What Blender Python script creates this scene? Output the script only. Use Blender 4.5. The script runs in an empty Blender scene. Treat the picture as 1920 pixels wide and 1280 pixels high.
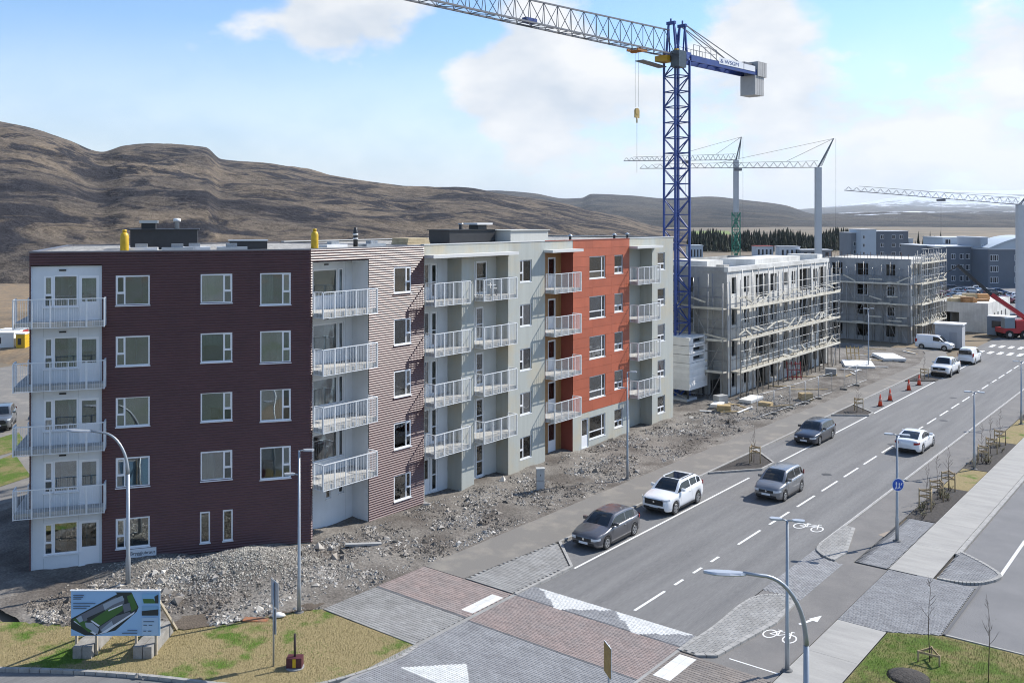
import bpy, bmesh, math, random
from mathutils import Vector, Matrix, noise
R = math.radians
sc = bpy.context.scene
# ---------------------------------------------------------------- camera
# x = metres across the street (to the right), y = metres along the street, z = up; the drone hovers above x = y = 0
CAM_H, TH = 16.5, math.atan(1380 / 1750)
cam_data = bpy.data.cameras.new('camera')
cam_data.sensor_width = 36.0
cam_data.lens = 36.0 * 1750 / 1920
cam_data.shift_y = -229 / 1920
cam_data.clip_start, cam_data.clip_end = 0.5, 60000
cam = bpy.data.objects.new('camera', cam_data)
sc.collection.objects.link(cam)
cam.location = (0, 0, CAM_H)
cam.rotation_euler = (R(90), 0, TH)
sc.camera = cam
CT, ST = math.cos(TH), math.sin(TH)

# ---------------------------------------------------------------- light
SUN_ELEV = R(41)
SUN_AZ = math.atan2(0.42, 0.907)           # from +y (along the street) towards +x
sun_data = bpy.data.lights.new('sun', 'SUN')
sun_data.energy = 4.6
sun_data.angle = R(0.5)
sun_data.color = (1.0, 0.955, 0.89)
sun = bpy.data.objects.new('sun', sun_data)
sc.collection.objects.link(sun)
sdir = Vector((math.sin(SUN_AZ) * math.cos(SUN_ELEV), math.cos(SUN_AZ) * math.cos(SUN_ELEV), math.sin(SUN_ELEV)))
sun.rotation_euler = sdir.to_track_quat('Z', 'Y').to_euler()
sun.location = (0, 40, 60)

world = bpy.data.worlds.new('World')
sc.world = world
world.use_nodes = True
sc.view_settings.view_transform = 'Standard'
sc.view_settings.look = 'None'
sc.view_settings.exposure = 0.58
sc.view_settings.gamma = 1.0
sc.view_settings.use_curve_mapping = False
sc.cycles.use_denoising = True
sc.cycles.filter_width = 1.05
sc.cycles.max_bounces = 6
sc.cycles.diffuse_bounces = 2
sc.cycles.glossy_bounces = 3
sc.cycles.transparent_max_bounces = 10
sc.cycles.transmission_bounces = 3
sc.cycles.volume_bounces = 0
sc.cycles.caustics_reflective = False
sc.cycles.caustics_refractive = False
sc.cycles.sample_clamp_indirect = 4.0

def azel(px, py):
    """direction of a point of the sky"""
    v = Vector(((px - 960) / 1750, 1.0, (411 - py) / 1750)).normalized()
    return Vector((v.x * CT - v.y * ST, v.x * ST + v.y * CT, v.z))

def build_sky():
    nt = world.node_tree
    nt.nodes.clear()
    N, L = nt.nodes.new, nt.links.new
    out = N('ShaderNodeOutputWorld')
    sky = N('ShaderNodeTexSky')
    sky.sky_type = 'NISHITA'
    sky.sun_disc = False
    sky.sun_elevation = SUN_ELEV
    sky.sun_rotation = SUN_AZ
    sky.altitude = 50
    sky.air_density = 1.0
    sky.dust_density = 0.3
    sky.ozone_density = 2.2
    bg = N('ShaderNodeBackground')
    bg.inputs['Strength'].default_value = SKY_STRENGTH
    tint = N('ShaderNodeMix'); tint.data_type = 'RGBA'; tint.blend_type = 'MULTIPLY'; tint.inputs['Factor'].default_value = 1.0
    tint.inputs['B'].default_value = SKY_TINT
    L(sky.outputs[0], tint.inputs['A']); L(tint.outputs['Result'], bg.inputs['Color'])
    tc = N('ShaderNodeTexCoord')
    def math_(op, a, b=None, c=None, clamp=False):
        n = N('ShaderNodeMath'); n.operation = op; n.use_clamp = clamp
        for k, v in enumerate((a, b, c)):
            if v is None: continue
            if isinstance(v, (int, float)): n.inputs[k].default_value = v
            else: L(v, n.inputs[k])
        return n.outputs[0]
    def vmath(op, a, b=None):
        n = N('ShaderNodeVectorMath'); n.operation = op
        for k, v in enumerate((a, b)):
            if v is None: continue
            if isinstance(v, (tuple, list, Vector)): n.inputs[k].default_value = tuple(v)
            elif isinstance(v, (int, float)): n.inputs['Scale'].default_value = v
            else: L(v, n.inputs[k])
        return n
    d = vmath('NORMALIZE', tc.outputs['Generated']).outputs[0]
    sep = N('ShaderNodeSeparateXYZ'); L(d, sep.inputs[0])
    # clouds flatten towards the horizon
    stretched = vmath('MULTIPLY', d, (1, 1, 1.9)).outputs[0]
    def fbm(vec, scale, detail, rough):
        n = N('ShaderNodeTexNoise'); n.inputs['Scale'].default_value = scale
        n.inputs['Detail'].default_value = detail; n.inputs['Roughness'].default_value = rough
        L(vec, n.inputs['Vector']); return n.outputs['Fac']
    cov = None
    for (px, py, rad, amp) in CLOUDS:
        c = azel(px, py)
        dot = vmath('DOT_PRODUCT', d, c).outputs['Value']
        # 1 - cos(angle) falls off smoothly round the centre of the cloud
        k = math_('MULTIPLY', math_('SUBTRACT', 1.0, dot), -1.0 / (rad * rad * 0.5))
        e = math_('MULTIPLY', math_('POWER', math.e, k), amp)
        cov = e if cov is None else math_('ADD', cov, e)
    low = fbm(stretched, 2.4, 2, 0.5)
    big = fbm(stretched, 7.0, 7, 0.56)
    field = math_('ADD', math_('MULTIPLY', math_('SUBTRACT', big, 0.5), 1.75), math_('MULTIPLY', math_('SUBTRACT', low, 0.5), 0.7))
    field = math_('ADD', field, cov)
    dens = N('ShaderNodeMapRange'); dens.interpolation_type = 'SMOOTHSTEP'
    dens.inputs['From Min'].default_value = 0.06; dens.inputs['From Max'].default_value = 0.40
    L(field, dens.inputs['Value'])
    # lit tops, greyer bases: compare with the cloud a little nearer the sun
    up = vmath('ADD', stretched, (sdir.x * 0.03, sdir.y * 0.03, 0.085)).outputs[0]
    big2 = fbm(up, 7.0, 4, 0.5)
    lit = math_('MULTIPLY_ADD', math_('SUBTRACT', big, big2), 3.0, 0.64, clamp=True)
    shade = N('ShaderNodeMix'); shade.data_type = 'RGBA'
    shade.inputs['A'].default_value = (0.68, 0.745, 0.83, 1); shade.inputs['B'].default_value = (1.0, 1.0, 1.0, 1)
    L(lit, shade.inputs['Factor'])
    cb = N('ShaderNodeBackground'); cb.inputs['Strength'].default_value = CLOUD_STRENGTH
    L(shade.outputs['Result'], cb.inputs['Color'])
    # thin milky veil low over the horizon
    veil = N('ShaderNodeMapRange'); veil.inputs['From Min'].default_value = 0.20; veil.inputs['From Max'].default_value = 0.0
    veil.inputs['To Min'].default_value = 0.0; veil.inputs['To Max'].default_value = 0.88
    L(sep.outputs['Z'], veil.inputs['Value'])
    fac = math_('MAXIMUM', math_('MULTIPLY', dens.outputs[0], 0.97), veil.outputs[0], clamp=True)
    mix = N('ShaderNodeMixShader')
    L(fac, mix.inputs[0]); L(bg.outputs[0], mix.inputs[1]); L(cb.outputs[0], mix.inputs[2])
    L(mix.outputs[0], out.inputs['Surface'])

SKY_TINT = (0.82, 0.96, 1.10, 1)
SKY_STRENGTH, CLOUD_STRENGTH = 0.12, 0.67
# centres and sizes of the cloud banks: (pixel x, pixel y, angular radius, amount)
CLOUDS = [(690, 25, 0.075, 0.80), (580, 45, 0.05, 0.55), (440, 60, 0.036, 0.66), (350, 92, 0.028, 0.62), (230, 35, 0.025, 0.5), (300, 5, 0.025, .45), (1020, 150, 0.08, 0.46), (900, 150, 0.05, 0.36), (1150, 200, 0.08, 0.24), (1410, 55, 0.06, 0.42),
          (1490, 170, 0.08, 0.22), (1660, 260, 0.10, 0.30), (1900, 40, 0.06, 0.36), (1860, 250, 0.12, 0.28), (1000, 320, 0.10, 0.12), (1350, 300, 0.10, 0.12),
          (1690, 70, 0.075, -0.32), (1600, 20, 0.05, -0.2), (250, 200, 0.20, -0.36), (60, 60, 0.12, -0.22), (890, 50, 0.035, -0.3), (1230, 40, 0.05, -0.35), (700, 230, 0.10, -0.25)]
build_sky()

# ---------------------------------------------------------------- helpers
COL = sc.collection
def link(o, parent=None):
    COL.objects.link(o)
    if parent is not None: o.parent = parent
    return o
def tag(o, label=None, cat=None, group=None, kind=None):
    if label: o['label'] = label
    if cat: o['category'] = cat
    if group: o['group'] = group
    if kind: o['kind'] = kind
    return o
def empty(name, loc=(0, 0, 0), rz=0.0, label=None, cat=None, group=None):
    o = bpy.data.objects.new(name, None)
    o.empty_display_size = 0.3
    o.location = loc; o.rotation_euler = (0, 0, rz)
    link(o); tag(o, label, cat, group)
    return o
def add(name, mesh, parent=None, M=None):
    o = bpy.data.objects.new(name, mesh)
    link(o, parent)
    if M is not None: o.matrix_basis = M
    return o
def copy_tree(o, parent=None, top=True):
    c = o.copy(); COL.objects.link(c); c.parent = parent
    for ch in o.children: copy_tree(ch, c, False)
    return c
def T(x, y, z): return Matrix.Translation((x, y, z))
def RZ(a): return Matrix.Rotation(a, 4, 'Z')

class MB:
    """collects faces and links them as one mesh object"""
    def __init__(self, M=None):
        self.v, self.f, self.m, self.M, self.s = [], [], [], M, []
        self.mi, self.smooth = 0, False
    def vert(self, p):
        p = Vector(p)
        if self.M is not None: p = self.M @ p
        self.v.append(p); return len(self.v) - 1
    def face(self, idx):
        self.f.append(tuple(idx)); self.m.append(self.mi); self.s.append(self.smooth)
    def poly(self, pts): self.face([self.vert(p) for p in pts])
    def box(self, x0, x1, y0, y1, z0, z1):
        if x0 > x1: x0, x1 = x1, x0
        if y0 > y1: y0, y1 = y1, y0
        if z0 > z1: z0, z1 = z1, z0
        i = [self.vert(p) for p in ((x0, y0, z0), (x1, y0, z0), (x1, y1, z0), (x0, y1, z0), (x0, y0, z1), (x1, y0, z1), (x1, y1, z1), (x0, y1, z1))]
        for q in ((0, 3, 2, 1), (4, 5, 6, 7), (0, 1, 5, 4), (1, 2, 6, 5), (2, 3, 7, 6), (3, 0, 4, 7)): self.face([i[k] for k in q])
        return self
    def prism(self, poly, z0, z1, bottom=True):
        a = sum(poly[k][0] * poly[(k + 1) % len(poly)][1] - poly[(k + 1) % len(poly)][0] * poly[k][1] for k in range(len(poly)))
        if a < 0: poly = poly[::-1]
        n = len(poly)
        lo = [self.vert((p[0], p[1], z0)) for p in poly]; hi = [self.vert((p[0], p[1], z1)) for p in poly]
        if bottom: self.face(lo[::-1])
        self.face(hi)
        for k in range(n): self.face((lo[k], lo[(k + 1) % n], hi[(k + 1) % n], hi[k]))
        return self
    def bar(self, p, q, w, h=None):
        """square or flat bar from p to q"""
        p, q = Vector(p), Vector(q); h = h or w
        d = (q - p)
        if d.length < 1e-6: return self
        d.normalize()
        u = d.cross(Vector((0, 0, 1)))
        if u.length < 1e-3: u = Vector((1, 0, 0))
        u.normalize(); n = u.cross(d)
        i = []
        for c in (p, q):
            for a, b in ((-1, -1), (1, -1), (1, 1), (-1, 1)): i.append(self.vert(c + u * a * w / 2 + n * b * h / 2))
        for f in ((0, 1, 2, 3), (7, 6, 5, 4), (1, 0, 4, 5), (2, 1, 5, 6), (3, 2, 6, 7), (0, 3, 7, 4)): self.face([i[k] for k in f])
        return self
    def tube(self, pts, r, n=8, cap=True):
        """round bar through pts; r is one radius or one for each point"""
        pts = [Vector(p) for p in pts]
        rs = r if isinstance(r, (list, tuple)) else [r] * len(pts)
        rings = []
        sm = self.smooth; self.smooth = n > 5
        for k, p in enumerate(pts):
            d = (pts[min(k + 1, len(pts) - 1)] - pts[max(k - 1, 0)]).normalized()
            u = d.cross(Vector((0, 0, 1)))
            if u.length < 1e-3: u = Vector((1, 0, 0))
            u.normalize(); w = d.cross(u)
            rings.append([self.vert(p + (u * math.cos(2 * math.pi * j / n) + w * math.sin(2 * math.pi * j / n)) * rs[k]) for j in range(n)])
        for a, b in zip(rings, rings[1:]):
            for j in range(n): self.face((a[j], a[(j + 1) % n], b[(j + 1) % n], b[j]))
        self.smooth = False
        if cap: self.face(rings[0][::-1]); self.face(rings[-1])
        self.smooth = sm
        return self
    def lathe(self, prof, c=(0, 0, 0), n=12, smooth=True):
        """prof = [(radius, z), ...] round a vertical axis at c"""
        rings = []; sm = self.smooth; self.smooth = smooth
        for r, z in prof:
            rings.append([self.vert((c[0] + r * math.cos(2 * math.pi * j / n), c[1] + r * math.sin(2 * math.pi * j / n), c[2] + z)) for j in range(n)])
        for a, b in zip(rings, rings[1:]):
            for j in range(n): self.face((a[j], a[(j + 1) % n], b[(j + 1) % n], b[j]))
        self.smooth = False
        self.face(rings[0][::-1]); self.face(rings[-1]); self.smooth = sm
        return self
    def disc(self, c, axis, r, th, n=20):
        c, a = Vector(c), Vector(axis).normalized()
        return self.tube([c - a * th / 2, c + a * th / 2], r, n)
    def holed(self, x0, x1, z0, z1, holes, y, depth=0.0):
        """upright sheet at y with rectangular holes (x0, x1, z0, z1) and their reveals going depth inwards (+y)"""
        xs = sorted({x0, x1, *[min(max(v, x0), x1) for h in holes for v in h[:2]]})
        zs = sorted({z0, z1, *[min(max(v, z0), z1) for h in holes for v in h[2:4]]})
        for za, zb in zip(zs, zs[1:]):
            zc = (za + zb) / 2; run = None
            for xa, xb in list(zip(xs, xs[1:])) + [(None, None)]:
                solid = xa is not None and not any(h[0] < (xa + xb) / 2 < h[1] and h[2] < zc < h[3] for h in holes)
                if solid: run = [xa, xb] if run is None else [run[0], xb]
                elif run:
                    self.poly(((run[0], y, za), (run[1], y, za), (run[1], y, zb), (run[0], y, zb))); run = None
        if depth:
            for a, b, c, d in [h[:4] for h in holes]:
                self.poly(((a, y, c), (a, y + depth, c), (a, y + depth, d), (a, y, d)))
                self.poly(((b, y, c), (b, y, d), (b, y + depth, d), (b, y + depth, c)))
                self.poly(((a, y, d), (a, y + depth, d), (b, y + depth, d), (b, y, d)))
                self.poly(((a, y, c), (b, y, c), (b, y + depth, c), (a, y + depth, c)))
        return self
    def mesh(self, name, mats):
        me = bpy.data.meshes.new(name)
        me.from_pydata([tuple(v) for v in self.v], [], self.f)
        for m in (mats if isinstance(mats, (list, tuple)) else [mats]): me.materials.append(m)
        me.polygons.foreach_set('material_index', self.m)
        me.polygons.foreach_set('use_smooth', self.s)
        me.update()
        return me
    def build(self, name, mats, parent=None, M=None):
        return add(name, self.mesh(name, mats), parent, M)

# ---------------------------------------------------------------- materials
MATS = {}
def mat(name, col, rough=0.7, metal=0.0, var=0.0, scale=3.0, col2=None, bump=0.0, bscale=40.0, spec=0.5, detail=6.0, rnd=0.0, coat=0.0, stretch=None, ramp=(0.35, 0.65), streak=0.0, fine=0.0, fscale=90.0, obj=False, island=0.0):
    """principled material: base colour broken up by noise (col2), per-object or per-piece brightness (rnd), grain (fine), relief (bump)"""
    if name in MATS: return MATS[name]
    m = bpy.data.materials.new(name); m.use_nodes = True
    nt = m.node_tree; N, L = nt.nodes.new, nt.links.new
    b = nt.nodes['Principled BSDF']
    b.inputs['Roughness'].default_value = rough; b.inputs['Metallic'].default_value = metal
    b.inputs['Specular IOR Level'].default_value = spec
    if coat: b.inputs['Coat Weight'].default_value = coat; b.inputs['Coat Roughness'].default_value = 0.06
    col = (*col, 1.0)
    geo = N('ShaderNodeNewGeometry')
    if obj:
        tcn = N('ShaderNodeTexCoord'); pos = tcn.outputs['Object']
    else: pos = geo.outputs['Position']
    if stretch:
        mp = N('ShaderNodeMapping'); mp.inputs['Scale'].default_value = stretch; L(pos, mp.inputs['Vector']); pos = mp.outputs[0]
    cur = None
    if col2 is not None or var:
        if col2 is None: col2 = tuple(min(1, c * (1 - var)) for c in col[:3])
        n = N('ShaderNodeTexNoise'); n.inputs['Scale'].default_value = scale; n.inputs['Detail'].default_value = detail; n.inputs['Roughness'].default_value = 0.62
        L(pos, n.inputs['Vector'])
        mr = N('ShaderNodeMapRange'); mr.inputs['From Min'].default_value = ramp[0]; mr.inputs['From Max'].default_value = ramp[1]
        L(n.outputs['Fac'], mr.inputs['Value'])
        mx = N('ShaderNodeMix'); mx.data_type = 'RGBA'; mx.inputs['A'].default_value = col; mx.inputs['B'].default_value = (*col2, 1)
        L(mr.outputs[0], mx.inputs['Factor']); cur = mx.outputs['Result']
    def scale_by(cur, fac_socket, lo, hi):
        mr = N('ShaderNodeMapRange'); mr.inputs['To Min'].default_value = lo; mr.inputs['To Max'].default_value = hi
        L(fac_socket, mr.inputs['Value'])
        mx = N('ShaderNodeMix'); mx.data_type = 'RGBA'; mx.blend_type = 'MULTIPLY'; mx.inputs['Factor'].default_value = 1
        if cur is None: mx.inputs['A'].default_value = col
        else: L(cur, mx.inputs['A'])
        L(mr.outputs[0], mx.inputs['B']); return mx.outputs['Result']
    if rnd:
        oi = N('ShaderNodeObjectInfo'); cur = scale_by(cur, oi.outputs['Random'], 1 - rnd, 1 + rnd)
    if island: cur = scale_by(cur, geo.outputs['Random Per Island'], 1 - island, 1 + island)
    if fine:
        n = N('ShaderNodeTexNoise'); n.inputs['Scale'].default_value = fscale; n.inputs['Detail'].default_value = 3
        L(pos, n.inputs['Vector']); cur = scale_by(cur, n.outputs['Fac'], 1 - fine * 1.6, 1 + fine * 1.6)
    if streak:
        mp2 = N('ShaderNodeMapping'); mp2.inputs['Scale'].default_value = (2.2, 2.2, 0.16); L(pos, mp2.inputs['Vector'])
        n = N('ShaderNodeTexNoise'); n.inputs['Scale'].default_value = 2.0; n.inputs['Detail'].default_value = 5; L(mp2.outputs[0], n.inputs['Vector'])
        cur = scale_by(cur, n.outputs['Fac'], 1 - streak, 1 + streak)
    if cur is None: b.inputs['Base Color'].default_value = col
    else: L(cur, b.inputs['Base Color'])
    if bump:
        n = N('ShaderNodeTexNoise'); n.inputs['Scale'].default_value = bscale; n.inputs['Detail'].default_value = 5; L(pos, n.inputs['Vector'])
        bp = N('ShaderNodeBump'); bp.inputs['Strength'].default_value = bump; bp.inputs['Distance'].default_value = 0.05
        L(n.outputs['Fac'], bp.inputs['Height']); L(bp.outputs[0], b.inputs['Normal'])
    MATS[name] = m
    return m
def glass_mat(name, tint, gloss_add=0.06, rough=0.03):
    if name in MATS: return MATS[name]
    m = bpy.data.materials.new(name); m.use_nodes = True
    nt = m.node_tree; N, L = nt.nodes.new, nt.links.new
    nt.nodes.remove(nt.nodes['Principled BSDF'])
    out = nt.nodes['Material Output']
    tr = N('ShaderNodeBsdfTransparent'); tr.inputs[0].default_value = (*tint, 1)
    gl = N('ShaderNodeBsdfGlossy'); gl.inputs['Roughness'].default_value = rough; gl.inputs['Color'].default_value = (0.93, 0.97, 1, 1)
    fr = N('ShaderNodeFresnel'); fr.inputs['IOR'].default_value = 1.5
    # panes differ a little: how much they mirror, how clear they are, how true they hang
    oi = N('ShaderNodeObjectInfo')
    mr = N('ShaderNodeMapRange'); mr.inputs['To Min'].default_value = gloss_add * 0.4; mr.inputs['To Max'].default_value = gloss_add * 3.2; L(oi.outputs['Random'], mr.inputs['Value'])
    ad = N('ShaderNodeMath'); ad.operation = 'ADD'; ad.use_clamp = True
    L(fr.outputs[0], ad.inputs[0]); L(mr.outputs[0], ad.inputs[1])
    geo = N('ShaderNodeNewGeometry'); wv = N('ShaderNodeTexNoise'); wv.inputs['Scale'].default_value = 1.1; wv.inputs['Detail'].default_value = 1; L(geo.outputs['Position'], wv.inputs['Vector'])
    bp = N('ShaderNodeBump'); bp.inputs['Strength'].default_value = 0.35; bp.inputs['Distance'].default_value = 0.02; L(wv.outputs['Fac'], bp.inputs['Height']); L(bp.outputs[0], gl.inputs['Normal'])
    mx = N('ShaderNodeMixShader'); L(ad.outputs[0], mx.inputs[0]); L(tr.outputs[0], mx.inputs[1]); L(gl.outputs[0], mx.inputs[2])
    L(mx.outputs[0], out.inputs['Surface'])
    MATS[name] = m
    return m
# ================================================================ materials of the street
asphalt = mat('asphalt', (0.190, 0.188, 0.184), 0.9, col2=(0.145, 0.144, 0.143), scale=0.9, bump=0.25, bscale=60, fine=0.26, fscale=26, spec=0.3, stretch=(1.5, 0.10, 1), ramp=(0.36, 0.66))
asphalt_path = mat('asphalt_path', (0.195, 0.186, 0.176), 0.92, col2=(0.155, 0.150, 0.145), scale=0.6, bump=0.25, bscale=60, fine=0.2, fscale=30, spec=0.3)
asphalt_dusty = mat('asphalt_dusty', (0.185, 0.175, 0.160), 0.93, col2=(0.29, 0.265, 0.225), scale=0.55, bump=0.25, bscale=60, fine=0.2, fscale=30, ramp=(0.5, 0.78), spec=0.3)
asphalt_lot = mat('asphalt_lot', (0.200, 0.198, 0.198), 0.92, col2=(0.165, 0.165, 0.167), scale=0.5, bump=0.3, bscale=50, fine=0.25, fscale=28, spec=0.3)
concrete_walk = mat('concrete_walk', (0.35, 0.34, 0.315), 0.85, col2=(0.28, 0.272, 0.255), scale=0.8, fine=0.1, fscale=25, bump=0.1, stretch=(0.5, 2.2, 1))
kerb_mat = mat('kerb_concrete', (0.36, 0.35, 0.33), 0.8, col2=(0.26, 0.255, 0.24), scale=3, fine=0.12)
paint = mat('road_paint', (0.72, 0.72, 0.70), 0.6, col2=(0.50, 0.50, 0.49), scale=5, fine=0.15, ramp=(0.5, 0.8))
paver_grey = mat('paver_grey', (0.245, 0.247, 0.250), 0.85, col2=(0.20, 0.20, 0.204), scale=1.2, rnd=0.14, island=0.12, fine=0.12)
paver_walk = mat('paver_walk_grey', (0.28, 0.276, 0.265), 0.85, col2=(0.225, 0.22, 0.208), scale=0.9, rnd=0.12, island=0.12, fine=0.12)
paver_red = mat('paver_red', (0.285, 0.222, 0.200), 0.85, col2=(0.24, 0.205, 0.19), scale=1.0, rnd=0.14, island=0.14, fine=0.12)
paver_tan = mat('paver_tan', (0.22, 0.19, 0.165), 0.85, col2=(0.18, 0.16, 0.145), scale=1.0, rnd=0.14, island=0.14, fine=0.12)
paver_dark = mat('paver_dark', (0.10, 0.102, 0.107), 0.85, rnd=0.15, island=0.14, fine=0.12)
paver_white = mat('paver_white', (0.66, 0.66, 0.63), 0.75, rnd=0.08, island=0.08, col2=(0.56, 0.56, 0.54), scale=3)
joint_sand = mat('joint_sand', (0.11, 0.107, 0.10), 0.95, col2=(0.08, 0.078, 0.074), scale=6)
mulch = mat('mulch', (0.035, 0.031, 0.028), 0.95, col2=(0.06, 0.052, 0.045), scale=5, fine=0.4, fscale=18, bump=1.0, bscale=14)
grass_dry = mat('grass_dry', (0.265, 0.215, 0.11), 0.95, col2=(0.085, 0.15, 0.022), scale=0.38, fine=0.35, fscale=14, bump=0.8, bscale=22, ramp=(0.54, 0.62), spec=0.2)
grass_fresh = mat('grass_fresh', (0.20, 0.17, 0.075), 0.95, col2=(0.085, 0.135, 0.022), scale=0.55, fine=0.35, fscale=14, bump=0.8, bscale=22, ramp=(0.40, 0.56), spec=0.2)
rubble = mat('rubble', (0.20, 0.183, 0.160), 0.95, col2=(0.088, 0.075, 0.063), scale=0.32, fine=0.55, fscale=9, bump=1.0, bscale=7, ramp=(0.38, 0.62))
stone_mat = mat('rubble_stone', (0.38, 0.36, 0.325), 0.92, col2=(0.15, 0.128, 0.105), scale=0.33, island=0.7, ramp=(0.38, 0.6))
gravel_mat = mat('crushed_gravel', (0.40, 0.375, 0.32), 0.92, col2=(0.28, 0.26, 0.225), scale=0.7, island=0.5)
soil = mat('bare_soil', (0.085, 0.066, 0.05), 0.95, col2=(0.12, 0.095, 0.07), scale=1.5, fine=0.35, fscale=16, bump=0.8, bscale=12)

def structure(name, mb, m, parent=None):
    o = mb.build(name, m, parent)
    if parent is None: o['kind'] = 'structure'
    return o
def sheet(name, poly, z, m, parent=None, thick=0.0):
    mb = MB()
    if thick: mb.prism(poly, z - thick, z)
    else:
        a = sum(poly[k][0] * poly[(k + 1) % len(poly)][1] - poly[(k + 1) % len(poly)][0] * poly[k][1] for k in range(len(poly)))
        mb.poly([(p[0], p[1], z) for p in (poly if a > 0 else poly[::-1])])
    return structure(name, mb, m, parent)
def inside(p, poly):
    x, y = p; r = False
    for k in range(len(poly)):
        (x1, y1), (x2, y2) = poly[k], poly[(k + 1) % len(poly)]
        if (y1 > y) != (y2 > y) and x < (x2 - x1) * (y - y1) / (y2 - y1) + x1: r = not r
    return r
def rect(x0, x1, y0, y1): return [(x0, y0), (x1, y0), (x1, y1), (x0, y1)]
def offset_line(pts, d):
    out = []
    for k, p in enumerate(pts):
        a = Vector(pts[max(k - 1, 0)]); b = Vector(pts[min(k + 1, len(pts) - 1)])
        t = (b - a).normalized(); out.append((p[0] - t.y * d, p[1] + t.x * d))
    return out
def smooth_line(pts, n=6):
    out = []
    for k in range(len(pts) - 1):
        p0, p1, p2, p3 = [Vector(pts[min(max(k + j, 0), len(pts) - 1)]) for j in (-1, 0, 1, 2)]
        for i in range(n):
            t = i / n
            out.append(tuple(0.5 * ((2 * p1) + (p2 - p0) * t + (2 * p0 - 5 * p1 + 4 * p2 - p3) * t * t + (3 * p1 - p0 - 3 * p2 + p3) * t ** 3)))
    out.append(tuple(pts[-1])); return out
def kerb(name, pts, w, z0, z1, parent, seg=1.0, gap=0.012):
    """kerb stones laid one after another along a line"""
    left = offset_line(pts, w / 2); right = offset_line(pts, -w / 2)
    first = None
    for k in range(len(pts) - 1):
        n = max(1, round((Vector(pts[k + 1]) - Vector(pts[k])).length / seg))
        for i in range(n):
            L = (Vector(pts[k + 1]) - Vector(pts[k])).length
            a, b = i / n + gap / L, (i + 1) / n - gap / L
            q = [Vector(left[k]).lerp(Vector(left[k + 1]), a), Vector(left[k]).lerp(Vector(left[k + 1]), b), Vector(right[k]).lerp(Vector(right[k + 1]), b), Vector(right[k]).lerp(Vector(right[k + 1]), a)]
            MB().prism([tuple(v) for v in q], z0, z1, bottom=False).build(name, kerb_mat, parent)

# ---------------------------------------------------------------- the ground to the horizon
moor = mat('moor_ground', (0.20, 0.155, 0.10), 0.97, col2=(0.10, 0.085, 0.06), scale=0.012, fine=0.3, fscale=0.08, detail=10, ramp=(0.4, 0.62))
mb = MB()
mb.poly(((-45000, -45000, -0.12), (45000, -45000, -0.12), (45000, 45000, -0.12), (-45000, 45000, -0.12)))
structure('ground', mb, moor)

# ---------------------------------------------------------------- road and its markings
road = sheet('road', [(-27.5, 33.45), (-17.0, 33.45), (-17.0, 175), (-27.5, 175)], 0.0, asphalt)
def mark(poly, name='painted_line', z=0.004, parent=None, m=None):
    return sheet(name, poly, z, m or paint, parent or road)
mark(rect(-25.08, -24.96, 36.5, 56.2)); mark(rect(-25.08, -24.96, 60.6, 79.6)); mark(rect(-25.05, -24.93, 81.2, 101)); mark(rect(-25.0, -24.88, 103.5, 122)); mark(rect(-17.16, -17.06, 47, 150))
for a, b in ((34.14, 36.74), (37.65, 38.46), (39.44, 40.31), (41.27, 42.13)): mark(rect(-20.40, -20.27, a, b), 'painted_dash')
y = 44.33
while y < 150:
    mark(rect(-20.40, -20.27, y, y + 2.75), 'painted_dash'); y += 3.95
for row in (126.2, 133.0):
    for k in range(9): mark(rect(-26.4 + k * 1.1, -25.9 + k * 1.1, row, row + 2.6), 'crossing_stripe')
def ring(mb, c, r, w, sx, sy, z, n=26):
    for k in range(n):
        a0, a1 = 2 * math.pi * k / n, 2 * math.pi * (k + 1) / n
        mb.poly([(c[0] + sx * rr * math.cos(a), c[1] + sy * rr * math.sin(a), z) for a, rr in ((a0, r - w), (a0, r), (a1, r), (a1, r - w))])
def stroke(mb, p, q, w, z):
    p, q = Vector(p), Vector(q); t = (q - p).normalized(); n = Vector((-t.y, t.x)) * w / 2
    mb.poly([(*(p + n), z), (*(p - n), z), (*(q - n), z), (*(q + n), z)])
def bike_mark(x, y, s, z, parent, flip=1):
    # a bicycle seen by someone riding along the street: wheels side by side across, stretched along
    mb = MB(); S = lambda a, b: (x + a * s, y + b * s * flip * 1.6)
    ring(mb, S(-0.5, 0), 0.33 * s, 0.065 * s, 1, 1.6, z); ring(mb, S(0.5, 0), 0.33 * s, 0.065 * s, 1, 1.6, z + 0.0003)
    for k, (p, q) in enumerate((((-0.5, 0), (-0.12, 0.02)), ((-0.12, 0.02), (-0.22, 0.42)), ((-0.5, 0), (-0.22, 0.36)), ((-0.2, 0.36), (0.34, 0.38)), ((-0.12, 0.02), (0.34, 0.38)), ((0.5, 0), (0.3, 0.52)), ((0.3, 0.52), (0.46, 0.52)), ((-0.34, 0.42), (-0.1, 0.42)))):
        stroke(mb, S(*p), S(*q), 0.065 * s, z + 0.0006 + k * 0.0003)
    return mb.build('bicycle_symbol', paint, parent)
bike_mark(-18.5, 49.1, 0.95, 0.005, road)
mb = MB()
for k in range(7):
    ring(mb, (-21.4 + 0.9 * (k % 3), 60 + 11 * k), 0.32, 0.32, 1, 1, 0.004 + 0.0004 * k, 16)
mb.build('manhole_cover', mat('manhole_iron', (0.05, 0.048, 0.047), 0.6, var=0.3), road)
mb = MB()
for (x0, x1, y0, y1) in ((-24.4, -21.6, 50.5, 51.1), (-19.6, -18.7, 63, 66), (-23.9, -23.2, 88, 93)): mb.poly(((x0, y0, .003), (x1, y0 + .2, .003), (x1, y1, .003), (x0, y1 - .1, .003)))
mb.build('asphalt_patch', mat('asphalt_patch', (0.15, 0.15, 0.15), 0.9, fine=.2, fscale=30), road)
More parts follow.
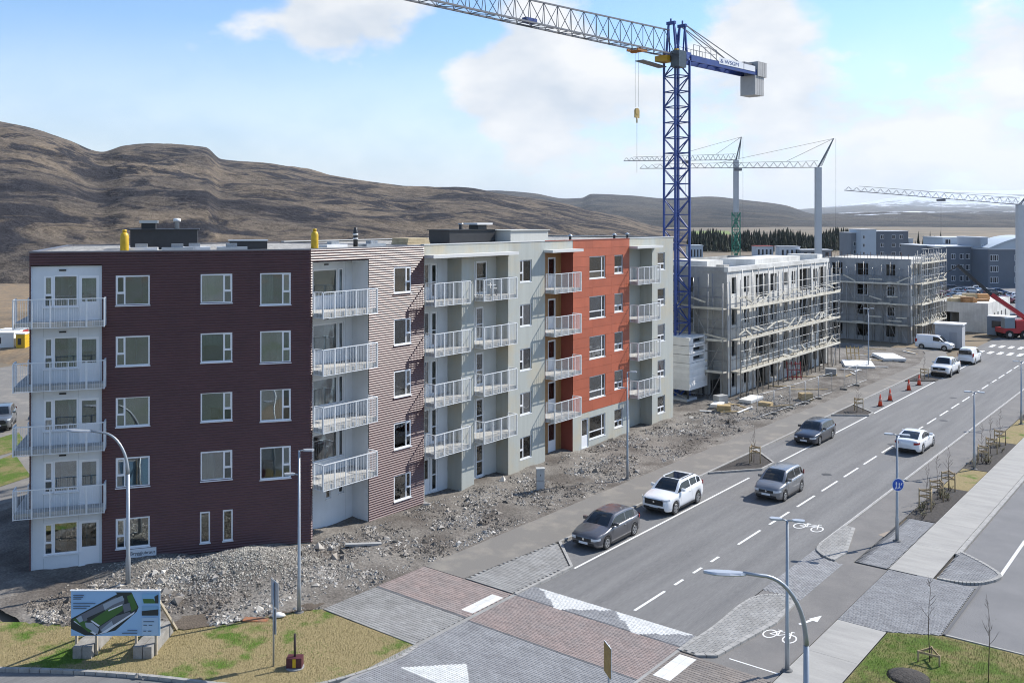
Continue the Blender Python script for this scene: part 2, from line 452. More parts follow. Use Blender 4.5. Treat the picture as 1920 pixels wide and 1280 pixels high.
# ---------------------------------------------------------------- left pavement
walk_l = sheet('left_pavement', [(-30.6, 32.14), (-28.15, 32.14), (-27.62, 38.9), (-27.62, 118), (-29.4, 124), (-31.5, 126), (-33, 126), (-31, 121), (-29.35, 112), (-29.5, 95), (-30.1, 72), (-30.5, 50)], 0.10, asphalt_dusty, thick=0.3)
kerb('kerb_stone', [(-27.54, 38.85), (-27.54, 118)], 0.14, -0.2, 0.115, walk_l, seg=2.0)
kerb('kerb_stone', [(-25.22, 32.2), (-25.12, 36.42), (-27.54, 38.85)], 0.15, -0.2, 0.12, walk_l, seg=0.9)
for (a, b, c, d) in (((-27.5, 55.4), (-25.15, 58.4), (-25.15, 60.4), (-27.5, 63.0)), ((-27.5, 78.2), (-25.0, 80.0), (-25.0, 81.2), (-27.5, 83.8))):
    isl = sheet('planting_island', [a, b, c, d], 0.07, mulch, thick=0.2)
    kerb('kerb_stone', [a, b, c, d], 0.15, -0.2, 0.12, isl, seg=1.0)
isl3 = sheet('planting_island', [(-27.5, 99.5), (-25.0, 101.3), (-25.0, 102.6), (-27.5, 104.5)], 0.07, mulch, thick=0.2)
# ---------------------------------------------------------------- pavers
PAVERS = {}
def pave(name, poly, z, w, l, pick, keep=300, along='x', gap=0.008, big=False):
    """lay pavers in running bond over poly; pick(x, y) gives the material. The pieces nearest the drone are objects, the rest one part."""
    base = sheet(name, poly, z - 0.022, joint_sand, thick=0.25)
    xs = [p[0] for p in poly]; ys = [p[1] for p in poly]
    cells = []
    nr = int((max(ys) - min(ys)) / (w if along == 'x' else l)) + 1; nc = int((max(xs) - min(xs)) / (l if along == 'x' else w)) + 2
    for r in range(nr):
        for c in range(-1, nc):
            if along == 'x': cx, cy, sx, sy = min(xs) + (c + 0.5 + 0.5 * (r % 2)) * l, min(ys) + (r + 0.5) * w, l, w
            else: cx, cy, sx, sy = min(xs) + (c + 0.5) * w, min(ys) + (r + 0.5 + 0.5 * (c % 2)) * l, w, l
            if inside((cx, cy), poly):
                x0, x1, y0, y1 = max(cx - sx / 2, min(xs)), min(cx + sx / 2, max(xs)), max(cy - sy / 2, min(ys)), min(cy + sy / 2, max(ys))
                cells.append((x0, x1, y0, y1))
    cells.sort(key=lambda q: (q[0] + q[1]) ** 2 / 4 + (q[2] + q[3]) ** 2 / 4)
    rest = {}
    rng = random.Random(name)
    for k, (x0, x1, y0, y1) in enumerate(cells):
        m = pick((x0 + x1) / 2, (y0 + y1) / 2)
        dz = rng.uniform(-0.003, 0.003)
        sx, sy = round(x1 - x0 - gap, 3), round(y1 - y0 - gap, 3)
        if sx < 0.02 or sy < 0.02: continue
        def piece(mb, cx, cy, zz):
            b = 0.008
            lo = [(cx - sx / 2, cy - sy / 2, zz - 0.05), (cx + sx / 2, cy - sy / 2, zz - 0.05), (cx + sx / 2, cy + sy / 2, zz - 0.05), (cx - sx / 2, cy + sy / 2, zz - 0.05)]
            mi = [(x, y, zz - b) for x, y, _ in lo]
            hi = [(cx - sx / 2 + b, cy - sy / 2 + b, zz), (cx + sx / 2 - b, cy - sy / 2 + b, zz), (cx + sx / 2 - b, cy + sy / 2 - b, zz), (cx - sx / 2 + b, cy + sy / 2 - b, zz)]
            i = [mb.vert(p) for p in lo + mi + hi]
            for j in range(4):
                j2 = (j + 1) % 4
                mb.face((i[j], i[j2], i[4 + j2], i[4 + j])); mb.face((i[4 + j], i[4 + j2], i[8 + j2], i[8 + j]))
            mb.face(i[8:12])
        if k < keep:
            key = (sx, sy, m.name)
            if key not in PAVERS:
                mb = MB(); piece(mb, 0, 0, 0); PAVERS[key] = mb.mesh('paver', m)
            add('paver', PAVERS[key], base, T((x0 + x1) / 2, (y0 + y1) / 2, z + dz))
        else:
            piece(rest.setdefault(m.name, (MB(), m))[0], (x0 + x1) / 2, (y0 + y1) / 2, z + dz)
    for mb, m in rest.values():
        o = mb.build('pavers', m, base); o['kind'] = 'stuff'
    return base
tri = lambda *p: list(p)
sharks = [tri((-24.75, 33.42), (-21.0, 33.42), (-22.9, 32.05)), tri((-20.86, 33.42), (-17.25, 33.42), (-19.15, 32.05)), tri((-24.5, 24.3), (-22.7, 26.0), (-21.6, 24.9), (-20.9, 24.3))]
def table_mat(x, y):
    if any(inside((x, y), s) for s in sharks): return paver_white
    if 29.0 < y < 32.1: return paver_red
    return paver_dark if (32.1 <= y < 32.2 or 28.85 < y <= 29.0) else paver_grey
pave('raised_crossing', [(-25.12, 21.5), (-17.12, 21.5), (-17.12, 33.43), (-25.12, 33.43)], 0.085, 0.105, 0.21, table_mat)
sheet('gutter', rect(-25.31, -25.11, 21.5, 33.4), 0.079, paver_walk, thick=0.2)
sheet('gutter', rect(-17.13, -16.99, 21.5, 33.4), 0.078, paver_walk, thick=0.2)
zl = rect(-25.98, -25.33, 29.5, 31.55)
def left_mat(x, y):
    if 29.05 < y < 32.05: return paver_red
    return paver_dark if y > 28.9 else paver_walk
pave('left_crossing_pavement', [(-30.6, 25.95), (-25.3, 25.95), (-25.3, 32.1), (-30.6, 32.1)], 0.10, 0.15, 0.30, left_mat)
pave('corner_pavement', [(-28.1, 32.2), (-25.32, 32.2), (-25.24, 36.3), (-27.6, 38.6)], 0.10, 0.15, 0.30, lambda x, y: paver_walk)
# ---------------------------------------------------------------- right side: cycle path, noses, walk, beds
path = sheet('cycle_path', [(-16.95, 10), (-13.32, 10), (-13.32, 45.4), (-14.9, 45.4), (-14.9, 150), (-16.95, 150)], 0.012, asphalt_path, thick=0.1)
bike_mark(-14.55, 35.55, 0.8, 0.018, path, 1)
mb = MB(); stroke(mb, (-14.35, 37.1), (-14.05, 38.0), 0.13, 0.018)
mb.poly(((-14.25, 37.85, 0.0185), (-13.85, 37.75, 0.0185), (-13.93, 38.5, 0.0185))); mb.build('painted_arrow', paint, path)
sheet('painted_line', rect(-15.3, -13.4, 32.55, 32.62), 0.018, paint, path)
sheet('concrete_patch', [(-15.2, 50.2), (-14.6, 49.9), (-14.3, 50.9), (-14.9, 51.2)], 0.017, mat('patch_tan', (0.30, 0.25, 0.2), .9, var=.2), path)
kerb('kerb_stone', [(-17.03, 47.2), (-17.03, 120)], 0.13, -0.2, 0.05, path, seg=3.0)
nose_s = smooth_line([(-17.05, 31.9), (-16.9, 34.5), (-16.96, 37.3), (-16.72, 38.7), (-15.95, 39.42)])
nose = pave('lower_pavement_nose', nose_s + [(-15.3, 39.2), (-15.15, 36.5), (-15.75, 32.4), (-16.4, 31.9)], 0.10, 0.15, 0.30, lambda x, y: paver_walk, along='y')
kerb('kerb_stone', nose_s, 0.13, -0.2, 0.11, nose, seg=0.7)
kerb('edge_stone', [(-15.95, 39.42), (-15.32, 39.2), (-15.17, 36.5), (-15.77, 32.4), (-16.4, 31.95)], 0.20, -0.1, 0.106, nose, seg=0.5)
nose_n = smooth_line([(-15.75, 45.0), (-16.35, 45.35), (-16.85, 46.0), (-17.03, 47.2)])
nose2 = pave('upper_pavement_nose', nose_n + [(-17.0, 50.3), (-16.5, 50.3), (-15.6, 46.4)], 0.09, 0.15, 0.30, lambda x, y: paver_walk, along='y')
kerb('kerb_stone', nose_n, 0.13, -0.2, 0.10, nose2, seg=0.6)
kerb('edge_stone', [(-15.75, 45.0), (-15.62, 46.4), (-16.5, 50.3), (-17.0, 50.3)], 0.18, -0.1, 0.096, nose2, seg=0.5)
pave('cycle_ramp', [(-17.0, 39.6), (-15.2, 39.4), (-15.2, 44.8), (-15.7, 44.9), (-16.4, 45.2), (-17.0, 46.2)], 0.03, 0.105, 0.21, lambda x, y: paver_grey, keep=200, along='y')
zr = rect(-16.85, -16.15, 29.55, 31.6)
pave('right_crossing_pavement', [(-17.0, 27.6), (-13.35, 27.6), (-13.35, 31.8), (-17.0, 31.8)], 0.09, 0.15, 0.30, lambda x, y: paver_tan)
for (x0, x1, y0, y1, z) in ((-25.98, -25.36, 29.5, 31.55, 0.107), (-16.85, -16.15, 29.55, 31.6, 0.097)):
    for k in range(3):
        for j in range(2): MB().box(x0 + (x1 - x0) * j / 2 + .004, x0 + (x1 - x0) * (j + 1) / 2 - .004, y0 + (y1 - y0) * k / 3 + .004, y0 + (y1 - y0) * (k + 1) / 3 - .004, 0.05, z).build('crossing_slab', paver_white, path)
def slabs(name, x0, x1, y0, y1, z, step, m):
    base = sheet(name, rect(x0, x1, y0, y1), z - 0.012, joint_sand, thick=0.2)
    n = max(1, round((y1 - y0) / step)); me = None
    mbs = MB().box(x0, x1, 0.006, (y1 - y0) / n - 0.006, -0.05, 0); me = mbs.mesh('slab', m)
    for k in range(n): add('slab', me, base, T(0, y0 + k * (y1 - y0) / n, z))
    return base
slabs('lower_walkway', -13.25, -11.32, 18, 38.45, 0.06, 3.4, concrete_walk)
wk = slabs('upper_walkway', -13.28, -11.34, 45.5, 150, 0.06, 4.4, concrete_walk)
kerb('kerb_stone', [(-11.2, 49.5), (-11.2, 130)], 0.22, -0.2, 0.075, wk, seg=2.5)
pave('cross_pavement', [(-13.28, 38.5), (-11.3, 38.55), (-9.55, 39.55), (-9.55, 45.55), (-13.28, 45.45)], 0.05, 0.105, 0.21, lambda x, y: paver_grey)
sheet('edge_strip', rect(-9.5, -9.38, 39.7, 46.0), 0.056, paver_dark)
pave('signpost_pavement', [(-14.85, 45.5), (-13.32, 45.5), (-13.32, 53.9), (-14.72, 53.9)], 0.05, 0.105, 0.21, lambda x, y: paver_grey if x > -14.62 else paver_dark)
nose_r = smooth_line([(-11.1, 49.9), (-10.0, 49.0), (-9.1, 48.0), (-9.02, 47.3), (-9.5, 46.3), (-10.3, 45.75), (-11.2, 45.65)])
nose3 = pave('lot_corner_pavement', nose_r, 0.09, 0.105, 0.21, lambda x, y: paver_grey, keep=200)
kerb('kerb_stone', nose_r, 0.16, -0.2, 0.11, nose3, seg=0.9)
lot = sheet('parking_lot', [(-11.05, 39.75), (40, 39.75), (40, 175), (-11.05, 175)], -0.004, asphalt_lot)
for k in range(5): mark(rect(-9.07, -8.93, 47.7 + 13 * k, 54 + 13 * k), 'stall_line', 0.002, lot)
mark(rect(-9.0, -4.0, 54.05, 54.17), 'stall_line', 0.002, lot)
# beds and verge between cycle path and walkway
for (y0, y1, m, nm) in ((53.95, 61.5, mulch, 'planting_bed'), (61.5, 66.9, grass_dry, 'grass_verge'), (66.9, 76.5, mulch, 'planting_bed'), (76.5, 86, grass_dry, 'grass_verge'), (86, 96, mulch, 'planting_bed'), (96, 150, grass_dry, 'grass_verge')):
    sheet(nm, [(-14.8, y0), (-13.32, y0 + (0.1 if nm == 'planting_bed' else 0)), (-13.32, y1 - 0.01), (-14.8, y1 - 0.01)], 0.045, m, thick=0.15)
# lawns
lawn_r_poly = [(-11.28, 18), (6, 18), (6, 39.62), (-6.6, 39.62), (-9.45, 39.52), (-11.28, 38.5)]
sheet('right_lawn', lawn_r_poly, 0.045, grass_fresh, thick=0.2)
edge = sheet('lawn_edging', [(-9.4, 39.6), (-6.5, 39.66), (6, 39.66), (6, 39.74), (-6.5, 39.74), (-9.4, 39.69)], 0.07, kerb_mat, thick=0.2)
curve = smooth_line([(-25.15, 25.95), (-25.0, 24.7), (-25.45, 22.6), (-26.2, 21.2), (-28.2, 19.75), (-30.7, 18.5), (-32.5, 17.5), (-34.3, 16.35), (-36.2, 15.0), (-40, 12.2)], 5)
lawn_l_poly = curve + [(-44, 14), (-39.2, 17.6), (-36.2, 19.2), (-34.3, 20.6), (-32.9, 22.0), (-32.2, 23.3), (-31.6, 24.8), (-30.7, 25.9)]
side_road = sheet('side_street', [(-60, -20), (-17.2, -20), (-17.2, 21.4), (-25.2, 21.4), (-25.2, 26.2), (-31, 20), (-60, 8)], -0.03, asphalt)
# cut the lawn in triangles that the curve allows
def filled(name, poly, z, m, thick=0.2):
    bm = bmesh.new()
    vs = [bm.verts.new((p[0], p[1], z)) for p in poly]
    f = bm.faces.new(vs)
    if f.normal.z < 0 or f.calc_area() == 0: pass
    bmesh.ops.triangulate(bm, faces=[f])
    bmesh.ops.recalc_face_normals(bm, faces=bm.faces)
    if sum(f.normal.z for f in bm.faces) < 0: bmesh.ops.reverse_faces(bm, faces=bm.faces)
    me = bpy.data.meshes.new(name); bm.to_mesh(me); bm.free(); me.materials.append(m)
    o = add(name, me); o['kind'] = 'structure'; return o
lawn_l = filled('left_lawn', lawn_l_poly, 0.075, grass_dry)
kerb('kerb_stone', curve, 0.15, -0.2, 0.10, lawn_l, seg=1.0)
def blades(name, poly, z, n, cols, seed, hmax=0.09, clump=None):
    rng = random.Random(seed)
    xs = [p[0] for p in poly]; ys = [p[1] for p in poly]
    mb = MB(); made = 0
    while made < n:
        x, y = rng.uniform(min(xs), max(xs)), rng.uniform(min(ys), max(ys))
        if not inside((x, y), poly): continue
        made += 1
        a = rng.uniform(0, 6.28); h = hmax * rng.uniform(0.4, 1.2); w = 0.006; lean = rng.uniform(-0.04, 0.04), rng.uniform(-0.04, 0.04)
        g = 1.2 * noise.noise((x * 0.42, y * 0.42, 3.1)) + 0.25 * noise.noise((x * 3, y * 3, 1.7))
        mb.mi = 0 if g < clump + rng.uniform(-0.1, 0.1) else 1
        mb.poly(((x - w * math.cos(a), y - w * math.sin(a), z), (x + w * math.cos(a), y + w * math.sin(a), z), (x + lean[0], y + lean[1], z + h)))
    o = mb.build(name, cols); o['kind'] = 'stuff'
    return o
blade_dry = mat('grass_blade_dry', (0.30, 0.25, 0.12), 0.9, island=0.35, spec=0.2)
blade_green = mat('grass_blade_green', (0.11, 0.18, 0.03), 0.9, island=0.35, spec=0.2)
tag(blades('lawn_grass', [p for p in lawn_l_poly if p[0] > -41], 0.07, 22000, [blade_dry, blade_green], 4, clump=0.22), 'patchy yellowed grass on the corner lawn', 'grass')
tag(blades('lawn_grass', [(-11.25, 31), (-3, 31), (-3, 39.55), (-9.45, 39.45), (-11.25, 38.4)], 0.04, 26000, [blade_dry, blade_green], 5, clump=-0.02), 'green and tan lawn grass beside the lower walkway', 'grass')
# ---------------------------------------------------------------- rough building ground between the houses and the pavement
def site_h(x, y):
    h = 0.10 + 0.16 * noise.fractal((x * 0.35, y * 0.35, 0), 1.0, 2.0, 4) + 0.05 * noise.noise((x * 2.1, y * 2.1, 5))
    # gravel heap before the front of the corner house
    hx, hy = x + 36.6, y - 26.2
    u, v = hx * 0.56 + hy * 0.83, hx * 0.83 - hy * 0.56
    r = (u / 3.6) ** 2 + (v / 2.3) ** 2
    h += 1.0 * math.exp(-r * 1.3)
    hx, hy = x + 40.3, y - 23.2
    h += 0.35 * math.exp(-(hx * hx + hy * hy) / 2.2)
    e = min(1.0, max(0.0, (-30.62 - x) / 0.8))
    if x > -31.6: h = 0.07 + (h - 0.07) * e
    if y < 27 and inside((x, y), lawn_l_poly): return 0.03
    return max(h, 0.02) if x < -30.6 else 0.07
def curve_y(x):
    for p, q in zip(curve, curve[1:]):
        if q[0] <= x <= p[0] and p[0] - q[0] > 1e-6: return p[1] + (q[1] - p[1]) * (p[0] - x) / (p[0] - q[0]) + 0.05
    return -1e9
mb = MB(); mb.smooth = True
NX, NY = 100, 330
xs = [-29.2 - 27.4 * (k / NX) ** 1.15 for k in range(NX + 1)]
ys = [17.5 + 107 * (k / NY) for k in range(NY + 1)]
grid = [[mb.vert((x, y, site_h(x, y))) for x in xs] for y in ys]
for j in range(NY):
    for i in range(NX):
        cx, cy = (xs[i] + xs[i + 1]) / 2, (ys[j] + ys[j + 1]) / 2
        if cy < 25.8 and (cx > -30.4 or cy < curve_y(cx) + 0.25): continue
        mb.face((grid[j][i], grid[j + 1][i], grid[j + 1][i + 1], grid[j][i + 1]))
structure('building_plot', mb, rubble)
soil_strip = filled('soil_strip', [(-31.0, 26.4), (-30.9, 25.6), (-31.8, 24.3), (-32.4, 22.9), (-33.4, 21.2), (-34.3, 20.8), (-35.2, 20.2), (-35.0, 21.0), (-34.6, 21.9), (-33.4, 23.4), (-32.4, 25.2)], 0.105, soil)
def stone(mb, p, s, rng):
    c = Vector(p); vs = []
    ax = [s * rng.uniform(0.6, 1.3) for _ in range(3)]
    rot = Matrix.Rotation(rng.uniform(0, 6.28), 3, 'Z') @ Matrix.Rotation(rng.uniform(-0.5, 0.5), 3, 'X')
    for d in ((1, 0, 0), (-1, 0, 0), (0, 1, 0), (0, -1, 0), (0, 0, 0.75), (0, 0, -0.75)):
        v = Vector((d[0] * ax[0], d[1] * ax[1], d[2] * ax[2])) + Vector((rng.uniform(-.35, .35), rng.uniform(-.35, .35), rng.uniform(-.25, .25))) * s
        vs.append(mb.vert(c + rot @ v))
    for f in ((0, 2, 4), (2, 1, 4), (1, 3, 4), (3, 0, 4), (2, 0, 5), (1, 2, 5), (3, 1, 5), (0, 3, 5)): mb.face([vs[k] for k in f])
FRONT_A, FRONT_DIR = Vector((-37.3, 30.9)), Vector((math.sin(R(34)), math.cos(R(34))))
def free_ground(x, y):
    if x > -30.75 or inside((x, y), lawn_l_poly): return False
    if x < -37.1 and y > 30.9: return False                       # under the houses
    d = Vector((x, y)) - FRONT_A
    if d.x * FRONT_DIR.y - d.y * FRONT_DIR.x < 0.15 and -13 < d.dot(FRONT_DIR) < 0.3: return False
    return True
rng = random.Random(11)
mb, mg = MB(), MB(); n = 0
while n < 42000:
    x, y = rng.uniform(-41, -30.7), 18 + 66 * rng.random() ** 1.25
    if not free_ground(x, y): continue
    clump = noise.noise((x * 0.4, y * 0.4, 9)) + 0.7 * noise.noise((x * 1.3, y * 1.3, 2))
    if clump < rng.uniform(-0.35, 0.5): continue
    s = 0.022 + 0.085 * rng.random() ** 4
    if rng.random() < 0.02: s *= rng.uniform(2, 3.4)
    stone(mb, (x, y, site_h(x, y) + s * rng.uniform(-0.35, 0.2)), s, rng); n += 1
o = mb.build('loose_stones', stone_mat); tag(o, 'loose grey stones strewn over the bare plot', 'stones', kind='stuff')
n = 0
while n < 11000:
    a, b = rng.gauss(0, 1.0), rng.gauss(0, 1.0)
    u, v = 2.0 * a, 1.15 * b
    x, y = -36.6 + u * 0.56 + v * 0.83, 26.2 + u * 0.83 - v * 0.56
    if not free_ground(x, y): continue
    s = 0.022 + 0.034 * rng.random() ** 2
    stone(mg, (x, y, site_h(x, y) + s * 0.3), s, rng); n += 1
n = 0
while n < 900:
    x, y = -40.6 + rng.gauss(0, 1), 23.4 + rng.gauss(0, 0.8)
    if free_ground(x, y): stone(mg, (x, y, site_h(x, y) + 0.01), 0.02 + 0.03 * rng.random() ** 2, rng)
    n += 1
o = mg.build('gravel_heap', gravel_mat); tag(o, 'heap of pale crushed gravel before the maroon front', 'gravel', kind='stuff')
# ================================================================ the finished apartment houses
maroon = mat('maroon_sheet_metal', (0.102, 0.036, 0.034), 0.45, metal=0.0, spec=0.75, var=0.18, scale=1.2)
maroon_cap = mat('maroon_cap', (0.09, 0.034, 0.034), 0.45)
white_wall = mat('white_board', (0.70, 0.735, 0.76), 0.7, var=0.08, scale=0.8, streak=0.05)
grey_wall = mat('grey_render', (0.40, 0.42, 0.39), 0.85, col2=(0.455, 0.415, 0.315), scale=0.42, streak=0.13, bump=0.06, bscale=60, ramp=(0.46, 0.68))
grey_light = mat('pale_grey_render', (0.55, 0.56, 0.525), 0.85, streak=0.06, var=0.06, scale=0.6)
red_board = mat('red_board', (0.42, 0.105, 0.05), 0.62, var=0.14, scale=0.9, rnd=0.07, streak=0.06)
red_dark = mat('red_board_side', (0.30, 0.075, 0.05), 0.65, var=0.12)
wood_board = mat('wood_board', (0.36, 0.21, 0.085), 0.6, col2=(0.26, 0.14, 0.055), scale=5, stretch=(3, 3, 0.3))
plinth = mat('plinth_concrete', (0.38, 0.37, 0.34), 0.9, col2=(0.27, 0.255, 0.23), scale=1.3, fine=0.1, fscale=20)
frame_mat = mat('white_window_frame', (0.80, 0.81, 0.82), 0.45)
rail_mat = mat('galvanised_rail', (0.74, 0.77, 0.79), 0.45, metal=0.1, var=0.08, scale=3)
slab_mat = mat('balcony_concrete', (0.50, 0.49, 0.46), 0.85, col2=(0.36, 0.35, 0.32), scale=1.4, streak=0.08)
roof_gravel = mat('roof_gravel', (0.46, 0.44, 0.40), 0.95, col2=(0.15, 0.145, 0.135), scale=3.2, fine=0.5, fscale=8, bump=0.8, bscale=14)
cap_mat = mat('parapet_cap', (0.20, 0.19, 0.20), 0.4, metal=0.5)
cap_pale = mat('parapet_cap_pale', (0.62, 0.62, 0.60), 0.5)
room_mats = [mat('room_%s' % n, c, 0.9) for n, c in (('grey', (0.62, 0.68, 0.69)), ('white', (0.82, 0.85, 0.84)), ('dim', (0.38, 0.42, 0.44)))]
curtain = mat('curtain', (0.50, 0.50, 0.46), 0.9, col2=(0.36, 0.36, 0.33), scale=9, stretch=(4, 4, 0.1))
cupboard = mat('kitchen_front', (0.17, 0.14, 0.115), 0.6)
pane_glass = glass_mat('window_glass', (0.72, 0.80, 0.81), 0.085)
black_vent = mat('black_vent', (0.012, 0.012, 0.013), 0.5)

WINDOWS = {}
wrng = random.Random(5)
def win_meshes(w, h, panes, fw, panel):
    key = (round(w, 2), round(h, 2), tuple(panes), fw, panel)
    if key not in WINDOWS:
        mb = MB()
        mb.holed(0, w, 0, h, [(a, b, c, d) for a, b, c, d in panes], 0.0, 0.07)
        for (x, s) in ((0, 1), (w, -1)):
            mb.poly([(x, 0, 0), (x, 0, h), (x, 0.12, h), (x, 0.12, 0)][::s])
        mb.poly(((0, 0, h), (w, 0, h), (w, 0.12, h), (0, 0.12, h)))
        mb.box(-0.03, w + 0.03, -0.07, 0.02, -0.045, -0.002)
        fr = mb.mesh('window', frame_mat)
        ps = []
        for a, b, c, d in panes:
            p = MB(); p.box(0, b - a, 0.036, 0.048, 0, d - c)
            ps.append((p.mesh('pane', pane_glass), a, c))
        WINDOWS[key] = (fr, ps)
    return WINDOWS[key]
def room(parent, M, w, h, deep=2.6):
    m = wrng.choice(room_mats)
    mb = MB(); x0, x1, z0, z1, y0, y1 = -0.32, w + 0.32, -0.72 if h < 1.9 else -0.02, h + 0.30, 0.125, deep
    for q in (((x0, y1, z0), (x1, y1, z0), (x1, y1, z1), (x0, y1, z1)), ((x0, y0, z0), (x0, y1, z0), (x0, y1, z1), (x0, y0, z1)), ((x1, y0, z0), (x1, y0, z1), (x1, y1, z1), (x1, y1, z0)),
              ((x0, y0, z0), (x1, y0, z0), (x1, y1, z0), (x0, y1, z0)), ((x0, y0, z1), (x0, y1, z1), (x1, y1, z1), (x1, y0, z1))): mb.poly(q)
    k = wrng.random()
    mb.mi = 1
    if k < 0.45:
        a = wrng.uniform(0, w * 0.5); mb.box(a, a + wrng.uniform(0.4, 0.9), y1 - 0.6, y1 - 0.02, z0 + 0.01, z0 + wrng.uniform(0.9, 2.0))
    mb.mi = 2
    if 0.45 <= k < 0.58:
        mb.box(0.03, w - 0.03, y0 + 0.06, y0 + 0.075, h * wrng.uniform(0.35, 0.7), h - 0.03)
    if 0.55 < k < 0.72: mb.box(w * .2, w * .2 + .5, y1 - .05, y1 - .02, h * .3, h * .75)
    if k > 0.72:
        a = wrng.choice((0.02, w * 0.55)); mb.box(a, a + w * 0.42, y0 + 0.08, y0 + 0.12, z0 + 0.05, h - 0.02)
    mb.build('room', [m, cupboard, curtain], parent, M)
def window(parent, F, u, z, w, h, panes, y=0.05, fw=0.06, name='window', with_room=True, deep=2.6):
    """window frame with its panes in facade frame F at (u, y, z)"""
    fr, ps = win_meshes(w, h, tuple(tuple(round(v, 3) for v in p) for p in panes), fw, 0)
    M = F @ T(u, y, z)
    o = add(name, fr, parent, M)
    for me, a, c in ps: add('pane', me, o, T(a, 0, c))
    if with_room: room(parent, M, w, h, deep)
    return o
def lay(kind, w, h, f=0.065):
    """pane layouts seen from outside"""
    c = 0.30                                     # narrow casement column
    if kind == 'L': return [(f + 0.03, f + c - 0.02, h * 0.42 + 0.05, h - f - 0.03), (f, f + c, f, h * 0.42 - 0.05), (2 * f + c, w - f, f, h - f)]
    if kind == 'R': return [(w - f - c + 0.02, w - f - 0.03, h * 0.42 + 0.05, h - f - 0.03), (w - f - c, w - f, f, h * 0.42 - 0.05), (f, w - 2 * f - c, f, h - f)]
    if kind == 'slit': return [(f, w - f, f, h - f)]
    if kind == 'T': return [(f, w - 2 * f - 0.34, h * 0.30 + f, h - f), (f, w - 2 * f - 0.34, f, h * 0.30), (w - f - 0.34, w - f, h * 0.30 + f, h - f), (w - f - 0.34, w - f, f, h * 0.30)]
    if kind == 'S': return [(f, w - f, h * 0.34 + f, h - f), (f + 0.04, w * 0.5 - f / 2, f + 0.03, h * 0.34 - 0.03), (w * 0.5 + f / 2, w - f - 0.04, f + 0.03, h * 0.34 - 0.03)]
    if kind == 'door': return [(f + 0.05, w - f - 0.05, 0.85, h - f - 0.05)]
    if kind == 'door2': return [(f + 0.05, w - f - 0.05, 1.0, h - f - 0.05), (f + 0.05, w - f - 0.05, 0.12, 0.94)]
    raise ValueError(kind)
def ribs(mb, x0, x1, z0, z1, holes, y=0.0, p=0.128, d=0.0435):
    """horizontal corrugated sheet with openings"""
    n = max(1, int(round((z1 - z0) / p))); p = (z1 - z0) / n
    for k in range(n):
        z = z0 + k * p; zc = z + p * 0.5
        cuts = sorted((max(h[0], x0), min(h[1], x1)) for h in holes if h[2] < zc < h[3] and h[1] > x0 and h[0] < x1)
        runs, a = [], x0
        for c0, c1 in cuts:
            if c0 > a + 1e-4: runs.append((a, c0))
            a = max(a, c1)
        if a < x1 - 1e-4: runs.append((a, x1))
        prof = ((0, 0), (0, 0.12 * p), (-d, 0.26 * p), (-d, 0.46 * p), (0, p))
        for a, b in runs:
            for (ya, za), (yb, zb) in zip(prof, prof[1:]):
                mb.poly(((a, y + ya, z + za), (b, y + ya, z + za), (b, y + yb, z + zb), (a, y + yb, z + zb)))
HEADS = [13.8 - 2.905 * k for k in range(5)]
FLOORS = [11.72 - 2.905 * k for k in range(4)]
def balcony(parent, F, x0, x1, y0, y1, z, dense=0.11, sides='LR', rail_h=1.08, post=0.82, wrap=None):
    """slab from the back of the recess (y1) to its front edge (y0) with a barred railing; z is the floor"""
    mb = MB(F)
    mb.box(x0 + 0.06, x1 - 0.06, y0 + 0.11, y1, z - 0.20, z)
    s = mb.build('balcony', slab_mat, parent)
    mb = MB(F); e = 0.035; yf = y0 + e
    top, bot = z + rail_h, z - 0.26
    def run(p, q, posts):
        P, Q = Vector((*p, 0)), Vector((*q, 0)); L = (Q - P).length
        mb.bar((*p, top), (*q, top), 0.055, 0.04); mb.bar((*p, z - 0.23), (*q, z - 0.23), 0.04, 0.03); 
        k = max(1, round(L / post))
        for i in range(k + 1):
            c = P.lerp(Q, i / k); mb.bar((c.x, c.y, bot), (c.x, c.y, top - 0.02), 0.045)
        n = int(L / dense)
        for i in range(1, n):
            c = P.lerp(Q, i / n); mb.bar((c.x, c.y, z - 0.215), (c.x, c.y, top - 0.02), 0.012)
    run((x0 + e, yf), (x1 - e, yf), 0)
    ye = min(y1, 0.0) - 0.03
    if 'L' in sides: run((x0 + e, yf + 0.06), (x0 + e, ye), 0)
    if 'R' in sides: run((x1 - e, yf + 0.06), (x1 - e, ye), 0)
    mb.build('railing', rail_mat, s)
    return s
def recess(parent, F, x0, x1, z1, d, m_back, m_side, wins, sides=True):
    """balcony bay set back d behind the facade; wins = (u, z, w, h, layout) in its back wall"""
    holes = [(u, u + w, z, z + h) for u, z, w, h, k in wins]
    mb = MB(F); mb.holed(x0, x1, -0.3, z1, holes, d, 0.06)
    mb.build('bay_wall', m_back, parent)
    mb = MB(F)
    mb.poly(((x1, 0, -0.3), (x1, 0, z1), (x1, d, z1), (x1, d, -0.3))); mb.poly(((x0, 0, -0.3), (x0, d, -0.3), (x0, d, z1), (x0, 0, z1)))
    mb.poly(((x0, 0, z1), (x0, d, z1), (x1, d, z1), (x1, 0, z1)))
    mb.build('bay_side', m_side, parent)
    for u, z, w, h, k in wins: window(parent, F, u, z, w, h, lay(k, w, h), y=d + 0.03, name='balcony_door' if 'door' in k else 'window', deep=2.2)

A = (-37.4, 30.9)
F_FRONT = T(A[0], A[1], 0) @ RZ(R(56))
F_LONG = T(-37.4, 0, 0) @ RZ(R(90))
B = F_FRONT @ Vector((-12.87, 0, 0))
def L2(F): return F
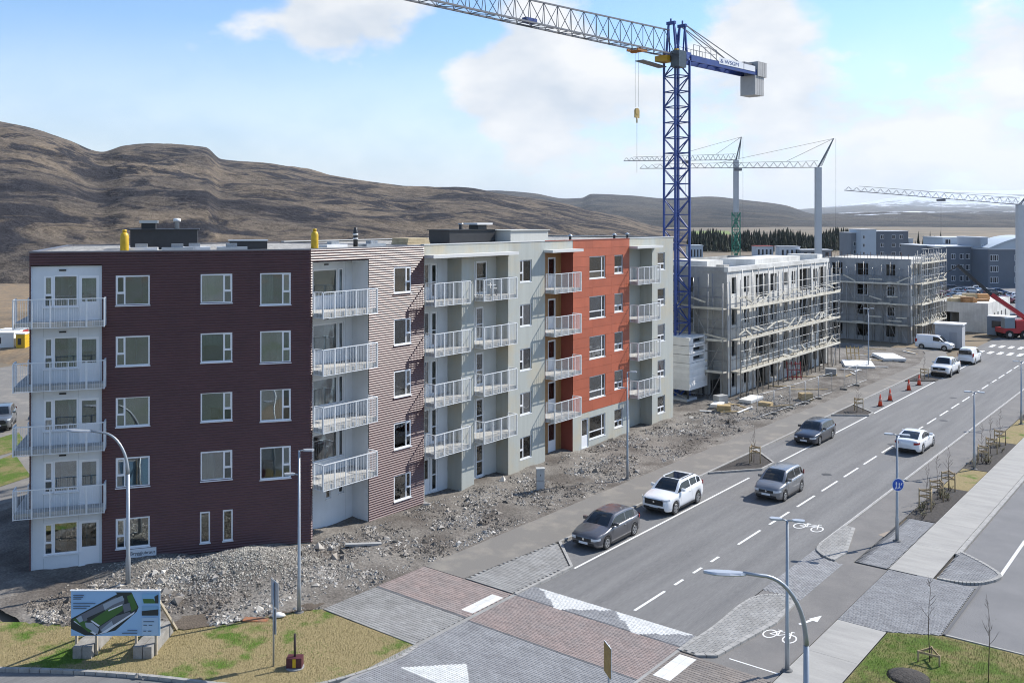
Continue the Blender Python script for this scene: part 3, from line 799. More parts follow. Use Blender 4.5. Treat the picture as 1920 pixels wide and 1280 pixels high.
# ---------------------------------------------------------------- maroon corner house
house = empty('apartment_house', (A[0], A[1], 0), 0, 'five storey corner house clad in dark maroon corrugated metal with white bays', 'house')
house_inv = T(-A[0], -A[1], 0)
FF, FL = house_inv @ F_FRONT, house_inv @ F_LONG
front_holes, fw_list = [], []
for k, zt in enumerate(HEADS):
    fw_list.append((-9.15, zt - 1.43, 1.52, 1.43, 'L'))
    if k < 4:
        fw_list.append((-5.30, zt - 1.43, 1.49, 1.43, 'R')); fw_list.append((-2.48, zt - 1.60, 1.50, 1.60, 'R'))
fw_list += [(-5.33, 0.62, 0.47, 1.52, 'slit'), (-4.26, 0.62, 0.47, 1.52, 'slit')]
front_holes = [(u, u + w, z, z + h) for u, z, w, h, k in fw_list]
bay = (-12.80, -9.76, -0.3, 14.30)
mb = MB(FF); ribs(mb, -12.87, 0.0, 0.12, 14.98, front_holes + [(-12.80, -9.76, -1, 14.3)])
mb.build('front_cladding', maroon, house)
mb = MB(FF); mb.holed(-9.76, 0, -0.4, 14.98, front_holes, 0.02, 0.10); mb.build('front_wall', maroon_cap, house)
for u, z, w, h, k in fw_list: window(house, FF, u, z, w, h, lay(k, w, h), y=-0.015)
wl = []
for k, zt in enumerate(HEADS):
    zf = zt - 2.08
    wl += [(-12.27, zt - 1.43, 0.38, 1.46, 'slit'), (-11.87, zt - 1.43, 1.06, 1.49, 'slit'), (-10.76, zf + 0.02, 0.86, 2.08, 'door')]
holes = [(u, u + w, z, z + h) for u, z, w, h, k in wl]
mb = MB(FF); mb.holed(bay[0], bay[1], -0.3, 14.3, holes, 0.10, 0.06)
mb.poly(((bay[1], -0.03, -0.3), (bay[1], -0.03, 14.3), (bay[1], 0.10, 14.3), (bay[1], 0.10, -0.3)))
mb.poly(((bay[0], -0.03, -0.3), (bay[0], 0.10, -0.3), (bay[0], 0.10, 14.3), (bay[0], -0.03, 14.3)))
mb.poly(((bay[0], -0.03, 14.3), (bay[0], 0.10, 14.3), (bay[1], 0.10, 14.3), (bay[1], -0.03, 14.3)))
mb.build('bay_wall', white_wall, house)
for u, z, w, h, k in wl:
    if w < 0.5: pl = [(0.08, 0.30, 0.62, 1.38), (0.06, 0.32, 0.06, 0.52)]
    else: pl = lay(k, w, h)
    window(house, FF, u, z, w, h, pl, y=0.10, name='balcony_door' if k == 'door' else 'window')
mb = MB(FF)
for zt in HEADS[:4]: mb.box(-11.62, -11.32, 0.05, 0.099, zt + 0.26, zt + 0.33)
mb.build('air_vent', black_vent, house)
for z in FLOORS:
    balcony(house, FF, -13.45, -9.55, -0.82, -0.035, z, dense=0.10)
    # the balcony goes on round the left corner
    Mx = FF @ T(-12.87, 0, 0) @ RZ(R(90))
    balcony(house, Mx, -0.02, 3.2, 0.02, 0.58, z, dense=0.12, sides='')
# long side
long_w = [(36.77, zt - 1.43, 1.36, 1.45, 'R') for zt in HEADS]
lh = [(u, u + w, z, z + h) for u, z, w, h, k in long_w]
mb = MB(FL); ribs(mb, 30.9, 39.2, 0.1, 14.98, lh + [(31.0, 34.88, -1, 14.3)], y=0.0)
mb.build('side_cladding', maroon, house)
mb = MB(FL); mb.holed(34.88, 39.2, -0.4, 14.98, lh, 0.02, 0.10); mb.poly(((34.88, -.02, -.4), (34.88, -.02, 14.3), (34.88, .02, 14.3), (34.88, .02, -.4)))
mb.build('side_wall', maroon_cap, house)
for u, z, w, h, k in long_w: window(house, FL, u, z, w, h, lay(k, w, h), y=-0.015)
rw = []
for k, zt in enumerate(HEADS[:4]):
    rw += [(31.15, zt - 2.05, 0.86, 2.08, 'door'), (32.12, zt - 1.43, 1.72, 1.46, 'slit'), (33.92, zt - 1.43, 0.34, 1.46, 'slit')]
rw += [(33.0, 1.55, 0.36, 0.55, 'slit'), (33.9, 1.65, 0.36, 0.55, 'slit')]
recess(house, FL, 31.02, 34.88, 14.3, 1.3, white_wall, white_wall, rw)
for z in FLOORS: balcony(house, FL, 31.06, 34.84, -0.8, 1.28, z)
mb = MB(FL)
for zt in HEADS[:4]: mb.box(32.9, 33.15, 1.24, 1.299, zt + 0.25, zt + 0.32)
mb.build('air_vent', black_vent, house)
# plinth, roof, back
mb = MB(FF); mb.box(-9.74, -0.01, 0.004, 0.30, -0.4, 0.13); mb.build('plinth', plinth, house)
mb = MB(FL); mb.box(34.9, 39.18, 0.004, 0.30, -0.4, 0.11); mb.build('plinth', plinth, house)
def W(p): return (p[0] - A[0], p[1] - A[1])
back1 = (B.x - 12 * 0.829, B.y + 12 * 0.559)
roof_poly = [W(A), W((-37.4, 39.2)), W((-50.4, 39.2)), W(back1), W((B.x, B.y))]
mb = MB(); inner = [(p[0] * 0.985 - 0.12, p[1] * 0.99 + 0.08) for p in roof_poly]
mb.prism(roof_poly, 14.70, 14.93); mb.build('roof', roof_gravel, house)
mb = MB()
for k in range(len(roof_poly)):
    p, q = Vector(roof_poly[k]), Vector(roof_poly[(k + 1) % len(roof_poly)])
    d = (q - p).normalized(); n = Vector((-d.y, d.x)) * 0.14
    p2, q2 = p - d * 0.0, q - d * 0.01
    mb.bar((*(p2 + n), 14.955), (*(q2 + n), 14.955), 0.34, 0.07)
mb.build('parapet', cap_mat, house)
mb = MB()
for (p, q) in ((W((B.x, B.y)), W(back1)), (W(back1), W((-50.4, 39.2)))):
    mb.poly([(*p, -0.3), (*q, -0.3), (*q, 14.85), (*p, 14.85)])
mb.build('rear_wall', maroon_cap, house)
# ---------------------------------------------------------------- grey and red house
gh = empty('apartment_house', (-37.4, 39.2, 0), 0, 'five storey apartment house of grey render with a brick red panelled bay', 'house')
FG = T(37.4, -39.2, 0) @ F_LONG
sw = [(48.27, zt - 1.43, 1.28, 1.45, 'L') for zt in HEADS]
rwide = [(56.46, zt - 1.62, 2.14, 1.62, 'T') for zt in HEADS]
rsmall = [(59.86, zt - 1.40, 1.22, 1.40, 'S') for zt in HEADS]
ew = [(66.40, zt - 1.40, 1.23, 1.40, 'S') for zt in HEADS]
gdoor = [(55.45, 0.12, 0.9, 2.1, 'door')]
R1, R2, R3, R4 = (39.26, 42.5), (43.66, 47.04), (51.05, 54.35), (62.02, 65.52)
bays = [(a, b, -1, 14.22) for a, b in (R1, R2, R3, R4)]
hl = lambda L: [(u, u + w, z, z + h) for u, z, w, h, k in L]
mb = MB(FG)
mb.holed(39.2, 51.05, -0.4, 15.02, bays + hl(sw), 0.0, 0.0); 
mb.holed(62.02, 69.0, -0.4, 15.02, bays + hl(ew), 0.0, 0.0)
mb.holed(54.35, 62.02, -0.4, 2.62, hl(rwide[4:] + rsmall[4:] + gdoor), 0.0, 0.0)
mb.holed(51.05, 54.35, 14.22, 15.02, [], 0.0)
for u0, u1, z0, z1 in hl(sw + ew + rwide[4:] + rsmall[4:] + gdoor):
    mb.holed(u0 - 0.001, u1 + 0.001, z0 - 0.001, z1 + 0.001, [(u0, u1, z0, z1)], 0.001, 0.10)
mb.build('wall', grey_wall, gh)
# red boards, each its own piece
mb = MB(FG); mb.holed(54.35, 62.02, 2.62, 15.0, hl(rwide[:4] + rsmall[:4]), 0.03, 0.09); mb.build('backing_wall', mat('board_backing', (0.30, 0.19, 0.15), .8), gh)
mb = MB(FG); mb.poly(((54.35, -0.012, 2.62), (54.35, -0.012, 15.0), (54.35, 0.03, 15.0), (54.35, 0.03, 2.62))); mb.poly(((54.35, -.012, 2.62), (62.02, -.012, 2.62), (62.02, .03, 2.62), (54.35, .03, 2.62))); mb.build('corner_trim', red_dark, gh)
zs = [2.62]
for k in (3, 2, 1, 0):
    zt = HEADS[k]; zs += [zt - 1.62, zt - 1.40, zt - 0.7, zt] + ([zt + 0.64] if k else [zt + 0.6])
zs += [15.0]; zs = sorted(set(round(z, 3) for z in zs))
reds = hl(rwide[:4] + rsmall[:4]); g = 0.006
for za, zb in zip(zs, zs[1:]):
    cuts = sorted([(h[0], h[1]) for h in reds if h[2] < (za + zb) / 2 < h[3]])
    a = 54.35; runs = []
    for c0, c1 in cuts:
        runs.append((a, c0)); a = c1
    runs.append((a, 62.02))
    for a, b in runs:
        n = max(1, round((b - a) / 2.55))
        for k in range(n):
            x0, x1 = a + (b - a) * k / n, a + (b - a) * (k + 1) / n
            MB(FG).box(x0 + g, x1 - g, -0.012, 0.022, za + g, zb - g).build('red_panel', red_board, gh)
for L in (sw, rwide, rsmall, ew):
    for u, z, w, h, k in L: window(gh, FG, u, z, w, h, lay(k, w, h), y=0.06 if L in (sw, ew) else 0.05)
window(gh, FG, 55.45, 0.12, 0.9, 2.1, lay('door', 0.9, 2.1), y=0.05, name='door')
w1 = []; w2 = []; w3 = []; w4 = []
for k, zt in enumerate(HEADS):
    zf = zt - 2.05
    w1 += [(39.55, zt - 1.43 if k < 4 else zf, 1.35, 1.46 if k < 4 else 2.08, 'slit' if k < 4 else 'door'), (41.05, zf, 0.55, 2.08, 'door2')]
    w2 += [(43.95, zf, 0.98, 2.08, 'door2'), (45.0, zf, 0.80, 2.08, 'door2')] if k else [(43.95, zf, 0.98, 2.08, 'door2'), (45.0, zf, 1.15, 2.08, 'door2')]
    w3 += [(51.75, zt - 1.43 if k < 4 else zf, 0.55, 1.46 if k < 4 else 2.08, 'slit'), (52.75, zf, 0.95, 2.08, 'door')]
    w4 += [(62.6, zf, 1.0, 2.08, 'door')]
recess(gh, FG, *R1, 14.22, 1.15, white_wall, grey_wall, w1)
recess(gh, FG, *R2, 14.22, 1.0, grey_light, grey_wall, w2)
mb0 = recess(gh, FG, *R3, 14.22, 1.0, wood_board, red_dark, w3)
recess(gh, FG, *R4, 14.22, 1.1, grey_wall, grey_wall, w4)
for (a, b), d in ((R1, 1.13), (R2, 0.98), (R3, 0.98), (R4, 1.08)):
    for z in FLOORS: balcony(gh, FG, a + 0.03, b - 0.03, -0.8, d, z)
    pass
mb = MB(FG); mb.box(39.22, 47.2, -0.75, -0.003, 14.24, 14.42); mb.build('canopy', cap_pale, gh)
mb = MB(FG); mb.box(50.9, 54.6, -0.75, -0.003, 14.24, 14.42); mb.build('canopy', cap_pale, gh)
mb = MB(FG); mb.box(62.0, 66.0, -0.75, -0.003, 14.24, 14.42); mb.build('canopy', cap_pale, gh)
mb = MB(FG); mb.poly(((69.0, 0, -0.4), (69.0, 13, -0.4), (69.0, 13, 15.02), (69.0, 0, 15.02))); mb.poly(((39.2, 13, -.4), (39.2, 13, 15.0), (69, 13, 15.0), (69, 13, -.4))); mb.build('end_wall', grey_wall, gh)
mb = MB(FG); mb.box(39.2, 69.0, 0.02, 13, 14.70, 14.93); mb.build('roof', roof_gravel, gh)
mb = MB(FG)
for (x0, x1, y0, y1) in ((39.2, 51.0, -0.03, 0.27), (62.05, 69.03, -0.03, 0.27), (68.73, 69.03, 0.27, 12.9), (39.2, 69.0, 12.75, 13.03)): mb.box(x0, x1, y0, y1, 15.0, 15.05)
mb.build('parapet', cap_pale, gh)
mb = MB(FG); mb.box(51.0, 62.05, -0.04, 0.25, 15.0, 15.045); mb.build('parapet', red_dark, gh)
mb = MB(FG); mb.box(39.2, 69, 0.275, 0.30, 14.8, 15.0); mb.build('parapet_back', cap_mat, gh)
mb = MB(FG); mb.box(49.3, 53.6, 1.6, 4.0, 14.93, 15.72); mb.box(49.2, 53.7, 1.5, 4.1, 15.72, 15.77); mb.build('stair_head', grey_light, gh)
for o in list(gh.children):
    pass
# ---------------------------------------------------------------- things on the roofs
yel = mat('yellow_paint', (0.62, 0.40, 0.02), 0.45, var=0.2, scale=4)
dark_metal = mat('dark_roof_metal', (0.03, 0.032, 0.036), 0.5, var=0.2)
zinc = mat('zinc', (0.42, 0.45, 0.48), 0.35, metal=0.7)
white_pl = mat('white_plastic', (0.75, 0.75, 0.74), 0.5)
pale_wood = mat('pale_timber', (0.52, 0.42, 0.26), 0.8, var=0.2, scale=4)
def on_roof(F, u, d, name, label, cat, group=None):
    p = F @ Vector((u, d, 0)); a = math.atan2((F @ Vector((1, 0, 0)) - F @ Vector((0, 0, 0))).y, (F @ Vector((1, 0, 0)) - F @ Vector((0, 0, 0))).x)
    return empty(name, (p.x, p.y, 14.93), a, label, cat, group)
for F, u, d, lab in ((F_FRONT, -8.85, 1.0, 'yellow gas bottle standing on the roof of the maroon house by the dark plant box'), (F_LONG, 33.0, 2.2, 'yellow gas bottle on the roof above the white balcony bay')):
    t = on_roof(F, u, d, 'gas_bottle', lab, 'gas bottle')
    MB().lathe([(0.19, 0), (0.20, 0.03), (0.20, 0.72), (0.17, 0.86), (0.09, 0.93)], n=14).build('body', yel, t)
    MB().lathe([(0.10, 0.93), (0.10, 1.05), (0.085, 1.06)], n=10).build('collar', yel, t)
t = on_roof(F_FRONT, -6.9, 4.6, 'plant_box', 'low black plant box with a metal hood and white vent pipe on the maroon house', 'roof box')
MB().box(-1.9, 1.4, -0.9, 0.9, 0, 1.0).box(-2.0, 1.5, -1.0, 1.0, 1.0, 1.06).build('casing', dark_metal, t)
MB().box(-1.4, -0.7, -0.4, 0.4, 1.06, 1.36).build('duct', dark_metal, t); MB().box(-1.5, -0.6, -0.5, 0.5, 1.36, 1.5).build('hood', zinc, t)
MB().lathe([(0.11, 1.06), (0.11, 1.42), (0.19, 1.44), (0.19, 1.58), (0.1, 1.62)], (0.35, 0, 0), 12).build('vent_pipe', white_pl, t)
t = on_roof(F_FRONT, -2.9, 3.0, 'skylight', 'low dark skylight with a zinc lid on the maroon roof', 'skylight')
MB().box(-1.0, 0.9, -0.6, 0.6, 0, 0.42).build('casing', dark_metal, t); MB().box(-1.05, 0.95, -0.65, 0.65, 0.42, 0.47).build('lid', zinc, t)
for k, (F, u, d) in enumerate(((F_FRONT, -8.1, 1.7), (F_FRONT, -6.4, 1.4), (F_FRONT, -5.6, 2.2), (F_FRONT, -3.8, 1.5), (F_LONG, 35.0, 3.0), (F_LONG, 37.4, 2.4))):
    t = on_roof(F, u, d, 'insulation_bundle', 'flat bundle of roofing sheets ' + ('beside the yellow bottle at the plant box', 'before the black plant box', 'at the end of the black plant box', 'beside the low dark skylight', 'beside the yellow bottle above the balcony bay', 'beside the black vent stack')[k], 'roofing sheets', 'bundles of roofing sheets on the maroon roof')
    MB().box(-0.75, 0.75, -0.35, 0.35, 0, 0.16).build('sheets', zinc if k % 2 else white_pl, t); MB().box(-0.3, 0.25, -0.2, 0.2, 0.16, 0.34).build('wrapping', mat('grey_foil', (0.32, 0.34, 0.36), 0.35, metal=.4, bump=1, bscale=9), t)
t = on_roof(F_LONG, 36.3, 2.6, 'vent_stack', 'black vent stack with pale rings on the maroon roof', 'vent')
MB().lathe([(0.13, 0), (0.13, 0.9), (0.10, 0.95), (0.10, 1.1)], n=12).build('pipe', dark_metal, t)
MB().lathe([(0.15, 0.42), (0.15, 0.5)], n=12).lathe([(0.15, 0.66), (0.15, 0.74)], n=12).build('ring', white_pl, t)
t = on_roof(F_LONG, 41.8, 3.6, 'timber_stack', 'stack of pale timber boards on the grey roof', 'timber')
for k in range(3): MB().box(-1.0 + 0.04 * k, 1.0 - 0.06 * k, -0.7, 0.7, 0.14 * k, 0.14 * k + 0.125).build('board_layer', pale_wood, t)
t = on_roof(F_LONG, 46.6, 3.6, 'plant_box', 'black plant box with a white hood beside the pale stair head on the grey roof', 'roof box')
MB().box(-2.2, 2.4, -0.9, 0.9, 0, 0.86).box(-2.3, 2.5, -1.0, 1.0, 0.86, 0.9).build('casing', dark_metal, t)
MB().box(1.2, 2.1, -0.4, 0.4, 0.9, 1.2).build('duct', dark_metal, t); MB().box(0.9, 2.5, -0.6, 0.6, 1.2, 1.32).build('hood', white_pl, t)
MB().lathe([(0.12, 0.9), (0.12, 1.2), (0.18, 1.22), (0.18, 1.3)], (-0.1, 0, 0), 10).build('vent_pipe', zinc, t)
for u, d in ((57.5, 2.4), (64.0, 2.6), (67.0, 3.2)):
    t = on_roof(F_LONG, u, d, 'roof_vent', 'small grey vent cap on the roof of the red panelled house', 'vent', 'vent caps on the red and grey roof')
    MB().lathe([(0.10, 0), (0.10, 0.28)], n=10).build('pipe', dark_metal, t); MB().lathe([(0.2, 0.28), (0.22, 0.32), (0.02, 0.46)], n=10).build('cap', zinc, t)
# street name board on the front wall
t = empty('street_name_board', F_FRONT @ Vector((-8.55, -0.09, 0.28)), R(56), 'white street name board low on the maroon front', 'sign')
MB().box(0, 1.22, -0.02, 0.03, 0, 0.40).build('board', mat('board_white', (0.78, 0.79, 0.8), .5), t)
MB().box(-0.05, 0, -0.03, 0.04, -0.05, 0.45).build('frame', zinc, t)
def text(parent, s, size, M, m, name='lettering', align='LEFT', ext=0.003, fit=None):
    cu = bpy.data.curves.new(name, 'FONT'); cu.body = s; cu.size = size; cu.align_x = align; cu.extrude = ext
    tmp = bpy.data.objects.new(name, cu); COL.objects.link(tmp)
    bpy.context.view_layer.update()
    me = bpy.data.meshes.new_from_object(tmp.evaluated_get(bpy.context.evaluated_depsgraph_get()))
    bpy.data.objects.remove(tmp); me.materials.clear(); me.materials.append(m)
    if fit:
        w = max(v.co.x for v in me.vertices) - min(v.co.x for v in me.vertices)
        for v in me.vertices: v.co.x *= fit / w
    return add(name, me, parent, M)
ink = mat('black_ink', (0.02, 0.02, 0.022), 0.6)
text(t, 'Bryggjubraut', 0.22, T(0.05, -0.023, 0.13) @ Matrix.Rotation(R(90), 4, 'X'), ink, fit=1.1)
# ================================================================ building site: concrete shells, scaffolds, cranes
shell = mat('bare_concrete', (0.42, 0.415, 0.39), 0.9, col2=(0.30, 0.295, 0.28), scale=0.5, streak=0.12, fine=0.1, fscale=12)
shell_pale = mat('pale_concrete', (0.74, 0.73, 0.69), 0.9, col2=(0.52, 0.51, 0.475), scale=0.45, streak=0.16)
steel_tube = mat('scaffold_tube', (0.36, 0.36, 0.35), 0.45, metal=0.55, var=0.3, scale=1)
plank = mat('scaffold_plank', (0.66, 0.62, 0.52), 0.85, col2=(0.48, 0.45, 0.37), scale=2, rnd=0.15)
dark_in = mat('dark_interior', (0.035, 0.036, 0.038), 0.9)
def shell_house(name, label, x0, x1, y0, y1, nz, hole_long, hole_end, zh=2.9, parapet=0.5, z0=0.0, roofm=None, long_wall=None, end_wall=None):
    """concrete carcass: long side faces +x, end side faces -y"""
    t = empty(name, (x1, y0, 0), 0, label, 'house')
    FLo = RZ(R(90)); top = nz * zh + parapet
    d = 0.28
    holes = [(u, u + w, k * zh + z, k * zh + z + h) for k in range(nz) for (u, z, w, h, ks) in hole_long if ks is None or k in ks]
    mb = MB(FLo); mb.holed(0, y1 - y0, -0.3, top, holes, 0.0, d); mb.build('long_wall', long_wall or shell, t)
    holes2 = [(u, u + w, k * zh + z, k * zh + z + h) for k in range(nz) for (u, z, w, h, ks) in hole_end if ks is None or k in ks]
    mb = MB(T(-(x1 - x0), 0, 0)); mb.holed(0, x1 - x0, -0.3, top, holes2, 0.0, d); mb.build('end_wall', end_wall or shell, t)
    mb = MB(); mb.box(-(x1 - x0) + d, -d - 0.01, d + 0.01, y1 - y0, top - parapet - 0.25, top - parapet); mb.build('roof_slab', roofm or shell_pale, t)
    mb = MB()
    for k in range(1, nz): mb.box(-(x1 - x0) + d, -d - 0.01, d + 0.01, y1 - y0 - 0.01, k * zh - 0.2, k * zh)
    mb.build('floor_slab', shell, t)
    mb = MB(); mb.poly(((-(x1 - x0), 0.0, -.3), (-(x1 - x0), 0.0, top), (-(x1 - x0), y1 - y0, top), (-(x1 - x0), y1 - y0, -.3)))
    mb.poly(((-(x1 - x0), y1 - y0, -.3), (-(x1 - x0), y1 - y0, top), (0, y1 - y0, top), (0, y1 - y0, -.3)))
    mb.poly(((-5.2, d, -.3), (-5.2, d, top - parapet), (-5.2, y1 - y0, top - parapet), (-5.2, y1 - y0, -.3)))
    mb.build('inner_wall', shell, t)
    return t
# ---- four storey shell beside the grey house
H1 = [(1.0, 0.8, 1.2, 1.55, None), (3.7, 0.8, 1.2, 1.55, None), (6.4, 0.05, 3.0, 2.35, None), (10.0, 0.5, 1.6, 1.8, None), (13.4, 0.95, 1.1, 1.35, None), (15.6, 0.95, 1.0, 1.35, None), (17.8, 0.05, 3.2, 2.4, None), (21.8, 0.9, 1.2, 1.4, None), (23.6, 0.05, 2.1, 2.4, None)]
E1 = [(8.4, 0.9, 0.6, 1.4, None), (10.6, 0.05, 1.1, 2.1, (0,)), (1.5, .9, 1.2, 1.4, None)]
s1 = shell_house('house_shell', 'four storey bare concrete shell in scaffolding beside the prefab stack', -50.2, -37.8, 80.0, 106.5, 4, H1, E1, parapet=0.45, long_wall=shell_pale)
mb = MB(RZ(R(90))); mb.box(-0.02, 26.5, -0.12, 0.3, 11.62, 12.05); mb.build('parapet', shell_pale, s1)
mb = MB(); mb.box(-12.4, -0.3, -0.06, 0.3, 11.6, 12.06); mb.build('parapet', shell, s1)
for (x0, x1, ya, yb, z1, m) in ((-7.4, -2.6, 1.2, 4.6, 12.5, shell_pale), (-5, -1.2, 9, 21, 12.45, shell_pale), (-3.2, -1.8, 3.2, 4.3, 12.1, shell), (-4.0, -0.5, 24.4, 26, 12.5, shell_pale)):
    MB().box(x0, x1, ya, yb, 11.62, z1).build('roof_upstand', m, s1)
# ---- scaffolds
POLE, DECK = {}, {}
def pole_mesh(h):
    if h not in POLE: POLE[h] = MB().tube([(0, 0, 0), (0, 0, h)], 0.045, 6).mesh('upright', steel_tube)
    return POLE[h]
def scaffold(name, label, P, ang, length, height, bay=2.1, deck=1.0, lift=2.9, seed=1, first=2.3, messy=0.3):
    """frame in a local x-along, y-away-from-wall layout"""
    t = empty(name, P, ang, label, 'scaffold')
    rng = random.Random(seed)
    n = max(1, round(length / bay)); bay = length / n
    for i in range(n + 1):
        for y in (0.0, -deck):
            add('upright', pole_mesh(round(height + 0.4 * (i % 3), 2)), t, T(i * bay, y, 0))
    lv = first; k = 0
    while lv < height:
        for i in range(n):
            if rng.random() < 0.93:
                key = (round(bay, 3), deck)
                if key not in DECK:
                    mb = MB()
                    for j in range(4): mb.box(0.01, bay - 0.01, -deck + 0.02 + j * deck / 4, -deck + (j + 1) * deck / 4 - 0.005, -0.06, 0)
                    DECK[key] = mb.mesh('deck', plank)
                add('deck', DECK[key], t, T(i * bay, 0, lv))
        mb = MB()
        for y in (0.0, -deck):
            mb.tube([(0, y, lv - 0.1), (length, y, lv - 0.1)], 0.026, 5)
        for h in (0.5, 1.0, 1.9): mb.tube([(0, -deck, lv + h), (length, -deck, lv + h)], 0.030, 5)
        mb.tube([(0, 0, lv + 1.0), (length, 0, lv + 1.0)], 0.028, 5)
        for i in range(n + 1): mb.tube([(i * bay, 0, lv - 0.1), (i * bay, -deck, lv - 0.1)], 0.024, 5)
        mb.build('ledger', steel_tube, t)
        MB().box(0, length, -deck - 0.075, -deck - 0.045, lv - 0.08, lv + 0.14).build('toe_board', plank, t)
        if lv + 1 < height:
            mb = MB()
            for i in range(n):
                if rng.random() < 0.75:
                    a, b = (i * bay, (i + 1) * bay) if rng.random() < 0.5 else ((i + 1) * bay, i * bay)
                    mb.tube([(a, -deck - 0.03, lv - lift * 0.95), (b, -deck - 0.03, lv + 0.1)], 0.03, 5)
            if mb.f: mb.build('brace', steel_tube, t)
        for i in range(n):
            if rng.random() < messy: MB().bar((i * bay - 0.4, -deck * 1.04, lv + rng.choice((0.16, 0.55, 1.0))), (i * bay + bay * rng.uniform(0.8, 1.4), -deck * 1.04, lv + rng.choice((0.18, 0.55, 1.02))), 0.04, 0.15).build('guard_board', plank, t)
        lv += lift; k += 1
    return t
scaffold('scaffold', 'scaffold with three plank decks along the street side of the pale shell', (-37.45, 80.0, 0.05), R(90), 26.4, 10.9, first=2.45, seed=3, messy=0.8, bay=1.25)
scaffold('scaffold', 'narrow scaffold before the shaded end wall of the pale shell', (-46.5, 79.7, 0.05), 0, 8.9, 10.6, first=2.45, seed=4, bay=1.5, messy=0.3)
# ---- second shell further down
H2 = [(0.8, 0.6, 1.3, 1.6, None), (3.4, 0.6, 1.3, 1.6, None), (6.2, 0.6, 1.3, 1.6, None), (9.2, 0.6, 1.6, 1.6, None)]
E2 = [(1.2, 0.5, 1.5, 1.7, None), (4.6, 0.5, 1.6, 1.7, None), (8.6, 0.6, 1.2, 1.5, None)]
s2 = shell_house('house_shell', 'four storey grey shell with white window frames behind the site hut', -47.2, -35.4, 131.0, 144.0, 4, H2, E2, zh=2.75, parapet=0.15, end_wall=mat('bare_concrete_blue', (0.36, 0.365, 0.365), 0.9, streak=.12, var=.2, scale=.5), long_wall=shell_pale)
for k in range(1, 4):
    for u in (1.2, 4.6, 8.6):
        w, h = (1.5, 1.7) if u == 1.2 else ((1.6, 1.7) if u == 4.6 else (1.2, 1.5))
        if k < 3:
            mb = MB(T(-11.8, 0, 0)); mb.holed(u + 0.02, u + w - 0.02, k * 2.75 + 0.52, k * 2.75 + 0.5 + h, [(u + 0.14, u + w * 0.6, k * 2.75 + 0.65, k * 2.75 + 0.37 + h), (u + w * 0.6 + 0.1, u + w - 0.14, k * 2.75 + 0.65, k * 2.75 + 0.37 + h)], 0.1, 0.05); mb.build('window_frame', frame_mat, s2)
for k in range(26): MB().tube([(-11.6 + 0.45 * k, 0.2, 10.9), (-11.6 + 0.45 * k, 0.2, 11.5 + 0.25 * ((k * 7) % 3))], 0.03, 4).build('rebar', mat('rust_rebar', (0.22, 0.11, 0.07), 0.9), s2)
scaffold('scaffold', 'scaffold along the shaded end of the grey shell', (-47.0, 130.7, 0.05), 0, 11.6, 9.9, bay=1.2, lift=2.75, first=2.3, seed=8)
scaffold('scaffold', 'dense scaffold wrapping the sunlit side of the grey shell', (-35.05, 131.0, 0.05), R(90), 12.9, 11.4, bay=0.9, lift=2.75, first=2.3, seed=9, messy=0.8)
# ---- low shell and hut
s3 = shell_house('house_shell', 'single storey concrete shell with timber formwork on its roof', -37.5, -29.8, 150.0, 166.0, 1, [(1.5, .4, .9, 2.0, None), (4.0, .1, 1.0, 2.4, None), (6.5, .1, 0.9, 2.4, None), (9.0, .1, 1.0, 2.4, None), (12, .1, 1, 2.4, None)], [(1.0, .1, 2.8, 2.6, None)], zh=4.1, parapet=0.1, long_wall=shell_pale, end_wall=shell_pale)
rng = random.Random(3)
for k in range(9):
    x, y = -6.5 + rng.random() * 5.5, 1 + rng.random() * 9
    MB(T(x, y, 4.1) @ RZ(rng.random())).box(-.9, .9, -.5, .5, 0, rng.uniform(.2, .9)).build('formwork', mat('formwork_timber', (0.42, 0.22, 0.09), .8, rnd=.35) if k % 2 else pale_wood, s3)
t = empty('site_hut', (-30.2, 129.6, 0), R(4), 'pale grey site hut with a flat roof beside the white delivery van', 'hut')
MB().box(-1.6, 1.6, -1.2, 1.2, 0.05, 3.0).build('wall', mat('hut_wall', (0.40, 0.41, 0.43), .7, var=.1), t); MB().box(-1.75, 1.75, -1.35, 1.35, 3.0, 3.15).build('roof', white_pl, t)
MB().box(0.1, 1.0, -1.24, -1.202, 0.1, 2.1).build('door', mat('hut_door', (0.30, 0.31, 0.33), .6), t)
t = empty('site_hut', (-27.0, 147.5, 0), 0, 'blue grey container hut before the low shell', 'hut')
MB().box(-2.2, 1.2, -1.2, 1.2, 0.1, 2.7).build('wall', mat('container_blue', (0.22, 0.27, 0.33), .6), t); MB().box(-2.2, 1.2, -1.24, 1.24, 2.7, 2.78).build('roof', white_pl, t)
MB().box(-1.6, -.4, -1.22, -1.201, 1.1, 2.1).build('window', mat('far_glass', (0.03, 0.035, 0.045), .15), t)
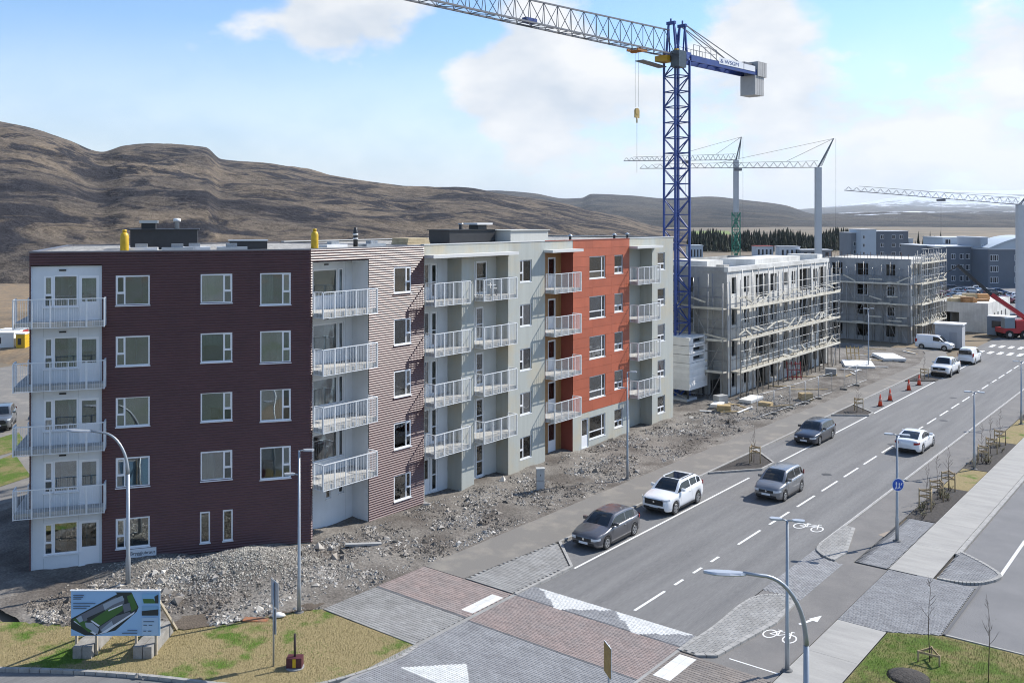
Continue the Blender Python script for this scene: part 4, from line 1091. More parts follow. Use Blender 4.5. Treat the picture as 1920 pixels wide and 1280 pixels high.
# ---- stack of prefabricated wall elements
prefab = mat('prefab_concrete', (0.80, 0.79, 0.76), 0.85, col2=(0.70, 0.69, 0.66), scale=1.2, rnd=0.06, streak=.04)
PX, PY = -39.35, 75.6
for k in range(3):
    z = 3.55 + 0.78 * k
    t = empty('wall_element', (PX, PY, z), 0, ('lowest', 'middle', 'topmost')[k] + ' white prefab wall element with a window hole, on the stack at the crane foot', 'concrete element', 'prefab elements stacked at the crane foot')
    F = RZ(R(90))
    mb = MB(F); mb.holed(0, 3.7, 0, 0.74, [(0.75, 2.9, 0.18, 0.58)], 0, 0.5); mb.build('face', prefab, t)
    MB().box(-0.70, -0.52, 0.02, 3.6, 0.02, 0.69).build('hole_shade', dark_metal, t)  # dark panel put in as the shade inside the window hole
    MB().box(-2.3, -0.71, 0.002, 3.7, 0.0, 0.739).box(-0.709, 0, 0, 0.003, 0.0, 0.74).box(-0.709, -0.002, 0.004, 3.7, 0.70, 0.74).build('core', prefab, t)
    MB().box(-3.3, -2.302, 0.05, 3.0, 0.45, 0.7).build('lug', prefab, t)
for k in range(8):
    t = MB().box(-2.3 + 0.02 * (k % 3), 0.02 * (k % 2), 0.0, 3.7, 0, 0.295).build('floor_element', prefab)
    t.location = (PX, PY, 1.12 + 0.30 * k)
    tag(t, 'flat white prefab slab, %s under the elements with window holes' % ('lowest of the pile', 'second from the bottom', 'third from the bottom', 'fourth from the bottom', 'fifth from the bottom', 'sixth from the bottom', 'seventh from the bottom', 'uppermost')[k], 'concrete slab', 'prefab slabs stacked at the crane foot')
t = empty('trestle', (PX, PY, 0), 0, 'dark steel trestle carrying the white prefab stack', 'trestle')
for x in (-2.1, -0.3):
    for y in (0.3, 3.3): MB().box(x - 0.08, x + 0.08, y - 0.08, y + 0.08, -0.2, 1.1).build('leg', dark_metal, t)
MB().bar((-2.1, 0.3, 0.9), (-0.3, 0.3, 0.3), 0.06).bar((-0.3, 0.3, 0.9), (-0.3, 3.3, 0.3), 0.06).build('brace', steel_tube, t)
# ---- blue tower crane
crane_blue = mat('crane_blue', (0.022, 0.060, 0.26), 0.45, var=0.25, scale=1.0)
crane_grey = mat('crane_grey', (0.16, 0.165, 0.18), 0.5)
crane_yellow = mat('crane_yellow', (0.55, 0.33, 0.02), 0.5)
weight = mat('counterweight', (0.47, 0.47, 0.46), 0.85, var=0.15, scale=.8)
rope_mat = mat('wire_rope', (0.05, 0.05, 0.055), 0.6)
def lattice(mb, a, w, z0, z1, step, leg, brace, rot=0.0):
    c = [Vector((math.cos(rot + math.pi / 4 + k * math.pi / 2), math.sin(rot + math.pi / 4 + k * math.pi / 2), 0)) * (w / math.sqrt(2)) + Vector((*a, 0)) for k in range(4)]
    for p in c: mb.bar(p + Vector((0, 0, z0)), p + Vector((0, 0, z1)), leg)
    n = round((z1 - z0) / step); s = (z1 - z0) / n
    for i in range(n):
        za, zb = z0 + i * s, z0 + (i + 1) * s
        for k in range(4):
            p, q = c[k], c[(k + 1) % 4]
            mb.bar(p + Vector((0, 0, za)), q + Vector((0, 0, za)), brace)
            if (i + k) % 2: p, q = q, p
            mb.bar(p + Vector((0, 0, za)), q + Vector((0, 0, zb)), brace)
CX_, CY_ = -41.75, 77.7
MROT = TH + math.atan2(16, 29)
t = empty('tower_crane', (CX_, CY_, 0), 0, 'tall blue lattice tower crane with a grey jib behind the prefab stack', 'crane')
mb = MB(); lattice(mb, (0, 0), 1.66, -0.2, 31.2, 1.45, 0.17, 0.085, MROT); mb.build('mast', crane_blue, t)
mb = MB()
for k in range(5): mb.bar((-0.3, 0, 4 + 5.5 * k), (0.5, 0, 4 + 5.5 * k), 0.7, 0.05)
mb.bar((0.15, 0.2, 0), (0.15, 0.2, 31), 0.05); mb.bar((-0.15, 0.2, 0), (-0.15, 0.2, 31), 0.05); mb.build('ladder', crane_blue, t)
MB().box(-2.2, -0.2, -2.2, -0.2, -0.1, 0.3).box(0.2, 2.2, -2.2, -0.2, -.1, .3).build('footing', weight, t)
jd = Vector((-21.2 * CT + 22 * ST, -21.2 * ST - 22 * CT, 0)).normalized()       # the jib swings out over the street, towards the drone
jn = Vector((-jd.y, jd.x, 0)); up = Vector((0, 0, 1))
def J(a, b, z): return jd * a + jn * b + up * z
ZJ = 31.6
mb = MB(); mb.lathe([(1.0, 31.2), (1.1, 31.3), (1.1, 31.7)], (0, 0, 0), 14, smooth=False)
mb.M = None
mb.build('slewing_ring', crane_blue, t)
mb = MB()
for s in (-0.55, 0.55):
    mb.bar(J(0.9, s, ZJ), J(0.9, s * 0.5, ZJ + 3.0), 0.16); mb.bar(J(-0.9, s, ZJ), J(-0.9, s * 0.5, ZJ + 3.0), 0.16)
    mb.bar(J(0.9, s * .5, ZJ + 3.0), J(0.3, s, ZJ), 0.12); mb.bar(J(-0.9, s * .5, ZJ + 3), J(-.2, s, ZJ), 0.12)
mb.bar(J(0.9, -0.45, ZJ + 3), J(0.9, 0.45, ZJ + 3), 0.28); mb.bar(J(-0.9, -0.45, ZJ + 3), J(-0.9, 0.45, ZJ + 3), 0.28); mb.bar(J(-0.95, 0, ZJ + 3), J(-.95, 0, ZJ + 3.5), .12); mb.bar(J(.95, 0, ZJ + 3), J(.95, 0, ZJ + 3.4), .12)
mb.bar(J(1.2, -0.6, ZJ + .2), J(-1.3, -0.6, ZJ + .2), 0.3, .5); mb.bar(J(1.2, 0.6, ZJ + .2), J(-1.3, 0.6, ZJ + .2), 0.3, .5)
mb.build('tower_head', crane_blue, t)
MB().bar(J(0.6, 1.0, ZJ - .5), J(1.8, 1.0, ZJ - .5), 0.9, 1.5).build('cabin', mat('cabin_dark', (0.05, .06, .07), .2), t)
MB().bar(J(0.9, -0.2, ZJ - 0.4), J(2.3, -0.2, ZJ - 0.4), 1.3, 0.5).bar(J(1.2, .8, ZJ + .5), J(1.2, .8, ZJ - .4), .3).build('winch', crane_yellow, t)
MB().bar(J(1.0, -0.9, ZJ - 1.0), J(4.6, -0.9, ZJ - 0.8), 0.9, 0.08).build('platform', crane_grey, t)
JL = 44.0
mb = MB(); n = 26
for s in (-0.6, 0.6): mb.bar(J(1.2, s, ZJ), J(JL, s, ZJ), 0.13)
mb.bar(J(1.2, 0, ZJ + 2.3), J(JL * 0.62, 0, ZJ + 1.75), 0.12); mb.bar(J(JL * 0.62, 0, ZJ + 1.75), J(JL, 0, ZJ + 1.2), 0.1)
for k in range(n):
    a, b = 1.2 + (JL - 1.2) * k / n, 1.2 + (JL - 1.2) * (k + 1) / n; m_ = (a + b) / 2
    hh = lambda v: ZJ + (2.3 - 0.55 * (v - 1.2) / (JL * 0.62 - 1.2) if v < JL * 0.62 else 1.75 - 0.55 * (v - JL * .62) / (JL * .38))
    for s in (-0.6, 0.6):
        mb.bar(J(a, s, ZJ), J(m_, 0, hh(m_)), 0.05); mb.bar(J(b, s, ZJ), J(m_, 0, hh(m_)), 0.05)
    mb.bar(J(a, -0.6, ZJ), J(a, 0.6, ZJ), 0.06); mb.bar(J(a, -0.6 if k % 2 else 0.6, ZJ), J(b, 0.6 if k % 2 else -0.6, ZJ), 0.05)
mb.build('jib', crane_grey, t)
mb = MB(); mb.bar(J(19.2, -.3, ZJ + .35), J(20.4, -.3, ZJ + .35), .5, .4); mb.build('trolley_winch', crane_blue, t)
mb = MB()
for s in (-0.75, 0.75): mb.bar(J(-1.2, s, ZJ - 0.05), J(-15.2, s, ZJ - 0.05), 0.16, 0.55)
for k in range(9): mb.bar(J(-1.5 - 1.65 * k, -.7, ZJ), J(-1.5 - 1.65 * k, .7, ZJ), .1)
mb.build('counter_jib', crane_blue, t)
mb = MB()
for s in (-0.8, 0.8):
    for k in range(5): mb.bar(J(-1.6 - 1.0 * k, s, ZJ + .2), J(-1.6 - 1.0 * k, s, ZJ + 1.25), .04)
    for z in (.75, 1.25): mb.bar(J(-1.6, s, ZJ + z), J(-5.6, s, ZJ + z), .035)
mb.build('guard_rail', crane_grey, t)
bn = MB(); bn.poly([J(-6.0, 0.86, ZJ - .02), J(-10.6, 0.86, ZJ - .02), J(-10.6, 0.86, ZJ + .62), J(-6.0, 0.86, ZJ + .62)]); bn.poly([J(-10.7, 0.86, ZJ - .02), J(-12.9, 0.86, ZJ - .02), J(-12.9, 0.86, ZJ + .55), J(-10.7, 0.86, ZJ + .55)])
bn.build('banner', mat('banner_white', (.78, .8, .82), .6), t)
rotm = Matrix(((-jd.x, 0, jn.x, 0), (-jd.y, 0, jn.y, 0), (0, 1, 0, 0), (0, 0, 0, 1)))
pz = J(-6.2, 0.87, ZJ + .12)
text(t, '& WSGM', 0.52, T(*pz) @ rotm, crane_blue, 'banner_lettering', fit=3.4)
mb = MB()
for s in (-0.5, 0.5):
    mb.bar(J(-0.95, s * 0.6, ZJ + 3.1), J(-12.4, s, ZJ + .2), 0.07); mb.bar(J(-0.95, s * .6, ZJ + 3.1), J(-9.2, s, ZJ + .2), 0.06)
mb.build('tie_bar', crane_grey, t)
MB().bar(J(-11.5, 0, ZJ + .55), J(-13.2, 0, ZJ + .55), 0.9, 0.7).build('hoist_drum', crane_grey, t)
for k in range(4):
    MB().bar(J(-13.3 - 0.46 * k, 0, ZJ + .35), J(-13.3 - 0.46 * k - .42, 0, ZJ + .35), 1.9, 3.6 if False else 1.5).build('counterweight', weight, t)
    MB().bar(J(-12.9 - 0.46 * k, 0, ZJ - 1.35), J(-12.9 - 0.46 * k - .42, 0, ZJ - 1.35), 1.7, 2.0).build('counterweight', weight, t)
HK = 6.2
MB().bar(J(HK - .7, -.55, ZJ - .22), J(HK + .7, -.55, ZJ - .22), .12, .2).bar(J(HK - .7, .55, ZJ - .22), J(HK + .7, .55, ZJ - .22), .12, .2).bar(J(HK, -.6, ZJ - .3), J(HK, .6, ZJ - .3), .3, .2).build('trolley', mat('trolley_orange', (.4, .16, .03), .6), t)
mb = MB()
for s in (-.18, .18): mb.tube([J(HK, s, ZJ - .3), J(HK, s, 26.4)], 0.012, 4)
mb.tube([J(HK, 0, 25.2), J(HK, 0, 20.6)], 0.014, 4); mb.build('hoist_rope', rope_mat, t)
MB().bar(J(HK, -.06, 25.75), J(HK, .06, 25.75), .62, .62).disc(J(HK, 0, 26.0), jn, .3, .16, 12).tube([J(HK, 0, 25.5), J(HK, 0, 25.0)], .07, 6).build('hook_block', mat('hook_yellow', (.42, .30, .10), .6), t)
# ---- three lighter cranes behind
pole_grey = mat('crane_pole', (0.55, 0.58, 0.60), 0.5, var=0.1, scale=.3)
crane_green = mat('crane_green', (0.02, 0.22, 0.15), 0.5)
def cam_pt(px, Y):
    X = (px - 960) / 1750 * Y
    return Vector((X * CT - Y * ST, X * ST + Y * CT, 0))
def zat(py, Y): return CAM_H + (411 - py) / 1750 * Y
def light_crane(label, px, Y, mast_top, apex, jib_end, lat_z, w, jib_top=None, tail=0):
    p = cam_pt(px, Y); t = empty('tower_crane', p, 0, label, 'crane', 'self erecting cranes behind the site')
    zt = zat(mast_top, Y)
    mb = MB(T(0, 0, 0) @ RZ(TH))
    if lat_z: lattice(mb, (0, 0), w * 1.25, 0, lat_z, 1.6, 0.14, 0.09, 0.3); mb.build('lower_mast', crane_green, t); mb = MB(RZ(TH))
    mb.box(-w / 2, w / 2, -w / 2, w / 2, lat_z, zt); mb.build('mast', pole_grey, t)
    ax, az = (apex[0] - px) / 1750 * Y, zat(apex[1], Y)
    jx, jz = (jib_end[0] - px) / 1750 * Y, zat(jib_end[1], Y)
    mb = MB(RZ(TH))
    for s in (-.35, .35):
        mb.bar((0, s, zt), (jx, s, jz), 0.07)
    mb.bar((0, 0, zt + 1.1), (jx * 0.92, 0, jz + .7), .06)
    n = 22
    for k in range(n):
        for s in (-.35, .35):
            a, b, c = k / n, (k + .5) / n, (k + 1) / n
            mb.bar((jx * a, s, zt + (jz - zt) * a), (jx * b, 0, zt + 1.05 + (jz + .7 - zt - 1.1) * b), .035); mb.bar((jx * b, 0, zt + 1.05 + (jz + .7 - zt - 1.1) * b), (jx * c, s, zt + (jz - zt) * c), .035)
    mb.build('jib', crane_grey, t)
    mb = MB(RZ(TH))
    for s in (-.3, .3): mb.bar((0.0, s, zt), (ax, s * .3, az), .12); mb.bar((0.5 if ax > 0 else -.5, s, zt + .2), (ax, s * .3, az), .07)
    for k in range(6): mb.bar((ax * k / 6, -.3, zt + (az - zt) * k / 6), (ax * (k + 1) / 6, .3, zt + (az - zt) * (k + 1) / 6), .05)
    mb.build('apex_mast', crane_grey, t)
    mb = MB(RZ(TH)); mb.tube([(ax, 0, az), (jx * .55, 0, zt + (jz - zt) * .55 + .9)], .025, 4); mb.tube([(ax, 0, az), (jx * .18, 0, zt + 1)], .03, 4); mb.tube([(ax * 1.05 + .25, 0, az), (ax * 1.05 + .25, 0, 5)], .018, 4); mb.build('stay_rope', rope_mat, t)
    mb = MB(RZ(TH)); mb.bar((jx * .45 - .6, 0, zt + (jz - zt) * .45 - .3), (jx * .45 + .6, 0, zt + (jz - zt) * .45 - .3), .8, .4); mb.tube([(jx * .45, 0, zt + (jz - zt) * .45 - .3), (jx * .45, 0, zt - 7)], .02, 4); mb.build('trolley', crane_grey, t)
    MB().box(-1.6, 1.6, -1.6, 1.6, -0.1, .5).build('base', crane_grey, t)
    return t
light_crane('slim grey crane with a green lattice foot and a raised apex', 1380, 172, 300, (1390, 257), (1170, 302), 17.8, 0.85)
light_crane('slim grey pole crane with its jib pointing at the blue crane', 1534, 160, 314, (1563, 260), (1200, 316), 0, 0.95)
light_crane('grey pole crane whose long jib rises over the snowy mountain', 1912, 158, 384, (1926, 366), (1584, 357), 0, 0.95)
# ================================================================ vehicles
def car_paint(name, col, metal=0.0, rough=0.28): return mat('car_paint_' + name, col, rough, metal=metal, coat=0.8, spec=0.6)
tyre_mat = mat('tyre_rubber', (0.016, 0.016, 0.017), 0.85)
rim_mat = mat('alloy_rim', (0.42, 0.43, 0.44), 0.35, metal=0.8)
car_glass = mat('car_glass', (0.012, 0.016, 0.020), 0.06, spec=0.7)
trim_black = mat('black_trim', (0.018, 0.018, 0.019), 0.55)
lamp_clear = mat('headlamp_lens', (0.62, 0.65, 0.68), 0.12, spec=0.8)
lamp_red = mat('tail_lamp_lens', (0.32, 0.012, 0.014), 0.2)
plate_mat = mat('number_plate', (0.72, 0.74, 0.76), 0.5)
chrome = mat('chrome', (0.65, 0.66, 0.67), 0.18, metal=0.9)

def interp(pts, y):
    """smooth curve through (y, value) points"""
    if y <= pts[0][0]: return pts[0][1]
    for k in range(len(pts) - 1):
        (y0, v0), (y1, v1) = pts[k], pts[k + 1]
        if y <= y1:
            def slope(i):
                if i <= 0 or i >= len(pts) - 1: return 0.0 if len(pts) < 3 else (pts[min(i + 1, len(pts) - 1)][1] - pts[max(i - 1, 0)][1]) / (pts[min(i + 1, len(pts) - 1)][0] - pts[max(i - 1, 0)][0])
                a = (pts[i][1] - pts[i - 1][1]) / (pts[i][0] - pts[i - 1][0]); b = (pts[i + 1][1] - pts[i][1]) / (pts[i + 1][0] - pts[i][0])
                return 0.0 if a * b <= 0 else 2 * a * b / (a + b)
            h = y1 - y0; t = (y - y0) / h; m0, m1 = slope(k) * h, slope(k + 1) * h
            return (2 * t ** 3 - 3 * t * t + 1) * v0 + (t ** 3 - 2 * t * t + t) * m0 + (-2 * t ** 3 + 3 * t * t) * v1 + (t ** 3 - t * t) * m1
    return pts[-1][1]

def make_car(name, spec, paint, label, cat, group=None):
    """nose at -y, wheels on z = 0. spec: length, width, wheelbase centres, body line, roof line, pillars"""
    root = empty(name, (0, 0, 0), 0, label, cat, group)
    L, Wd, wf, wr, R_ = spec['L'], spec['W'], spec['wf'], spec['wr'], spec.get('R', 0.32)
    hw = Wd / 2
    top = spec['top']                      # height of bonnet, belt line and boot along y
    zb = spec.get('sill', 0.20)
    plan = spec.get('plan', [(0, hw * 0.72), (0.12, hw * 0.86), (0.5, hw * 0.965), (1.2, hw), (L - 1.0, hw), (L - 0.4, hw * 0.965), (L - 0.08, hw * 0.87), (L, hw * 0.76)])
    low = [(0, zb + 0.16), (0.10, zb + 0.02), (0.5, zb - 0.02), (L - 0.5, zb), (L - 0.1, zb + 0.06), (L, zb + 0.22)]
    ys = {0.0, L}
    n = 58
    for k in range(n + 1): ys.add(L * k / n)
    for c in (wf, wr):
        for k in range(13): ys.add(c - (R_ + 0.07) * math.cos(math.pi * k / 12))
    ys = sorted(ys); y2 = [ys[0]]
    for v in ys[1:]:
        if v - y2[-1] > 0.012: y2.append(v)
    ys = y2
    mb = MB(); mb.smooth = True
    rows = []
    for y in ys:
        w, zt = interp(plan, y), interp(top, y)
        zl = interp(low, y)
        for c in (wf, wr):
            q = (R_ + 0.055) ** 2 - (y - c) ** 2
            if q > 0: zl = max(zl, R_ + math.sqrt(q) * 0.98)
        zl = min(zl, zt - 0.12)
        h = zt - zl
        end = min(1.0, min(y, L - y) / 0.28)
        cr = 0.02 + 0.03 * end
        sec = [(w * 0.90, zl), (w * 0.985, zl + 0.02), (w, zl + h * 0.30), (w * 1.0, zl + h * 0.55), (w * 0.975, zl + h * 0.84), (w * 0.93, zt - 0.025), (w * 0.86, zt), (w * 0.45, zt + cr * 0.7), (0, zt + cr)]
        rows.append([mb.vert((x, y - L / 2, z)) for x, z in sec] + [mb.vert((-x, y - L / 2, z)) for x, z in sec[-2::-1]])
    for a, b in zip(rows, rows[1:]):
        for k in range(len(a) - 1): mb.face((a[k], b[k], b[k + 1], a[k + 1]))
    mb.face(rows[0]); mb.face(rows[-1][::-1])
    body = mb
    # greenhouse
    ya, yb, yc, yd = spec['cab']           # windscreen foot, windscreen top, rear window top, rear window foot
    zr = spec['roof']
    roof = spec.get('roofline') or [(ya, interp(top, ya) + 0.0), (yb, zr - 0.03), ((yb + yc) / 2, zr), (yc, zr - 0.05), (yd, interp(top, yd))]
    st = sorted({*[ya + (yd - ya) * k / 34 for k in range(35)], yb, yc, *[p for q in spec['pillars'] for p in q]})
    s2 = [st[0]]
    for v in st[1:]:
        if v - s2[-1] > 0.006: s2.append(v)
    st = s2
    parts = {'cab': MB(), 'windscreen': MB(), 'rear_window': MB(), 'side_window_l': MB(), 'side_window_r': MB()}
    for m_ in parts.values(): m_.smooth = True
    secs = []
    for y in st:
        zbelt = interp(top, y) - 0.012
        z = max(interp(roof, y), zbelt + 0.004)
        if yb < y < yc: pass
        h = z - zbelt; f = min(1.0, h / (zr - interp(top, (yb + yc) / 2)))
        wb = interp(plan, y) * 0.905
        wt = wb - (0.13 + 0.05 * f) * f * hw * 1.0
        inset = 0.0
        sec = [(wb, zbelt), (wb - 0.012 * f, zbelt + 0.10 * h), (wb + (wt - wb) * 0.82, zbelt + 0.80 * h), (wt, zbelt + 0.905 * h), (wt * 0.90, zbelt + 0.975 * h), (wt * 0.80, z), (wt * 0.4, z + 0.015 * f), (0, z + 0.02 * f)]
        secs.append((y, sec))
    def emit(m_, A_, B_, k, s):
        (y0, p), (y1, q) = A_, B_
        pts = [(s * p[k][0], y0 - L / 2, p[k][1]), (s * q[k][0], y1 - L / 2, q[k][1]), (s * q[k + 1][0], y1 - L / 2, q[k + 1][1]), (s * p[k + 1][0], y0 - L / 2, p[k + 1][1])]
        m_.poly(pts if s > 0 else pts[::-1])
    glass_side = spec.get('glass', (ya, yd))
    for A_, B_ in zip(secs, secs[1:]):
        ym = (A_[0] + B_[0]) / 2
        solid = any(a <= ym <= b for a, b in spec['pillars'])
        for s in (1, -1):
            for k in range(7):
                if k == 1 and not solid and glass_side[0] < ym < glass_side[1]: tgt = 'side_window_r' if s > 0 else 'side_window_l'
                elif k >= 5 and ya + 0.05 < ym < yb - 0.04: tgt = 'windscreen'
                elif k >= 5 and yc + 0.06 < ym < yd - 0.05 and spec.get('rearglass', True): tgt = 'rear_window'
                else: tgt = 'cab'
                emit(parts[tgt], A_, B_, k, s)
    off = len(body.v)
    body.v += parts['cab'].v; body.f += [tuple(i + off for i in f) for f in parts['cab'].f]; body.m += parts['cab'].m; body.s += parts['cab'].s
    body.build('body', paint, root)
    for k in ('windscreen', 'rear_window'):
        if parts[k].f: parts[k].build(k, car_glass, root)
    parts['side_window_l'].build('side_window', car_glass, root); parts['side_window_r'].build('side_window', car_glass, root)
    # chassis pan closes the wheel wells
    MB().box(-hw + 0.24, hw - 0.24, -L / 2 + 0.35, L / 2 - 0.35, 0.17, interp(top, L / 2) - 0.25).build('underbody', trim_black, root)
    for c in (wf, wr):
        MB().box(-hw + 0.06, hw - 0.06, c - L / 2 - R_ - 0.02, c - L / 2 + R_ + 0.02, R_ + 0.05, 2 * R_ + 0.03).build('wheel_well', trim_black, root)
    # wheels
    tw = 0.21
    tm = MB().tube([(-tw / 2, 0, 0), (-tw / 2 + 0.02, 0, 0), (tw / 2 - 0.02, 0, 0), (tw / 2, 0, 0)], [R_ * 0.93, R_, R_, R_ * 0.93], 22).mesh('wheel', tyre_mat)
    rm = MB(); rm.tube([(tw / 2 - 0.03, 0, 0), (tw / 2 + 0.004, 0, 0)], [R_ * 0.66, R_ * 0.66], 20); rm.mi = 1
    for j in range(5):
        a = 2 * math.pi * j / 5
        c0, c1 = a + 0.28, a + 2 * math.pi / 5 - 0.28
        x = tw / 2 + 0.006
        rm.poly([(x, R_ * r * math.cos(t), R_ * r * math.sin(t)) for t, r in (((c0 + c1) / 2, 0.2), (c0, 0.55), ((c0 + c1) / 2, 0.59), (c1, 0.55))])
    rm = rm.mesh('rim', [rim_mat, trim_black])
    for c in (wf, wr):
        for s in (1, -1):
            M = T(s * (hw - tw / 2 - 0.012), c - L / 2, R_)
            if s < 0: M = M @ RZ(math.pi)
            w_ = add('wheel', tm, root, M); add('rim', rm, w_)
    # lamps, grille, plates, mirrors
    zh = interp(top, 0.1)
    hz = spec.get('lamp_z', zh - 0.09)
    def front_y(x, y0=0.0):
        t = abs(x) / hw
        return -L / 2 + y0
    def patch(nm, m_, pts, parent=root): MB().poly(pts).build(nm, m_, parent)
    def lens(nm, m_, s, yface, x0, x1, z0, z1, wrap, sgn):
        # lens that wraps round the corner of the body: follows the plan curve
        mbx = MB(); N_ = 6; ring = []
        for k in range(N_ + 1):
            x = x0 + (x1 - x0) * k / N_
            # find y where half width equals x
            lo_, hi_ = (0.0, 1.4)
            for _ in range(24):
                mid = (lo_ + hi_) / 2
                wv = interp(plan, mid if sgn < 0 else L - mid)
                if wv < x: lo_ = mid
                else: hi_ = mid
            yy = lo_ - 0.012
            ring.append((s * (x + 0.008), (-L / 2 + yy) if sgn < 0 else (L / 2 - yy), k / N_))
        for (xa, y_a, ka), (xb, y_b, kb) in zip(ring, ring[1:]):
            za, zb_ = z0 + (z1 - z0) * 0.25 * ka, z0 + (z1 - z0) * 0.25 * kb
            q = [(xa, y_a, za), (xb, y_b, zb_), (xb, y_b, z1), (xa, y_a, z1 - (z1 - z0) * 0.15 * (1 - ka))]
            mbx.poly(q if (s > 0) == (sgn < 0) else q[::-1])
        mbx.build(nm, m_, root)
    for s in (1, -1):
        lens('headlight', lamp_clear, s, 0, hw * 0.50, hw * 0.93, hz - 0.10, hz + 0.045, 0, -1)
        tz = spec.get('tail', (0.72, 0.98))
        lens('taillight', lamp_red, s, 0, hw * spec.get('tailx', 0.62), hw * 0.95, tz[0], tz[1], 0, 1)
        mz = interp(top, ya + 0.45) + 0.10
        mm = MB(); mm.box(s * (hw * 0.93), s * (hw + 0.16), ya + 0.42 - L / 2, ya + 0.56 - L / 2, mz - 0.06, mz + 0.09); mm.build('mirror', paint if spec.get('painted_mirror', True) else trim_black, root)
    yf = -L / 2 - 0.008
    gz = hz - 0.02
    def front_panel(nm, m_, xw, z0, z1, off):
        mbx = MB(); N_ = 8; pr = []
        for k in range(N_ + 1):
            x = -xw + 2 * xw * k / N_
            lo_, hi_ = 0.0, 1.0
            for _ in range(20):
                mid = (lo_ + hi_) / 2
                if interp(plan, mid) < abs(x): lo_ = mid
                else: hi_ = mid
            pr.append((x, -L / 2 + lo_ - off))
        for (xa, y_a), (xb, y_b) in zip(pr, pr[1:]): mbx.poly(((xa, y_a, z0), (xb, y_b, z0), (xb, y_b, z1), (xa, y_a, z1)))
        mbx.build(nm, m_, root)
    gw = spec.get('grille', (0.50, hz - 0.16, hz + 0.0))
    front_panel('grille', trim_black, hw * gw[0], gw[1], gw[2], 0.012)
    front_panel('lower_grille', trim_black, hw * 0.70, zb + 0.10, zb + 0.22, 0.012)
    MB().disc((0, yf - 0.012, (gw[1] + gw[2]) / 2 + 0.02), (0, 1, 0), 0.055, 0.02, 14).build('badge', chrome, root)
    MB().box(-0.26, 0.26, yf - 0.02, yf - 0.003, gw[1] - 0.13, gw[1] - 0.02).build('number_plate', plate_mat, root)
    pz = spec.get('plate_rear', 0.62)
    MB().box(-0.26, 0.26, L / 2 + 0.003, L / 2 + 0.02, pz, pz + 0.11).build('number_plate', plate_mat, root)
    # shut lines, handles, sill
    for s in (1, -1):
        d = MB()
        for y in spec['doors']:
            w_ = interp(plan, y); zt = interp(top, y)
            pr = [(w_ * 0.99, zb + 0.12), (w_ * 1.0, zb + (zt - zb) * 0.55), (w_ * 0.978, zb + (zt - zb) * 0.84), (w_ * 0.935, zt - 0.03)]
            for (xa, za), (xb, zb2) in zip(pr, pr[1:]): d.poly([(s * (xa + 0.004), y - L / 2, za), (s * (xa + 0.004), y - L / 2 + 0.012, za), (s * (xb + 0.004), y - L / 2 + 0.012, zb2), (s * (xb + 0.004), y - L / 2, zb2)])
        d.build('shut_line', trim_black, root)
        for y in spec['doors'][1:]:
            zt = interp(top, y); MB().box(s * (interp(plan, y) * 0.975), s * (interp(plan, y) * 0.975 + 0.03), y - L / 2 - 0.26, y - L / 2 - 0.08, zt - 0.19, zt - 0.16).build('door_handle', paint, root)
        MB().box(s * (hw - 0.05), s * (hw + 0.005), wf + R_ + 0.1 - L / 2, wr - R_ - 0.1 - L / 2, zb - 0.03, zb + 0.07).build('sill', trim_black, root)
    return root

